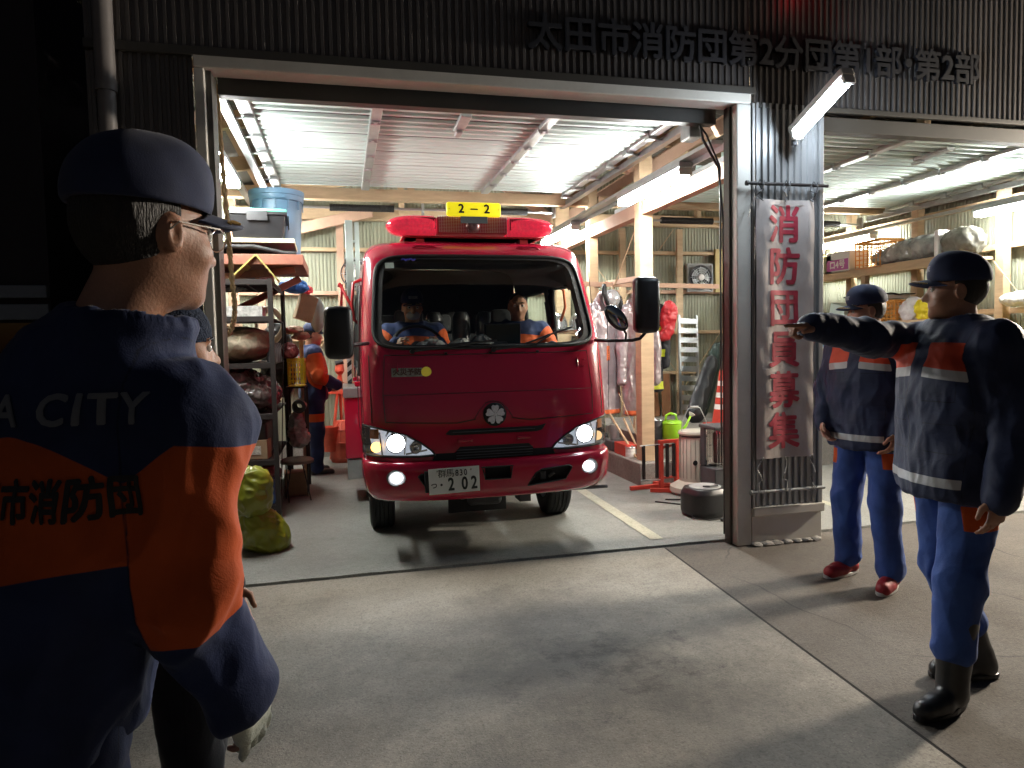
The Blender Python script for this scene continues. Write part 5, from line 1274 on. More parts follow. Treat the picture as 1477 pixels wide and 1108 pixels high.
    def seamf(P):
        x, y, z = P[:, 0]-sh(1.3)[0], P[:, 1], P[:, 2]; am, s = armmask(P)
        if big or coat == 'uniform':
            for cx in (-.11, .11):
                for zc, hh_ in ((1.03, .055), (1.215, .045)):
                    q = np.maximum(np.abs(x-cx)-.058, np.abs(z-zc)-hh_); pk = .0016-np.abs(q); fl = np.minimum(.0016-np.abs(z-(zc+hh_-.028)), .058-np.abs(x-cx)); t_ = np.maximum(pk, fl); am = np.where((y > .02) & (t_ > -.02), np.minimum(np.abs(am), .0015-t_), am)
        return np.maximum(.0015-np.abs(am), np.where((y > 0) & (np.abs(z-1.1) < .3), .002-np.abs(x-(.035 if big else 0)), -1))
    jk = sdf_obj(sd, 'coat' if big else 'jacket', jm or (F_COAT if big else (F_UNI if coat == 'uniform' else F_DARK)), body, wr=wr, attrs={'orange': orange, 'tape': tape, 'seam': seamf})
    # --- trousers
    sd = SDF((lo[0], lo[1], 0), (hi[0], hi[1], 1.02), h)
    for s_, l in zip((1, -1), legs):
        hip = V3(.088*s_, -.005, .88); kn = np.array(l[0]); an = np.array(l[1]); bt = shoes == 'boot'
        sd.cone(hip, kn, .105*bulk, .078*bulk, .03); an2 = kn+(an-kn)*(.62 if bt else .97); sd.cone(kn, an2, .078*bulk, (.072 if bt else .068)*bulk, .03)
    sd.loft([(.84, 0, 0, .165, .12), (.92, 0, 0, .175, .13), (.99, 0, 0, .165, .12)], .04)
    sd.add(lambda x, y, z: z-.035+0*x+0*y, (lo[0], lo[1], -.1), (hi[0], hi[1], .03), .01, sub=True)
    ank = [np.array(l[1]) for l in legs]; kns = [np.array(l[0]) for l in legs]
    def wr2(p):
        d = min((p-Vector(a)).length for a in ank); dk = min((p-Vector(a)).length for a in kns)
        w = (.0045+.010*math.exp(-(d/.14)**2)+.006*math.exp(-(dk/.12)**2))*ridged(p, 9, 9, 7, 4)+.006*fnoise(p, 6, 2)+.0025*ridged(p, 20, 20, 11, 9)
        return w
    def flap(P):
        x, y, z = P[:, 0], P[:, 1], P[:, 2]; return np.minimum(np.minimum(np.abs(x)-.125, .045-np.abs(z-(.735 if big else .66))), .085-np.abs(y-.01))
    sdf_obj(sd, 'trousers', trousers, body, wr=wr2, attrs={'orange': flap if flaps else (lambda P: np.full(len(P), -1.)), 'tape': lambda P: np.full(len(P), -1.), 'seam': lambda P: .0016-np.abs(P[:, 1]-.0) if True else 0})
    # --- shoes
    for s_, l in zip((1, -1), legs):
        an = np.array(l[1]); d = unit(V3(*l[2])); sl = V3(-d[1], d[0], 0); z0 = an[2]-.09
        f = lambda u, v, z: an*V3(1, 1, 0)+d*u+sl*v+V3(0, 0, z0+z)
        c_lo = np.minimum(f(-.12, -.1, 0), f(.24, .1, 0))-.06; c_hi = np.maximum(f(-.12, -.1, .36), f(.24, .1, .36))+.06; c_lo[2] = z0-.02
        sd = SDF(c_lo, c_hi, hs*.9); sd.cone(f(-.035, 0, .045), f(.10, 0, .042), .040, .040, .02); sd.cone(f(.06, .006, .038), f(.155, .006, .035), .044, .040, .02); sd.cone(f(-.03, 0, .05), f(-.01, 0, .10), .038, .042, .02)
        if shoes == 'boot':
            kn = np.array(l[0]); sd.cone(f(-.01, 0, .08), an+(kn-an)*.62, .052, .074, .03)
        sd.add(lambda x, y, z: z-z0-.004+0*x+0*y, (c_lo[0], c_lo[1], z0-.1), (c_hi[0], c_hi[1], z0), .004, sub=True)
        sh_o = sdf_obj(sd, 'boot' if shoes == 'boot' else 'shoe', {'boot': M['boot'], 'red': M['redshoe'], 'black': M['blackshoe']}[shoes], body)
        b = MB(); P = []
        for k in range(28):
            a = 2*PI*k/28; u = .055+.140*math.cos(a); wv = .045*(1 if u > 0 else .88)*math.copysign(abs(math.sin(a))**.75, math.sin(a)); P.append(f(u, wv, 0.0))
        b.prism([tuple(p) for p in P], (0, 0, .022)); b.build('sole', M['boot'] if shoes == 'boot' else M['sole'], sh_o, bev=.004)
        if shoes == 'red':
            b = MB()
            for k in range(4): b.tube([f(.04+.022*k, -.022, .083-.006*k), f(.05+.022*k, .0, .090-.006*k), f(.04+.022*k, .022, .083-.006*k)], .003, 5)
            b.build('laces', M['sole'], sh_o)
    # --- gloves
    for s_, a, gflag in zip((1, -1), arms, glove):
        if gflag:
            w_ = np.array(a[1]); sd = SDF(w_-.22, w_+.22, .005); hand(sd, w_, a[2], np.array(a[3], float), s_, (.25, .3, .35, .2), r=1.25)
            sd.cone(w_-unit(a[2])*.03, w_+unit(a[2])*.02, .038, .034, .012); sdf_obj(sd, 'glove', M['glove'], body, wr=lambda p: .0016*ridged(p, 50, 50, 50))
    return body, jk

def on_surface(obj, me, origin, xd, yd, nrm, off=.002, step=.012):
    """project flat lettering onto a garment"""
    T = BVHTree.FromPolygons([v.co.copy() for v in obj.data.vertices], [tuple(p.vertices) for p in obj.data.polygons])
    o, xd, yd, nrm = Vector(origin), Vector(xd), Vector(yd), Vector(nrm)
    b = MB(); b.bm.from_mesh(me); cut_bm(b.bm, step)
    for v in b.bm.verts:
        p = o+xd*v.co.x+yd*v.co.y; r = T.ray_cast(p+nrm*.25, -nrm)
        v.co = (r[0]+nrm*(off+v.co.z)) if r[0] is not None else p
    return b

R_ = math.radians
down = (0, .1, -1)
HANG_R = ((.245, -.03, 1.12), (.265, .06, .865), (0, .15, -1), (-1, .1, 0)); HANG_L = ((-.245, -.03, 1.12), (-.265, .06, .865), (0, .15, -1), (1, .1, 0))
# the man close to the camera, seen from behind
PL_, JL = person('man seen from behind in navy cap and glasses, orange panelled jacket, closest to camera', (-.518, 1.18, 0), R_(-22), (((.282, .03, 1.085), (.315, .12, .885), (0.1, .5, -1), (-1, .1, 0)), ((-.23, -.05, 1.10), (-.25, .04, .87), (0, .15, -1), (1, .1, 0))), h=.006, scale=.985, headyaw=R_(-24), headpitch=R_(-3), glove=(True, True), glasses=True, trousers=F_UNI, bulk=.94, shw=.158, shz=1.34, lean=(.152, .06), fold=1.7, nk=.034, slv=.30, hx=(.048, .004), flaps=False)
M['dimlet'] = mat('dark_grey_print', (.16, .17, .19), .6); M['blk'] = mat('black_print', (.010, .010, .012), .6)
me = text_mesh('OTA CITY', .060, .0016, spacing=1.15); on_surface(JL, me, (0.152, -.2, 1.362), (1, 0, 0), (0, .0, 1), (0, -1, 0), .0022).build('lettering', M['dimlet'], JL)
me = text_mesh('太田市消防団', .041, .0014); on_surface(JL, me, (0.166, -.2, 1.240), (1, 0, 0), (0, 0, 1.5), (0, -1, 0), .0022, .01).build('lettering', M['blk'], JL)
# a shorter man half hidden behind him
person('man in navy knitted cap, face half hidden behind the shoulder of the nearest man', (-.392, 1.80, 0), R_(-82), (((.18, -.05, 1.12), (.13, -.13, .95), (0, -.35, -1), (-1, .1, 0)), ((-.19, .0, 1.12), (-.15, .1, .9), (0, .3, -1), (1, .1, 0))), h=.009, scale=.892, bulk=.85, flaps=False, cap='knit', coat='plain', headyaw=R_(10), trousers=F_DARK)
# the pointing man
person('man in padded coat and black rubber boots pointing left with his outstretched arm', (2.335, 2.25, 0), R_(82),
       (((.13, .27, 1.415), (.065, .55, 1.458), (-.18, 1, .03), (-.2, 0, -1)), ((-.262, -.03, 1.10), (-.29, .05, .845), (0, .2, -1), (1, .3, 0))),
       legs=(((.09, -.03, .48), (.07, -.17, .09), (.15, 1, 0)), ((-.13, .07, .48), (-.15, .12, .09), (-.35, 1, 0))),
       h=.0065, scale=1.0, headyaw=R_(-32), coat='coat', shoes='boot', hem=.80, bulk=1.0, hcurl=((.03, 1.2, 1.3, 1.3), (.3, .4, .5, .5)), fold=1.4)
# the man behind the pointing arm
person('man in padded coat, blue trousers and red shoes standing beyond the outstretched arm', (2.935, 3.41, 0), R_(108),
       (((.245, .04, 1.12), (.20, .14, .93), (-.6, .5, -1), (-1, .1, 0)), ((-.25, -.02, 1.12), (-.24, .10, .90), (.3, .5, -1), (1, .3, 0))),
       legs=(((.12, .03, .48), (.135, -.01, .09), (.1, 1, 0)), ((-.12, .03, .48), (-.15, .02, .09), (-.25, 1, 0))), h=.008, scale=.985, headyaw=R_(-42), headpitch=R_(-8), coat='coat', shoes='red', hem=.80)
# the man at the back of the garage
person('man in orange and navy uniform standing in profile at the back beside the left shelves', (-.33, 8.08, 0), R_(-78),
       (((.245, .02, 1.12), (.19, .23, 1.02), (-.2, 1, -.3), (-1, 0, -.3)), ((-.245, .0, 1.12), (-.19, .20, .98), (.2, 1, -.3), (1, 0, -.3))), h=.009, scale=.985, headpitch=R_(-8), trousers=F_UNI)
# crew in the cab
SEATL = (((.11, .40, .88), (.12, .46, .50), (0, 1, 0)), ((-.11, .40, .88), (-.12, .46, .50), (0, 1, 0)))
person('driver in orange and navy uniform, cap and mask at the fire engine wheel', (TX-.42, TY+1.10, .135), R_(180),
       (((.25, .16, 1.17), (.16, .37, 1.29), (-.3, 1, .3), (-1, .3, -.3)), ((-.25, .16, 1.17), (-.16, .37, 1.29), (.3, 1, .3), (1, .3, -.3))), legs=SEATL, h=.009, headpitch=R_(-10), mask=True, trousers=F_UNI)
person('crew member in the passenger seat of the fire engine, leaning on the dashboard', (TX+.44, TY+1.08, .135), R_(172),
       (((.24, .14, 1.15), (.10, .34, 1.12), (-.4, 1, 0), (-1, .3, -.5)), ((-.27, .17, 1.20), (-.22, .40, 1.24), (.3, 1, 0), (1, .3, -.3))), legs=SEATL, h=.009, cap=None, headpitch=R_(-6), trousers=F_UNI)
# ================================================================== things in the garage
def crate(name, label, loc, sx, sy, sz, m, rz=0., holes=6, rot=None, cat='crate', group=None):
    o = thing(name, label, cat, loc, rz, group)
    if rot: o.rotation_euler = rot
    b = MB(); t = .006
    b.bx(-sx/2, sx/2, -sy/2, sy/2, 0, t)
    b.bx(-sx/2-.006, sx/2+.006, -sy/2-.006, -sy/2+.010, sz-.03, sz); b.bx(-sx/2-.006, sx/2+.006, sy/2-.010, sy/2+.006, sz-.03, sz); b.bx(-sx/2-.006, -sx/2+.010, -sy/2+.010, sy/2-.010, sz-.03, sz); b.bx(sx/2-.010, sx/2+.006, -sy/2+.010, sy/2-.010, sz-.03, sz)
    b.build('rim', m, o)
    b = MB()
    for s in (-1, 1):
        n = holes
        for k in range(n+1):
            x = -sx/2+sx*k/n; b.box((x, s*(sy/2-.004), sz/2), (.009, t, sz-.035))
            y = -sy/2+sy*k/n; b.box((s*(sx/2-.004), y, sz/2), (t, .009, sz-.035))
        for j in range(1, 6):
            z = sz*j/6; b.box((0, s*(sy/2-.004), z), (sx, t*.8, .007)); b.box((s*(sx/2-.004), 0, z), (t*.8, sy, .007))
    b.build('lattice', m, o); return o
def bag(name, label, loc, prims, m, wr=.010, fr=14, h=.012, rz=0., cat='bag', group=None, seed=1):
    P = np.array([np.array(p[0])-np.array(p[1]) for p in prims]+[np.array(p[0])+np.array(p[1]) for p in prims])
    sd = SDF(P.min(0)-.05, P.max(0)+.05, h)
    for c, r in prims: sd.ell(c, r, .05)
    o = sdf_obj(sd, name, m, None, wr=lambda p: wr*ridged(p, fr, fr, fr, seed)+wr*.6*ridged(p, fr*2.6, fr*2.6, fr*2.6, seed+3), loc=loc); o.rotation_euler = (0, 0, rz)
    tag(o, label, cat, group); return o
def boxthing(name, label, loc, s, m, rz=0., bev=.004, cat='box', rot=None, group=None, lid=None, extra=None):
    o = thing(name, label, cat, loc, rz, group)
    if rot: o.rotation_euler = rot
    b = MB(); b.bx(-s[0]/2, s[0]/2, -s[1]/2, s[1]/2, 0, s[2]*(.86 if lid else 1)); b.build('body', m, o, bev=bev)
    if lid: b = MB(); b.bx(-s[0]/2-.008, s[0]/2+.008, -s[1]/2-.008, s[1]/2+.008, s[2]*.86+.001, s[2]); b.build('lid', lid, o, bev=bev)
    if extra: extra(o)
    return o
def one(b, name, m, label, cat, smooth=False, **k): o = b.build(name, m, None, smooth, **k); recenter(o); tag(o, label, cat); return o
M['card'] = mat('cardboard', (.36, .25, .15), .8, var=.15, scale=8, dirt=.3)
M['canvas'] = mat('beige_canvas', (.28, .24, .17), .85, var=.2, scale=9, bump=.3, dirt=.4)
M['poly'] = film('clear_plastic_wrap', col=(.8, .8, .8), gl=.22, rough=.18, tint=(.80, .80, .78), bump=.8, bscale=14, diff=.22)
M['bluetub'] = mat('blue_grey_plastic', (.10, .19, .30), .45, var=.08, scale=5, bump=.05)
M['orangep'] = mat('orange_plastic', (.62, .25, .04), .5, var=.08)
M['yellowp'] = mat('yellow_plastic', (.70, .55, .02), .5, var=.08)
M['green'] = mat('green_plastic', (.10, .42, .28), .45, var=.08)
M['yg'] = mat('yellow_green_bag', (.21, .225, .010), .38, var=.12, scale=8, bump=.3, bscale=12, coat=.3)
M['blueb'] = mat('blue_vinyl', (.02, .14, .48), .5, var=.15)
M['redp'] = mat('red_plastic_tub', (.55, .05, .03), .5, var=.15)
M['redcloth'] = mat('red_vinyl_bag', (.50, .015, .025), .45, var=.2, bump=.2)
M['paperw'] = mat('newsprint', (.45, .45, .43), .8, var=.5, scale=30)
# ---- left steel rack
RK = thing('steel_rack', 'tall rusty brown steel rack with mesh top against the left wall', 'rack', (-.87, 6.65, 0))
for x in (-.315, .315):
    for y in (-.63, .63): b = MB(); b.bx(x-.02, x+.02, y-.003, y+.003, 0, 1.99); b.bx(x*1-.003+.017*np.sign(x), x+.003+.017*np.sign(x), y-.02, y+.02, 0, 1.99); b.build('post', M['rust'], RK)
for z in (1.68, 1.30, .88, .50, .12):
    b = MB(); b.bx(-.31, .31, -.62, .62, z-.012, z); b.bx(-.31, .31, -.63, -.615, z-.04, z+.004); b.build('shelf', M['rust'], RK, bev=.002)
b = MB()
for k in range(26): y = -.62+k*.0496; b.tube([(-.31, y, 1.975), (.31, y, 1.975)], .0035, 5)
for x in (-.31, -.1, .1, .31): b.tube([(x, -.62, 1.968), (x, .62, 1.968)], .005, 5)
b.bx(-.32, .32, -.632, -.622, 1.94, 1.985); b.bx(.312, .322, -.63, .63, 1.94, 1.985); b.build('mesh_shelf', M['rust'], RK)
b = MB(); b.tube([(.33, -.6, .02), (.33, .0, .95), (.33, .6, 1.95)], .005, 5); b.build('cross_brace', M['rust'], RK)
# wooden wall shelf above with boxes
WSH = thing('wall_shelf', 'reddish wooden shelf high on the left wall carrying the blue tub', 'shelf', (-.75, 6.6, 2.11))
b = MB(); b.bx(-.5, .46, -.5, .55, 0, .085); b.build('board', M['redwood'], WSH, bev=.004)
b = MB(); b.bar((-.48, .5, -.45), (.38, .5, -.02), .05, .06); b.build('bracket', M['redwood'], WSH); b = MB(); b.bar((-.48, -.3, -.12), (.38, -.3, -.02), .05, .06); b.build('bracket', M['redwood'], WSH)
b = MB(); b.grid(lambda u, v: (-1.15+.80*u, 6.12+.9*v, 2.205+.055*math.sin(math.pi*min(1, u*1.15))**.6+.012*noise.noise(Vector((u*6, v*4, 0)))), 30, 10); one(b, 'folded_tarp', M['blackmat'], 'black folded tarp lying on the reddish high shelf under the pale board', 'tarp', True, solid=.03)
boxthing('pale_board', 'pale cream board lying under the black storage box', (-.72, 6.42, 2.292), (.72, .6, .035), mat('cream_board', (.62, .56, .38), .6), .02, cat='board')
o = thing('storage_box', 'black plastic storage box with a green lid beside the blue tub', 'box', (-.655, 6.38, 2.330), .06)
b = MB(); b.bx(-.22, .22, -.26, .26, 0, .19, .0)
for v in b.bm.verts:
    if v.co.z < .05: v.co.x *= .88; v.co.y *= .88
b.build('tub', M['black'], o, bev=.012)
b = MB(); b.bx(-.235, .235, -.275, .275, .188, .212); b.build('tub_rim', M['black'], o, bev=.004)
b = MB(); b.bx(-.232, .232, -.27, .27, .213, .236); b.bx(-.19, .19, -.23, .23, .236, .246); b.build('lid', M['green'], o, bev=.006)
b = MB(); b.bx(.236, .246, -.08, .08, .12, .215); b.build('clasp', M['black'], o); b = MB(); b.bx(-.08, .08, -.285, -.275, .14, .215); b.build('clasp', M['black'], o)
o = thing('round_tub', 'large blue grey round plastic tub on top of the high left shelf', 'tub', (-.54, 6.85, 2.20))
b = MB(); b.lathe([(.0, .0), (.185, .0), (.19, .01), (.222, .55), (.236, .555), (.240, .60), (.246, .605), (.246, .65), (.232, .652), (.215, .60), (.18, .03), (0, .03)], seg=48); b.build('tub', M['bluetub'], o, 40)
b = MB()
for k in range(12): a = k*PI/6; b.box((.228*math.cos(a), .228*math.sin(a), .54), (.01, .016, .13), Matrix.Rotation(a, 4, 'Z'))
b.build('rib', M['bluetub'], o); b = MB(); b.tube([(.245*math.cos(a), .245*math.sin(a)-.0, .58-.02*math.sin(3*a)) for a in np.linspace(-2.0, -1.2, 8)], .008, 6); b.build('handle', M['bluetub'], o)
b = MB(); c = [(-.86, 6.18), (-.70, 6.14), (-.54, 6.12)]
b.bar((-.87, 6.2, 1.985), (-.66, 6.2, 2.185), .28, .012); b.bar((-.655, 6.2, 2.185), (-.50, 6.2, 1.985), .28, .012); one(b, 'folding_board', mat('olive_yellow_board', (.34, .29, .08), .5, dirt=.4), 'folded yellow edged board standing like a tent on the rack mesh top', 'board')
bag('folded_sheet', 'crumpled dark plastic sheet spread on the rack top behind the tent shaped board', (-1.0, 6.75, 1.98), [((0, 0, .05), (.2, .35, .06)), ((.1, .2, .07), (.18, .3, .06))], M['black'], .012)
boxthing('newspaper_stack', 'stack of newspapers with a printed cover on the rack under its mesh top', (-.80, 6.25, 1.684), (.34, .42, .085), M['paperw'], .04, .002, 'newspapers')
bag('canvas_bag', 'big beige canvas bag bulging on the rack shelf under the newspapers', (-.86, 6.35, 1.32), [((0, 0, .12), (.28, .30, .13)), ((.05, 0, .19), (.22, .24, .09))], M['canvas'], .010, 9, cat='bag')
b = MB(); b.tube([(-1.15, 6.06, 1.66), (-.9, 6.05, 1.655), (-.6, 6.06, 1.665)], .022, 10); one(b, 'grey_pipe', M['dkgrey'], 'grey pipe lying across the front of the rack above the canvas bag', 'pipe')
bag('plastic_bundle', 'bundle of gear wrapped in shiny crumpled plastic on the middle rack shelf', (-.86, 6.35, .895), [((0, 0, .16), (.27, .28, .16)), ((-.05, -.05, .24), (.2, .22, .12)), ((.15, 0, .13), (.17, .25, .12))], mat('shiny_crumpled_plastic', (.12, .105, .10), .2, var=.5, scale=12, coat=.7, bump=.5, bscale=25), .022, 12)
boxthing('dark_case', 'dark hard case with a small red mark on the rack below the plastic bundle', (-.88, 6.4, .505), (.5, .6, .30), mat('dark_case', (.03, .025, .028), .4, coat=.3), 0, .02, 'case', extra=lambda o: (lambda b: (b.bx(.05, .11, -.304, -.301, .14, .16), b.build('label', M['redp'], o)))(MB()))
bag('grey_sack', 'flat brown grey sack on the lowest rack shelf', (-.86, 6.4, .125), [((0, 0, .12), (.28, .32, .12)), ((.05, 0, .2), (.25, .28, .09))], mat('brown_grey_sack', (.13, .105, .09), .85, bump=.4), .012, 9)
# ---- behind the rack
bag('blue_bag', 'bright blue vinyl bundle high on the left wall behind the rack', (-.47, 7.40, 1.98), [((0, 0, .07), (.12, .12, .06)), ((.06, 0, .05), (.10, .10, .05))], M['blueb'], .008, 18, .008)
boxthing('cardboard_box', 'pinkish brown cardboard box tilted behind the steel rack', (-.385, 7.43, 1.70), (.17, .12, .26), M['card'], rot=(0, R_(18), .3), cat='box')
b = MB(); b.lathe([(0, -.02), (.12, -.018), (.135, 0), (.13, .02), (.0, .025)], (0, 0, 0), 32, 'Y', sc=(.6, 1.35)); o = one(b, 'grey_round_lid', M['grey'], 'grey oval lid hanging behind the tilted cardboard box', 'lid', True); o.location = (-.24, 7.62, 1.58)
bag('red_rag', 'small red cloth stuck between the blue bundle and the far wall', (-.36, 7.75, 1.99), [((0, 0, .04), (.07, .05, .04))], M['redcloth'], .012, 25, .006, cat='cloth')
for i, (x, z, s) in enumerate(((-.47, 1.56, .09), (-.40, 1.50, .08))): bag('wood_offcut', ('pale splintered wood offcut above the yellow crate', 'second pale wood offcut lower beside the first one')[i], (x, 7.35, z), [((0, 0, .04), (s, .09, .03))], M['pinewarm'], .012, 20, .008, cat='wood')
b = MB(); b.bx(-.425, -.385, 7.46, 7.50, 0, 1.62); one(b, 'wood_upright', M['wood'], 'upright pine batten behind the yellow crate', 'batten', bev=.003)
crate('bottle_crate', 'bright yellow lattice crate standing on end on the dark stand beside the rack', (-.44, 7.18, 1.05), .15, .3, .27, M['yellowp'])
o = thing('side_stand', 'dark steel stand squeezed between the rack and the man at the back', 'stand', (-.45, 7.25, 0))
b = MB(); b.bx(-.09, .09, -.2, .2, 1.03, 1.045); b.bx(-.09, .09, -.2, .2, .55, .565)
for x in (-.085, .085):
    for y in (-.19, .19): b.bx(x-.01, x+.01, y-.01, y+.01, 0, 1.03)
b.build('frame', M['rust'], o)
b = MB(); b.lathe([(.03, -.12), (.065, -.12), (.065, .12), (.03, .12)], (-.42, 7.06, .86), 24, 'Y'); one(b, 'black_pipe_end', M['black'], 'open end of a black pipe on the dark side stand', 'pipe', 40)
bag('clear_sack', 'clear plastic sack hanging below the black pipe end', (-.45, 7.05, .48), [((0, 0, .16), (.07, .07, .16)), ((.02, 0, .07), (.09, .08, .08))], mat('milky_plastic', (.34, .34, .32), .25, var=.4, coat=.6), .014, 20, .008)
o = thing('stool', 'low stool with a brown padded top and thin wire legs beside the rack', 'stool', (-.44, 6.72, 0))
b = MB(); b.lathe([(0, .40), (.13, .40), (.15, .385), (.15, .36), (.0, .35)], seg=28); b.build('seat', mat('brown_pad', (.16, .12, .09), .7), o, 40)
for k in range(4):
    a = k*PI/2+.5; b = MB(); b.tube([(.11*math.cos(a), .11*math.sin(a), .36), (.14*math.cos(a+.5), .14*math.sin(a+.5), .003)], .006, 6); b.build('leg', M['black'], o)
for i, (p, r, lab) in enumerate((((-.60, 5.14, .0), [((0.02, 0, .13), (.15, .17, .15)), ((.07, 0, .07), (.12, .16, .08)), ((-.03, 0, .24), (.10, .13, .08))], 'knotted yellow green rubbish bag standing on the floor by the left door frame'), ((-.625, 5.12, .27), [((-.02, 0, .10), (.12, .15, .13)), ((.01, 0, .21), (.10, .12, .10)), ((-.05, .02, .28), (.07, .09, .04))], 'yellow green rubbish bag resting on top of the other yellow bag'))):
    bag('rubbish_bag', lab, p, r, M['yg'], .014, 7.5, .008, seed=i+2)
b = MB(); pts = []
for k in range(60):
    t = k/59; x = -.675+.055*math.sin(t*2.7)**2*1.2 if t < .8 else 0; pts.append(None)
R0 = [(-.682, 4.62, 3.02), (-.678, 4.62, 2.78), (-.668, 4.62, 2.49), (-.655, 4.62, 2.15), (-.645, 4.62, 1.86), (-.636, 4.62, 1.70), (-.645, 4.62, 1.60), (-.675, 4.62, 1.52), (-.72, 4.62, 1.49)]
fine = []
for i in range(len(R0)-1):
    for k in range(20): fine.append(_cat(np.array(R0), i+k/20))
b = MB()
for ph in (0, PI):
    b.tube([Vector(p)+Vector((.0065*math.cos(j*.55+ph), .0065*math.sin(j*.55+ph), 0)) for j, p in enumerate(fine)], .0105, 6)
one(b, 'rope', M['rope'], 'twisted tan pull rope hanging down just inside the left door frame', 'rope', 60)
# ---- red gear in the far corner
M['redlit'] = mat('orange_red_plastic', (.62, .11, .06), .5, var=.2)
o = thing('wicker_barrel', 'orange red ribbed barrel on the floor beside the fire engine step', 'barrel', (-.02, 8.80, .02))
b = MB(); b.lathe([(0, 0), (.15, 0), (.165, .05), (.17, .25), (.14, .40), (.09, .46), (.075, .5), (.06, .5), (0, .48)], seg=28); b.build('body', M['redlit'], o, 40)
b = MB()
for k in range(14):
    a = k*2*PI/14; b.tube([(.152*math.cos(a), .152*math.sin(a), .01), (.175*math.cos(a), .175*math.sin(a), .25), (.145*math.cos(a), .145*math.sin(a), .40), (.08*math.cos(a), .08*math.sin(a), .5)], .006, 5)
for z, r in ((.06, .17), (.25, .178), (.40, .147)): b.tube([(r*math.cos(a), r*math.sin(a), z) for a in np.linspace(0, 2*PI, 28, endpoint=False)], .005, 5, closed=True)
b.build('hoop', M['redlit'], o)
o = thing('hydrant_tripod', 'orange red tripod of poles with a crossbar standing behind the ribbed barrel', 'tripod', (-.04, 8.98, .02))
for dx, dy in ((-.14, 0), (.12, .02), (0, .12)): b = MB(); b.tube([(dx, dy, 0), (0, 0, 1.12)], .018, 8); b.build('leg', M['redlit'], o)
b = MB(); b.bx(-.16, .16, -.02, .02, .82, .87); b.lathe([(0, 1.2), (.05, 1.18), (.06, 1.1), (.03, 1.06)], seg=16); b.build('head', M['redlit'], o)
b = MB(); b.tube([(-.05, -.03, 1.2), (.05, -.03, 1.22)], .03, 8); b.build('cap', M['blackmat'], o)
b = MB(); b.lathe([(0, 0), (.08, 0), (.11, .3), (.105, .3), (.07, .01)], (-.18, 8.72, .16), 20); one(b, 'red_bucket', M['redlit'], 'orange red bucket beside the hand of the man at the back', 'bucket', 40)
b = MB(); b.bx(-.11, .0, -.012, .012, -.03, .03); o2 = b.build('tail_lamp', emit('tail_red', (1, .05, .03), 22.), FE); o2.location = (-.86, 3.95, .95)
# ---- wall fans
def fan(label, x, z, s=.40):
    o = thing('wall_fan', label, 'fan', (x, YB-.10, z))
    b = MB(); b.bx(-s/2, s/2, .0, .02, -s/2, s/2); b.bx(-s/2, s/2, -.03, 0, -s/2, -s/2+.02); b.bx(-s/2, s/2, -.03, 0, s/2-.02, s/2); b.bx(-s/2, -s/2+.02, -.03, 0, -s/2+.02, s/2-.02); b.bx(s/2-.02, s/2, -.03, 0, -s/2+.02, s/2-.02); b.build('frame', M['grey'], o)
    b = MB(); b.lathe([(s*.36, -.002), (s*.42, -.05), (s*.44, -.05), (s*.40, .0)], seg=36, axis='Y'); b.build('shroud', M['dkgrey'], o, 40)
    b = MB(); b.lathe([(0, -.002), (s*.36, -.002)], seg=36, axis='Y'); b.build('opening', M['blackmat'], o)
    for k in range(5):
        a = k*2*PI/5; b = MB(); b.grid(lambda u, v: ((s*(.10+.24*u))*math.cos(a+(v-.5)*(.7+.3*u)), -.03+.03*(v-.5), (s*(.10+.24*u))*math.sin(a+(v-.5)*(.7+.3*u))), 4, 4); b.build('blade', M['grey'], o, True)
    b = MB(); b.lathe([(0, -.075), (s*.11, -.07), (s*.125, -.05), (s*.125, -.01)], seg=24, axis='Y'); b.build('hub', M['white'], o, 40)
    b = MB()
    for r in (.18, .26, .34, .41): b.tube([(s*r*math.cos(a), -.055+.02*(r > .4), s*r*math.sin(a)) for a in np.linspace(0, 2*PI, 36, endpoint=False)], .0022, 5, closed=True)
    for k in range(8): a = k*PI/4; b.tube([(s*.1*math.cos(a), -.06, s*.1*math.sin(a)), (s*.43*math.cos(a), -.04, s*.43*math.sin(a))], .003, 5)
    b.build('guard', M['galv'], o)
fan('square ventilation fan on the back wall left of the fire engine', .185, 2.35); fan('square ventilation fan on the back wall near the right door post', 5.04, 2.31)
boxthing('tan_board', 'plain yellowish board fixed to the back wall next to the right fan', (5.42, YB-.09, 2.1), (.26, .04, .62), mat('tan_board', (.42, .32, .12), .6), cat='board')
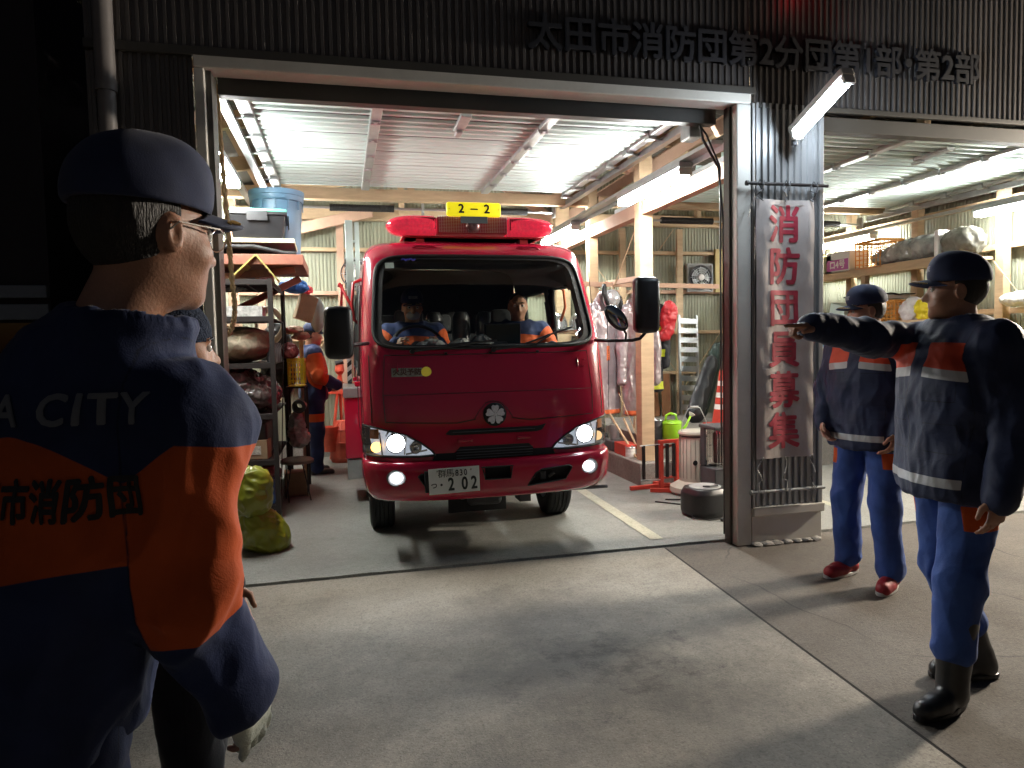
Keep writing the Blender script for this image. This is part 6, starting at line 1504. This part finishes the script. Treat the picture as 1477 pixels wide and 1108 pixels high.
# ---- hanging fire suits
M['suit'] = mat('silver_pink_fire_cloth', (.44, .38, .40), .36, metal=.45, var=.15, scale=9, bump=.5, bscale=18)
M['suitor'] = mat('orange_trim', (.70, .16, .05), .6)
M['hivis'] = mat('yellow_band', (.62, .66, .04), .5)
def suit(label, x, y, z0, z1, w, m, band, group, yaw=0., trim=True):
    o = thing('fire_suit', label, 'fire suit', (x, y, 0), yaw, group); H = z1-z0
    sd = SDF((-w*.8, -.12, z0-.05), (w*.8, .12, z1+.05), .010)
    sd.loft([(z0, 0, 0, w*.50, .062), (z0+H*.5, 0, 0, w*.44, .06), (z0+H*.82, 0, 0, w*.46, .055), (z0+H*.93, 0, 0, w*.30, .045), (z1, 0, 0, w*.12, .04)], .02)
    for s_ in (-1, 1): sd.chain([(s_*w*.40, 0, z0+H*.86), (s_*w*.56, -.02, z0+H*.55), (s_*w*.55, -.03, z0+H*.28)], [.055, .052, .045], .012)
    c = sdf_obj(sd, 'coat', m, o, wr=lambda p: .012*ridged(p, 11, 11, 3.5, 4)+.005*ridged(p, 30, 30, 16, 2))
    T = BVHTree.FromPolygons([v.co.copy() for v in c.data.vertices], [tuple(p.vertices) for p in c.data.polygons])
    def strip(x0, x1, za, zb, nm, mm):
        b = MB(); me = flatpoly([(x0, za), (x1, za), (x1, zb), (x0, zb)]); b.bm.from_mesh(me); cut_bm(b.bm, .015)
        for v in b.bm.verts:
            r = T.ray_cast(Vector((v.co.x, -.5, v.co.y)), Vector((0, 1, 0))); v.co = (r[0]-Vector((0, .004, 0))) if r[0] is not None else Vector((v.co.x, -.03, v.co.y))
        b.build(nm, mm, o)
    for za, zb in band: strip(-w*.47, w*.47, z0+H*za, z0+H*zb, 'reflective_band', M['hivis'] if not trim else M['suitor'])
    if trim: strip(-.018, .018, z0+H*.44, z0+H*.56, 'patch', M['suitor'])
    strip(-.004, .004, z0+.06, z0+H*.85, 'zip', M['blackmat'])
    b = MB(); b.tube([(-w*.36, 0, z0+H*.88), (0, 0, z1+.03), (w*.36, 0, z0+H*.88)], .012, 8); b.tube([(0, 0, z1+.03), (.0, 0, z1+.10), (.03, 0, z1+.12), (.04, 0, z1+.09)], .004, 6); b.build('hanger', M['wood'], o)
    return o
b = MB(); b.bar((2.0, 7.25, 2.06), (4.2, 7.25, 2.02), .04, .05); b.bar((2.93, 6.42, 2.045), (2.93, 7.8, 2.08), .05, .05); one(b, 'hanging_rail', M['pinewarm'], 'pine rail between the posts with the fire suits hanging from it', 'rail')
SG_ = 'silver fire suits hanging from the pine rail'
suit('silver pink fire coat with orange hem nearest the fire engine door', 2.76, 7.12, .64, 1.95, .36, M['suit'], ((.0, .035),), SG_, .15)
suit('silver pink fire coat with orange hem next to the pine post', 3.10, 7.02, .62, 1.93, .34, M['suit'], ((.0, .04),), SG_, -.1)
suit('black fire suit with yellow bands half hidden behind the pine post', 3.36, 7.30, .85, 1.92, .34, mat('black_fire_cloth', (.015, .015, .02), .7, bump=.3), ((.02, .10), (.36, .44), (.62, .68)), None, .1, False)
bag('red_bag', 'red vinyl bag hanging on the rail to the right of the pine post', (3.60, 7.22, 1.42), [((-.02, 0, .32), (.085, .05, .12)), ((-.05, 0, .18), (.08, .045, .15)), ((-.10, 0, .05), (.06, .04, .06))], M['redcloth'], .010, 9, .009)
o = thing('face_shield', 'black and silver breathing mask hanging above the silver coats', 'mask', (2.79, 6.98, 1.90), .2)
b = MB(); b.tube([(-.09, 0, .12), (-.11, -.03, .02), (-.07, -.04, -.10)], [.022, .03, .018], 10); b.tube([(.1, 0, -.14), (.12, -.01, -.08), (.10, 0, .0)], .02, 8); b.build('strap', M['blackmat'], o, True)
b = MB(); b.lathe([(0, -.05), (.06, -.04), (.10, -.005), (.105, .03)], (.015, 0, -.03), 28, 'Y'); b.build('visor', mat('silver_visor', (.5, .5, .52), .2, metal=.6), o, True)
o = thing('helmet_shelf', 'small pine shelf on the middle post holding two silver helmets', 'shelf', (2.62, 7.66, 1.52))
b = MB(); b.bx(-.35, .25, -.16, .15, 0, .03); b.bx(.2, .24, .0, .15, -.2, 0); b.build('board', M['wood'], o)
for i, x in enumerate((2.38, 2.66)):
    o = thing('helmet', ('silver fire helmet on the pine shelf, the one nearer the fire engine', 'silver fire helmet on the pine shelf, the one nearer the suits')[i], 'helmet', (x, 7.64, 1.552))
    b = MB(); b.lathe([(.145, 0), (.135, .015), (.125, .05), (.12, .10), (.10, .16), (.06, .195), (0, .205)], seg=32, sc=(1, 1.15)); b.build('shell', M['silver'], o, True)
    b = MB(); b.lathe([(.12, .0), (.155, -.002), (.158, .008), (.125, .018)], seg=32, sc=(1, 1.2)); b.build('brim', M['silver'], o, 40)
# ---- right of the post
o = thing('low_platform', 'low grey platform on the floor under the ladder and the bags', 'platform', (4.2, 7.75, 0))
b = MB(); b.bx(-1.02, 1.35, -1.15, 1.2, 0, .38); b.build('body', M['kerb'], o, bev=.01)
o = thing('step_ladder', 'grey aluminium plank ladder leaning on the back wall', 'ladder', (4.69, 8.86, .382)); o.rotation_euler = (R_(-8), R_(3), 0)
for s_ in (-1, 1): b = MB(); b.bx(s_*.135-.012, s_*.135+.012, -.02, .02, 0, 1.40); b.build('rail', M['galv'], o)
for k in range(10): b = MB(); b.bx(-.122, .122, -.018, .018, .06+.135*k, .06+.135*k+.075); b.build('rung', M['galv'], o)
def leanbag(name, label, a, c, r, m, loc=(0, 0, 0)):
    a, c = V3(*a), V3(*c); sd = SDF(np.minimum(a, c)-r-.05, np.maximum(a, c)+r+.05, .012); sd.cone(a, c, r, r*.72, .02, flat=(0, 1, 0, .6))
    o = sdf_obj(sd, name, m, None, wr=lambda p: .008*ridged(p, 9, 9, 6, 3)); tag(o, label, 'bag'); recenter(o); return o
M['nylon'] = mat('black_nylon', (.016, .017, .02), .45, var=.2, bump=.2); M['dkgreen'] = mat('dark_green_nylon', (.015, .032, .026), .55)
leanbag('long_bag', 'long black nylon bag leaning diagonally in front of the grey ladder', (4.28, 7.95, .50), (4.62, 8.15, 1.12), .125, M['nylon'])
leanbag('long_bag', 'long dark green bag leaning behind the black nylon bag', (4.60, 8.45, .50), (4.98, 8.6, 1.28), .135, M['dkgreen'])
bag('black_bag', 'black bag lying on the wall rail left of the grey ladder', (4.15, 9.05, 1.56), [((0, 0, .07), (.3, .13, .07))], M['nylon'], .01, 10)
bag('black_bag', 'dark bag slumped on the lower wall rail behind the brown boards', (4.0, 9.05, .98), [((0, 0, .07), (.32, .12, .08))], M['dkgreen'], .01, 10)
o = thing('traffic_cone', 'red traffic cone with white bands against the right door post', 'cone', (4.42, 7.55, .382))
b = MB(); b.bx(-.17, .17, -.17, .17, 0, .03); b.build('base', M['redp'], o, bev=.01)
def cs(z0, z1, r0, r1, m, n): b = MB(); b.lathe([(r0, z0), (r1, z1)], seg=28); b.build(n, m, o, True)
zs = [.03, .20, .26, .34, .40, .48, .54, .66]; rr_ = lambda z: .125-.145*z
for i in range(7): cs(zs[i], zs[i+1], rr_(zs[i]), rr_(zs[i+1]), M['white'] if i in (1, 3, 5) else M['redp'], 'band' if i in (1, 3, 5) else 'body')
for i, (x, w, t, z) in enumerate(((3.92, .13, .06, 1.02), (4.10, .16, -.05, 1.05), (4.28, .12, .03, .98))):
    b = MB(); b.bx(-w/2, w/2, -.015, .015, 0, z-.40); o = b.build('wooden_board', mat('brown_board', (.27, .12, .05), .55, var=.3, sx=(6, 1, 1)), None, bev=.003, loc=(x, 8.75, .384), rot=(R_(-7), t, 0)); tag(o, ('brown board leaning on the back wall, leftmost beside the pine post', 'wide brown board leaning on the back wall between two narrower ones', 'narrow brown board leaning right beside the grey ladder')[i], 'board')
o = thing('watering_can', 'lime green watering can standing on the low grey platform', 'watering can', (3.36, 6.74, .382))
M['lime'] = mat('lime_plastic', (.30, .62, .02), .4, var=.05, coat=.3)
b = MB(); b.lathe([(0, 0), (.10, 0), (.108, .01), (.105, .16), (.11, .165), (.09, .19), (.0, .2)], seg=32); b.build('body', M['lime'], o, 40)
b = MB(); b.tube([(.09, 0, .05), (.16, 0, .13), (.215, 0, .235)], [.022, .014, .011], 12); b.build('spout', M['lime'], o, True)
b = MB(); b.lathe([(.012, 0), (.036, .03), (.034, .036), (0, .036)], (0, 0, 0), 20); q = b.build('rose', M['white'], o, 40, loc=(.212, 0, .228)); q.rotation_euler = (0, R_(35), 0)
b = MB(); b.tube([(-.08, 0, .17), (-.07, 0, .25), (-.02, 0, .27), (.04, 0, .25), (.05, 0, .19)], .013, 8); b.build('handle', M['lime'], o, True)
o = thing('hose_cart', 'red tubular steel hose stand on the floor in front of the pine post', 'hose stand', (2.93, 5.98, .016), .1)
for x in (-.07, .10, .21): b = MB(); b.bx(x-.018, x+.018, -.018, .018, 0, .47); b.build('upright', M['redp'], o, bev=.003)
for a, c in (((-.33, .12, .02), (.1, .12, .02)), ((-.20, -.02, .02), (.16, -.22, .02)), ((-.05, .06, .02), (.30, -.10, .02)), ((.0, .25, .02), (.2, -.2, .02))): b = MB(); b.bar(a, c, .035, .035); b.build('base_rail', M['redp'], o, bev=.003)
b = MB(); b.bar((-.09, 0, .46), (.23, 0, .46), .035, .03); b.bar((-.07, .0, .12), (.21, 0, .12), .02, .02); b.bar((-.06, .01, .40), (.08, .01, .42), .02, .02); b.bar((.10, 0, .35), (.21, 0, .25), .015, .015); b.build('cross_bar', M['redp'], o)
for x in (-.27, -.13, -.02, .05): b = MB(); b.bx(x-.012, x+.012, -.04, -.015, .13, .44); b.build('grip', M['rust'], o)
b = MB(); b.tube([(-.31, -.03, .44), (-.10, -.03, .44)], .006, 6); b.tube([(-.30, -.03, .12), (-.10, -.03, .11)], .006, 6); b.build('wire', M['galv'], o)
# kerosene heater
o = thing('kerosene_heater', 'ivory cylindrical kerosene heater with a wire bail handle near the door post', 'heater', (3.10, 5.78, .016))
M['ivory'] = mat('ivory_enamel', (.52, .49, .41), .35, var=.06, dirt=.4, dirtcol=(.3, .24, .16), coat=.3)
b = MB(); b.lathe([(0, .0), (.20, .0), (.225, .03), (.22, .07), (.17, .10), (.14, .12), (0, .12)], seg=40); b.build('base_tray', M['ivory'], o, 40)
b = MB(); b.lathe([(.135, .12), (.137, .52), (.13, .53)], seg=40); b.lathe([(0, .12), (.13, .12)], seg=40); b.build('body', M['ivory'], o, 40)
b = MB()
for k in range(22): a = k*2*PI/22; b.bx(-.002, .002, -.139, -.135, .14, .50) if False else b.box((.138*math.cos(a), .138*math.sin(a), .33), (.004, .004, .36), Matrix.Rotation(a, 4, 'Z'))
b.build('rib', mat('rib_dark', (.2, .18, .15), .6), o)  # ribs in a darker tone than the ivory body
b = MB(); b.lathe([(0, .585), (.10, .585), (.14, .575), (.148, .555), (.14, .54), (0, .54)], seg=40); b.build('top_plate', M['ivory'], o, 40)
b = MB(); b.lathe([(.139, .525), (.132, .525), (.132, .54), (.139, .54)], seg=40); b.build('vent_ring', M['blackmat'], o)
b = MB(); b.tube([(-.135, 0, .50), (-.12, 0, .66), (-.06, 0, .78), (.0, 0, .80), (.06, 0, .78), (.12, 0, .66), (.135, 0, .50)], .004, 6); b.build('bail_handle', M['galv'], o); b = MB(); b.tube([(-.04, 0, .79), (.04, 0, .79)], .012, 10); b.build('grip', M['grey'], o)
b = MB(); b.lathe([(0, -.006), (.022, -.004), (.024, 0)], (-.06, -.128, .30), 16, 'Y'); b.build('window', M['blackmat'], o)
o = thing('reflector_heater', 'black topped heater with chrome guard bars half behind the door post', 'heater', (3.24, 5.50, .24))
b = MB(); b.bx(-.16, .16, -.12, .14, -.22, .06); b.bx(-.16, .16, .06, .14, .06, .40); b.bx(-.17, .17, -.13, .15, .40, .43); b.build('case', M['dkgrey'], o, bev=.008)
b = MB()
for k in range(13): x = -.15+.025*k; b.tube([(x, -.13, .07), (x, -.145, .1), (x, -.145, .37), (x, -.125, .40)], .0035, 6)
for z in (.12, .22, .33): b.tube([(-.155, -.148, z), (.155, -.148, z)], .003, 6)
b.build('guard', M['chrome'], o); b = MB(); b.bx(-.15, .15, .03, .055, .07, .39); b.build('reflector', M['chrome'], o)
b = MB(); b.lathe([(0, .08), (.05, .08), (.055, .34), (.04, .36), (0, .36)], (0, -.03, 0), 20); b.build('burner', mat('mesh_burner', (.12, .1, .09), .5, metal=.7), o, 40)
o = thing('cleaner_case', 'rounded black appliance with a grey lid on the floor by the right door post', 'appliance', (2.80, 5.05, .016), .2)
sd = SDF((-.25, -.22, -.02), (.25, .22, .3), .009); sd.loft([(0, 0, 0, .165, .155), (.04, 0, 0, .178, .165), (.18, 0, 0, .175, .165), (.225, 0, 0, .15, .14)], .02, 3); sdf_obj(sd, 'body', M['black'], o, it=2)
b = MB(); b.lathe([(0, .236), (.10, .234), (.125, .226), (.13, .215)], seg=36); b.build('lid', M['grey'], o, 40)
b = MB(); b.tube([(-.06, -.05, .238), (-.04, -.10, .246), (.04, -.10, .246), (.06, -.05, .238)], .008, 8); b.build('handle', M['dkgrey'], o)
b = MB(); b.tube([(-.16, -.02, .03), (-.20, -.10, .012), (-.12, -.19, .008), (.02, -.2, .008), (.0, -.24, .008)], .005, 6); b.box((-.03, -.25, .012), (.05, .02, .02)); b.build('power_cord', M['blackmat'], o)
b = MB(); b.tube([(2.60, 5.55, .022), (2.75, 5.40, .022), (2.92, 5.34, .022), (3.05, 5.40, .022), (2.95, 5.52, .022), (2.72, 5.60, .022)], .006, 6); one(b, 'hose_loop', M['blackmat'], 'thin black hose looped on the floor under the ivory heater', 'hose', 40)
# on the kerb
boxthing('tool_case', 'small red tool case with a grey panel on the kerb beside the pine post', (2.86, 6.78, .237), (.16, .3, .12), M['redp'], cat='tool case', extra=lambda o: (lambda b: (b.bx(-.05, .05, -.153, -.151, .02, .08), b.build('panel', M['galv'], o)))(MB()))
b = MB(); b.lathe([(0, 0), (.055, 0), (.055, .15), (.05, .155), (0, .15)], (2.86, 7.12, .36), 24); one(b, 'metal_tin', M['galv'], 'dull metal tin standing behind the red tool case', 'tin', 40)
boxthing('dark_engine', 'dark pump engine with a pull cord on the kerb behind the red case', (2.88, 7.12, .237), (.2, .3, .12), M['dkgrey'], cat='engine', bev=.02)
bag('engine_cover', 'dark cloth heap on the kerb next to the fire engine', (2.84, 7.6, .235), [((0, 0, .09), (.1, .18, .09))], M['blackmat'], .012, 15)
b = MB(); b.tube([(2.86, 6.55, .24), (2.78, 7.05, .64)], .012, 8); b.tube([(2.92, 6.56, .24), (2.88, 6.9, .6)], .012, 8); one(b, 'wooden_prop', M['wood'], 'two thin pine sticks leaning together beside the pine post', 'sticks')
b = MB(); b.bx(2.765, 2.79, 6.0, 6.20, .10, .47); b.bx(2.70, 2.725, 5.98, 6.18, .10, .46)
# ---- back wall shelf items near the door post
boxthing('orange_packet', 'orange and white packet on the back wall rail near the door post', (5.52, 9.05, 1.57), (.13, .1, .24), M['orangep'], cat='packet', extra=lambda o: (lambda b: (b.bx(-.05, .05, -.052, -.0505, .03, .12), b.build('label', M['white'], o)))(MB()))
b = MB(); b.lathe([(0, 0), (.045, 0), (.045, .13), (.02, .17), (.02, .2), (0, .2)], (5.54, 9.04, 1.812), 20); one(b, 'spray_bottle', M['poly'], 'clear bottle standing on the orange packet', 'bottle', 40)
# ---- second bay shelving
SH = thing('long_shelf', 'long pine shelving with three boards down the wall of the second bay', 'shelving', (6.66, 7.55, 0))
for z in (2.22, 1.54, 1.05): b = MB(); b.bx(-.29, .24, -1.35, 1.6, z, z+.035); b.bx(-.31, -.28, -1.37, 1.62, z-.05, z+.055); b.build('board', M['wood'], SH, bev=.003)
for y in (-1.33, 0., 1.45): b = MB(); b.bx(-.275, -.205, y-.04, y+.04, 0, 2.22); b.build('post', M['wood'], SH, bev=.003)
X = 6.50
def sp(px, py, z): return at(px, py, x=X)
def shelf_item(px, z): p = at(px, 380, x=X); return p.y
Y = lambda px: at(px, 390, x=X).y
boxthing('yellow_box', 'yellow box with black marks at the far end of the top shelf beside the column', (X, Y(1190), 2.256), (.3, .26, .26), M['yellowp'], extra=lambda o: (lambda me: (lambda q: (setattr(q, 'rotation_euler', (PI/2, 0, -PI/2)), setattr(q, 'location', (-.152, 0, .14))))(link('mark', me, M['blk'], o)))(text_mesh('火火', .13, .004)))
boxthing('olive_box', 'olive cardboard box on the top shelf between the yellow and the white box', (X, Y(1202), 2.256), (.3, .3, .24), mat('olive_card', (.22, .22, .12), .7))
def pinkside(o):
    b = MB(); b.bx(-.153, -.1505, -.2, .2, .03, .17); b.build('label', mat('pink_label', (.45, .10, .32), .5), o)
    me = text_mesh('ロ4号', .12, .004); q = link('lettering', me, M['white'], o); q.rotation_euler = (PI/2, 0, -PI/2); q.location = (-.156, 0, .10)
boxthing('white_box', 'white box with a pink lettered side on the top shelf', (X, Y(1222), 2.256), (.3, .44, .27), M['white'], extra=pinkside)
crate('orange_crate', 'orange lattice crate on the top shelf beside the wrapped bundle', (X, Y(1268), 2.256), .34, .42, .34, M['orangep'])
bag('wrapped_bundle', 'long grey bundle wrapped in clear plastic on the top shelf', (X, Y(1318), 2.25), [((0, .30, .12), (.16, .3, .10)), ((0, 0, .15), (.17, .34, .13)), ((0, -.2, .16), (.15, .2, .13))], mat('grey_wrapped', (.27, .27, .25), .22, var=.35, scale=7, coat=.6, bump=.3, bscale=12), .016, 9, .014)
bag('hose_sack', 'dark grey sack tied with white strap at the near end of the top shelf', (X, Y(1385), 2.25), [((0, 0, .15), (.16, .20, .15)), ((0, -.1, .15), (.15, .14, .14))], mat('grey_sack', (.16, .15, .12), .6, var=.3), .016, 10, .014)
b = MB(); p = (X, Y(1368)); b.bx(p[0]-.175, p[0]+.12, p[1]-.03, p[1]+.03, 2.257, 2.56); one(b, 'white_strap', M['white'], 'pale folded cloth standing between the bundle and the dark sack', 'cloth', bev=.02)
# lower shelf
X2 = 6.46
Y2 = lambda px: at(px, 440, x=X2).y
boxthing('silver_case', 'silver patterned case tilted on the middle shelf above the navy cap', (X2, Y2(1218), 1.58), (.3, .28, .26), M['alu'], rot=(.25, 0, 0), cat='case')
boxthing('white_tray', 'flat white tray on top of the orange crates on the middle shelf', (X2, Y2(1268), 1.86), (.34, .62, .05), M['white'], cat='tray')
crate('orange_crate', 'orange crate under the white tray, further from the camera', (X2, Y2(1262), 1.58), .32, .36, .26, M['orangep'])
crate('orange_crate', 'orange crate under the white tray, nearer the camera', (X2, Y2(1290), 1.58), .32, .36, .26, M['orangep'])
b = MB(); b.grid(lambda u, v: (X2-.2+.4*u, Y2(1300)+.75*v, 1.915+.02*noise.noise(Vector((u*3, v*6, 0)))), 8, 20); one(b, 'black_sheet', M['blackmat'], 'thin black sheet draped over the white tray', 'sheet', True, solid=.008)
bag('white_bag', 'white plastic shopping bag with pink print beside the orange crates', (X2, Y2(1318), 1.575), [((0, 0, .12), (.13, .15, .12)), ((0, 0, .22), (.07, .07, .06))], mat('white_bag', (.6, .57, .56), .4, var=.15), .016, 15)
bag('yellow_bag', 'yellow packed bag on the middle shelf in front of the pointing man', (X2, Y2(1338), 1.575), [((0, 0, .13), (.12, .12, .13))], M['yellowp'], .016, 15)
boxthing('dark_tray', 'dark flat case on the middle shelf close to the column', (X2, Y2(1192), 1.58), (.3, .34, .16), M['dkgrey'], cat='case')
bag('brown_cloth', 'tan cloth heap hanging over the shelf edge beside the column', (X2-.1, Y2(1198), 1.46), [((0, 0, .06), (.1, .25, .07))], mat('tan_cloth', (.42, .26, .10), .8), .016, 12)
crate('blue_crate', 'small blue crate on the lowest shelf behind the standing man', (X2, Y2(1196), 1.09), .3, .34, .22, mat('light_blue_plastic', (.1, .3, .45), .5))
boxthing('yellow_case', 'yellow and white case on the lowest shelf left of the standing man', (X2, Y2(1187)-.15, 1.09), (.3, .3, .2), M['yellowp'], cat='case', lid=M['white'])
bag('white_sack', 'white sack on the wall rail at the right edge of view', (6.85, 5.75, 1.70), [((0, 0, .07), (.12, .3, .07))], mat('white_sack', (.55, .54, .5), .5), .014, 12)
bag('yellow_cloth', 'yellow and orange cloth heap behind the shoulder of the pointing man', (6.55, 5.55, 1.22), [((0, 0, .10), (.2, .35, .10)), ((0, .2, .06), (.2, .25, .06))], mat('yellow_cloth', (.62, .42, .03), .7), .02, 8)
boxthing('workbench', 'pale workbench carrying the yellow cloth heap at the right wall', (6.66, 5.6, .016), (.6, 1.0, 1.2), M['wood'], cat='bench')
o = thing('wire_cage', 'tall wire mesh cage standing behind the banner column', 'cage', (5.35, 7.4, .016))
b = MB()
for k in range(9): b.tube([(-.3+.075*k, -.25, .0), (-.3+.075*k, -.25, .9)], .003, 5); b.tube([(-.3, -.25+.0625*k, .0), (-.3, -.25+.0625*k, .9)], .003, 5)
for k in range(12): z = .02+.08*k; b.tube([(.3, -.25, z), (-.3, -.25, z), (-.3, .25, z)], .003, 5)
b.build('mesh', M['galv'], o)
boxthing('floor_box', 'dark box inside the wire mesh cage on the second bay floor', (5.4, 7.45, .02), (.4, .36, .30), M['dkgrey'])

# more clutter on and around the left rack
for k in range(5):
    b = MB(); b.lathe([(0, 0), (.035, 0), (.035, .12), (.02, .145), (.018, .17), (0, .17)], (-.585+.0*k, 6.25+.19*k, 1.302), 16); o = one(b, 'oil_bottle', M['dkgrey'], 'dark oil bottle in the row along the open side of the rack', 'bottle', 40); o['group'] = 'dark oil bottles along the rack side'
bag('work_gloves', 'heap of dark red gloves on the rack side above the black pipe end', (-.50, 7.05, 1.33), [((0, 0, .05), (.08, .12, .05)), ((0, .05, .09), (.06, .08, .04))], mat('dark_red_cloth', (.16, .03, .03), .85), .012, 20, .008)
b = MB(); b.tube([(-.72+.13*math.cos(a), 7.62+.0*a, 1.62+.17*math.sin(a)+.004*a) for a in np.linspace(0, 6*PI, 120)], .014, 8); one(b, 'coiled_hose', mat('pale_hose', (.4, .37, .3), .7), 'pale coiled hose hanging on the left wall behind the tilted cardboard box', 'hose', 60)
boxthing('wooden_box', 'open pine box of scraps on the floor under the rack', (-.87, 6.3, .125), (.02, .02, .02), M['wood']) if False else None
boxthing('brown_carton', 'brown carton pushed under the stool beside the rack', (-.48, 7.0, .016), (.2, .24, .22), M['card'], .1)
bag('dark_coat', 'dark coat hanging behind the yellow crate on the left wall', (-.66, 7.75, .95), [((0, 0, .45), (.16, .07, .28)), ((0, 0, .2), (.17, .07, .25))], M['nylon'], .015, 9)

# more gear beside the heater and along the kerb
def drum(name, label, x, y, z, r, h_, m, cat='can', rim=True):
    o = thing(name, label, cat, (x, y, z)); b = MB(); b.lathe([(0, 0), (r, 0), (r, h_*.3), (r*1.02, h_*.32), (r, h_*.34), (r, h_*.66), (r*1.02, h_*.68), (r, h_*.7), (r, h_), (0, h_)], seg=32); b.build('body', m, o, 40)
    b = MB(); b.tube([(r*math.cos(a), r*math.sin(a), h_) for a in np.linspace(0, 2*PI, 32, endpoint=False)], .006, 6, closed=True); b.lathe([(0, .012), (r*.25, .012), (r*.25, 0)], (r*.4, 0, h_), 14); b.build('rim', M['galv'], o, 40)
    b = MB(); b.tube([(-r*.98, 0, h_*.86), (-r*.6, -r*.8, h_*.55), (r*.6, -r*.8, h_*.55), (r*.98, 0, h_*.86)], .004, 6); b.build('handle', M['galv'], o, True)
    return o
drum('metal_drum', 'dull steel drum standing behind the ivory heater on the garage floor', 3.42, 6.10, .016, .13, .34, M['galv'], 'drum')
drum('red_fuel_can', 'round red fuel can between the hose stand and the ivory heater', 3.22, 6.22, .016, .10, .26, M['redp'])
drum('paint_tin', 'small white paint tin on the kerb in front of the dark pump engine', 2.83, 6.62, .237, .05, .10, M['white'], 'tin')
drum('oil_tin', 'grey oil tin on the low platform left of the watering can', 3.20, 6.80, .382, .07, .20, M['dkgrey'], 'tin')
for i, (x, y, lean, lab) in enumerate(((3.24, 7.45, .10, 'shovel leaning behind the black fire suit'), (3.50, 7.9, -.06, 'pickaxe handle leaning right of the red vinyl bag'))):
    o = thing(('shovel', 'pickaxe')[i], 'long wooden '+lab, ('shovel', 'pickaxe')[i], (x, y, .384), .2); o.rotation_euler = (R_(-6), lean, .2)
    b = MB(); b.tube([(0, 0, .0), (0, 0, 1.15)], .014, 8); b.build('shaft', M['wood'], o, 40)
    b = MB(); b.bar((-.10, 0, 1.17), (.10, 0, 1.17), .03, .03); b.build('head', M['dkgrey'], o, bev=.004)
M['blab'] = mat('printed_label', (.55, .53, .48), .6, var=.5, scale=55)
for i, (x, y, z, sx, sy, sz, m, lab) in enumerate((
  (-.72, 6.16, .505, .20, .16, .16, 'card', 'small brown carton in front of the dark hard case'),
  (-.98, 6.14, .505, .16, .14, .20, 'white', 'small white carton left of the brown carton on the rack'),
  (-.70, 6.18, .126, .22, .18, .20, 'bluep', 'blue plastic box on the lowest rack shelf'),
  (-.98, 6.16, .896, .18, .14, .13, 'card', 'flat brown carton beside the plastic wrapped bundle'),
  (-.66, 6.72, 1.985, .16, .2, .10, 'card', 'low carton on the rack mesh top behind the tent shaped board'))):
    mm = M[m] if m in M else mat('blue_box_plastic', (.03, .10, .28), .5)
    boxthing('small_box', lab, (x, y, z), (sx, sy, sz), mm, .06*(i-2), extra=lambda o, sx=sx, sy=sy, sz=sz: (lambda b: (b.bx(-sx*.3, sx*.25, -sy/2-.003, -sy/2-.0012, sz*.25, sz*.7), b.build('label', M['blab'], o)))(MB()))
# ================================================================== sky, camera, view
w = bpy.data.worlds.new('World'); SC.world = w; w.use_nodes = True; nt = w.node_tree
bg = nt.nodes['Background']; sk = nt.nodes.new('ShaderNodeTexSky'); sk.sky_type = 'NISHITA'; sk.sun_disc = False
sk.sun_elevation = math.radians(-4); sk.sun_rotation = math.radians(200); nt.links.new(sk.outputs[0], bg.inputs[0]); bg.inputs[1].default_value = .62
cd = bpy.data.cameras.new('camera'); cam = bpy.data.objects.new('camera', cd); COL.objects.link(cam)
cd.sensor_width = 36; cd.lens = 36*CF/1477; cd.clip_end = 500; cd.clip_start = .05
cam.matrix_world = Matrix((RR, UU, -FW)).transposed().to_4x4(); cam.location = (0, 0, CH)
SC.camera = cam
SC.view_settings.view_transform = 'Standard'; SC.view_settings.look = 'None'; SC.view_settings.exposure = 0
SC.cycles.max_bounces = 8; SC.cycles.transparent_max_bounces = 16; SC.cycles.use_denoising = True
SC.cycles.sample_clamp_indirect = 6; SC.cycles.caustics_reflective = False; SC.cycles.caustics_refractive = False
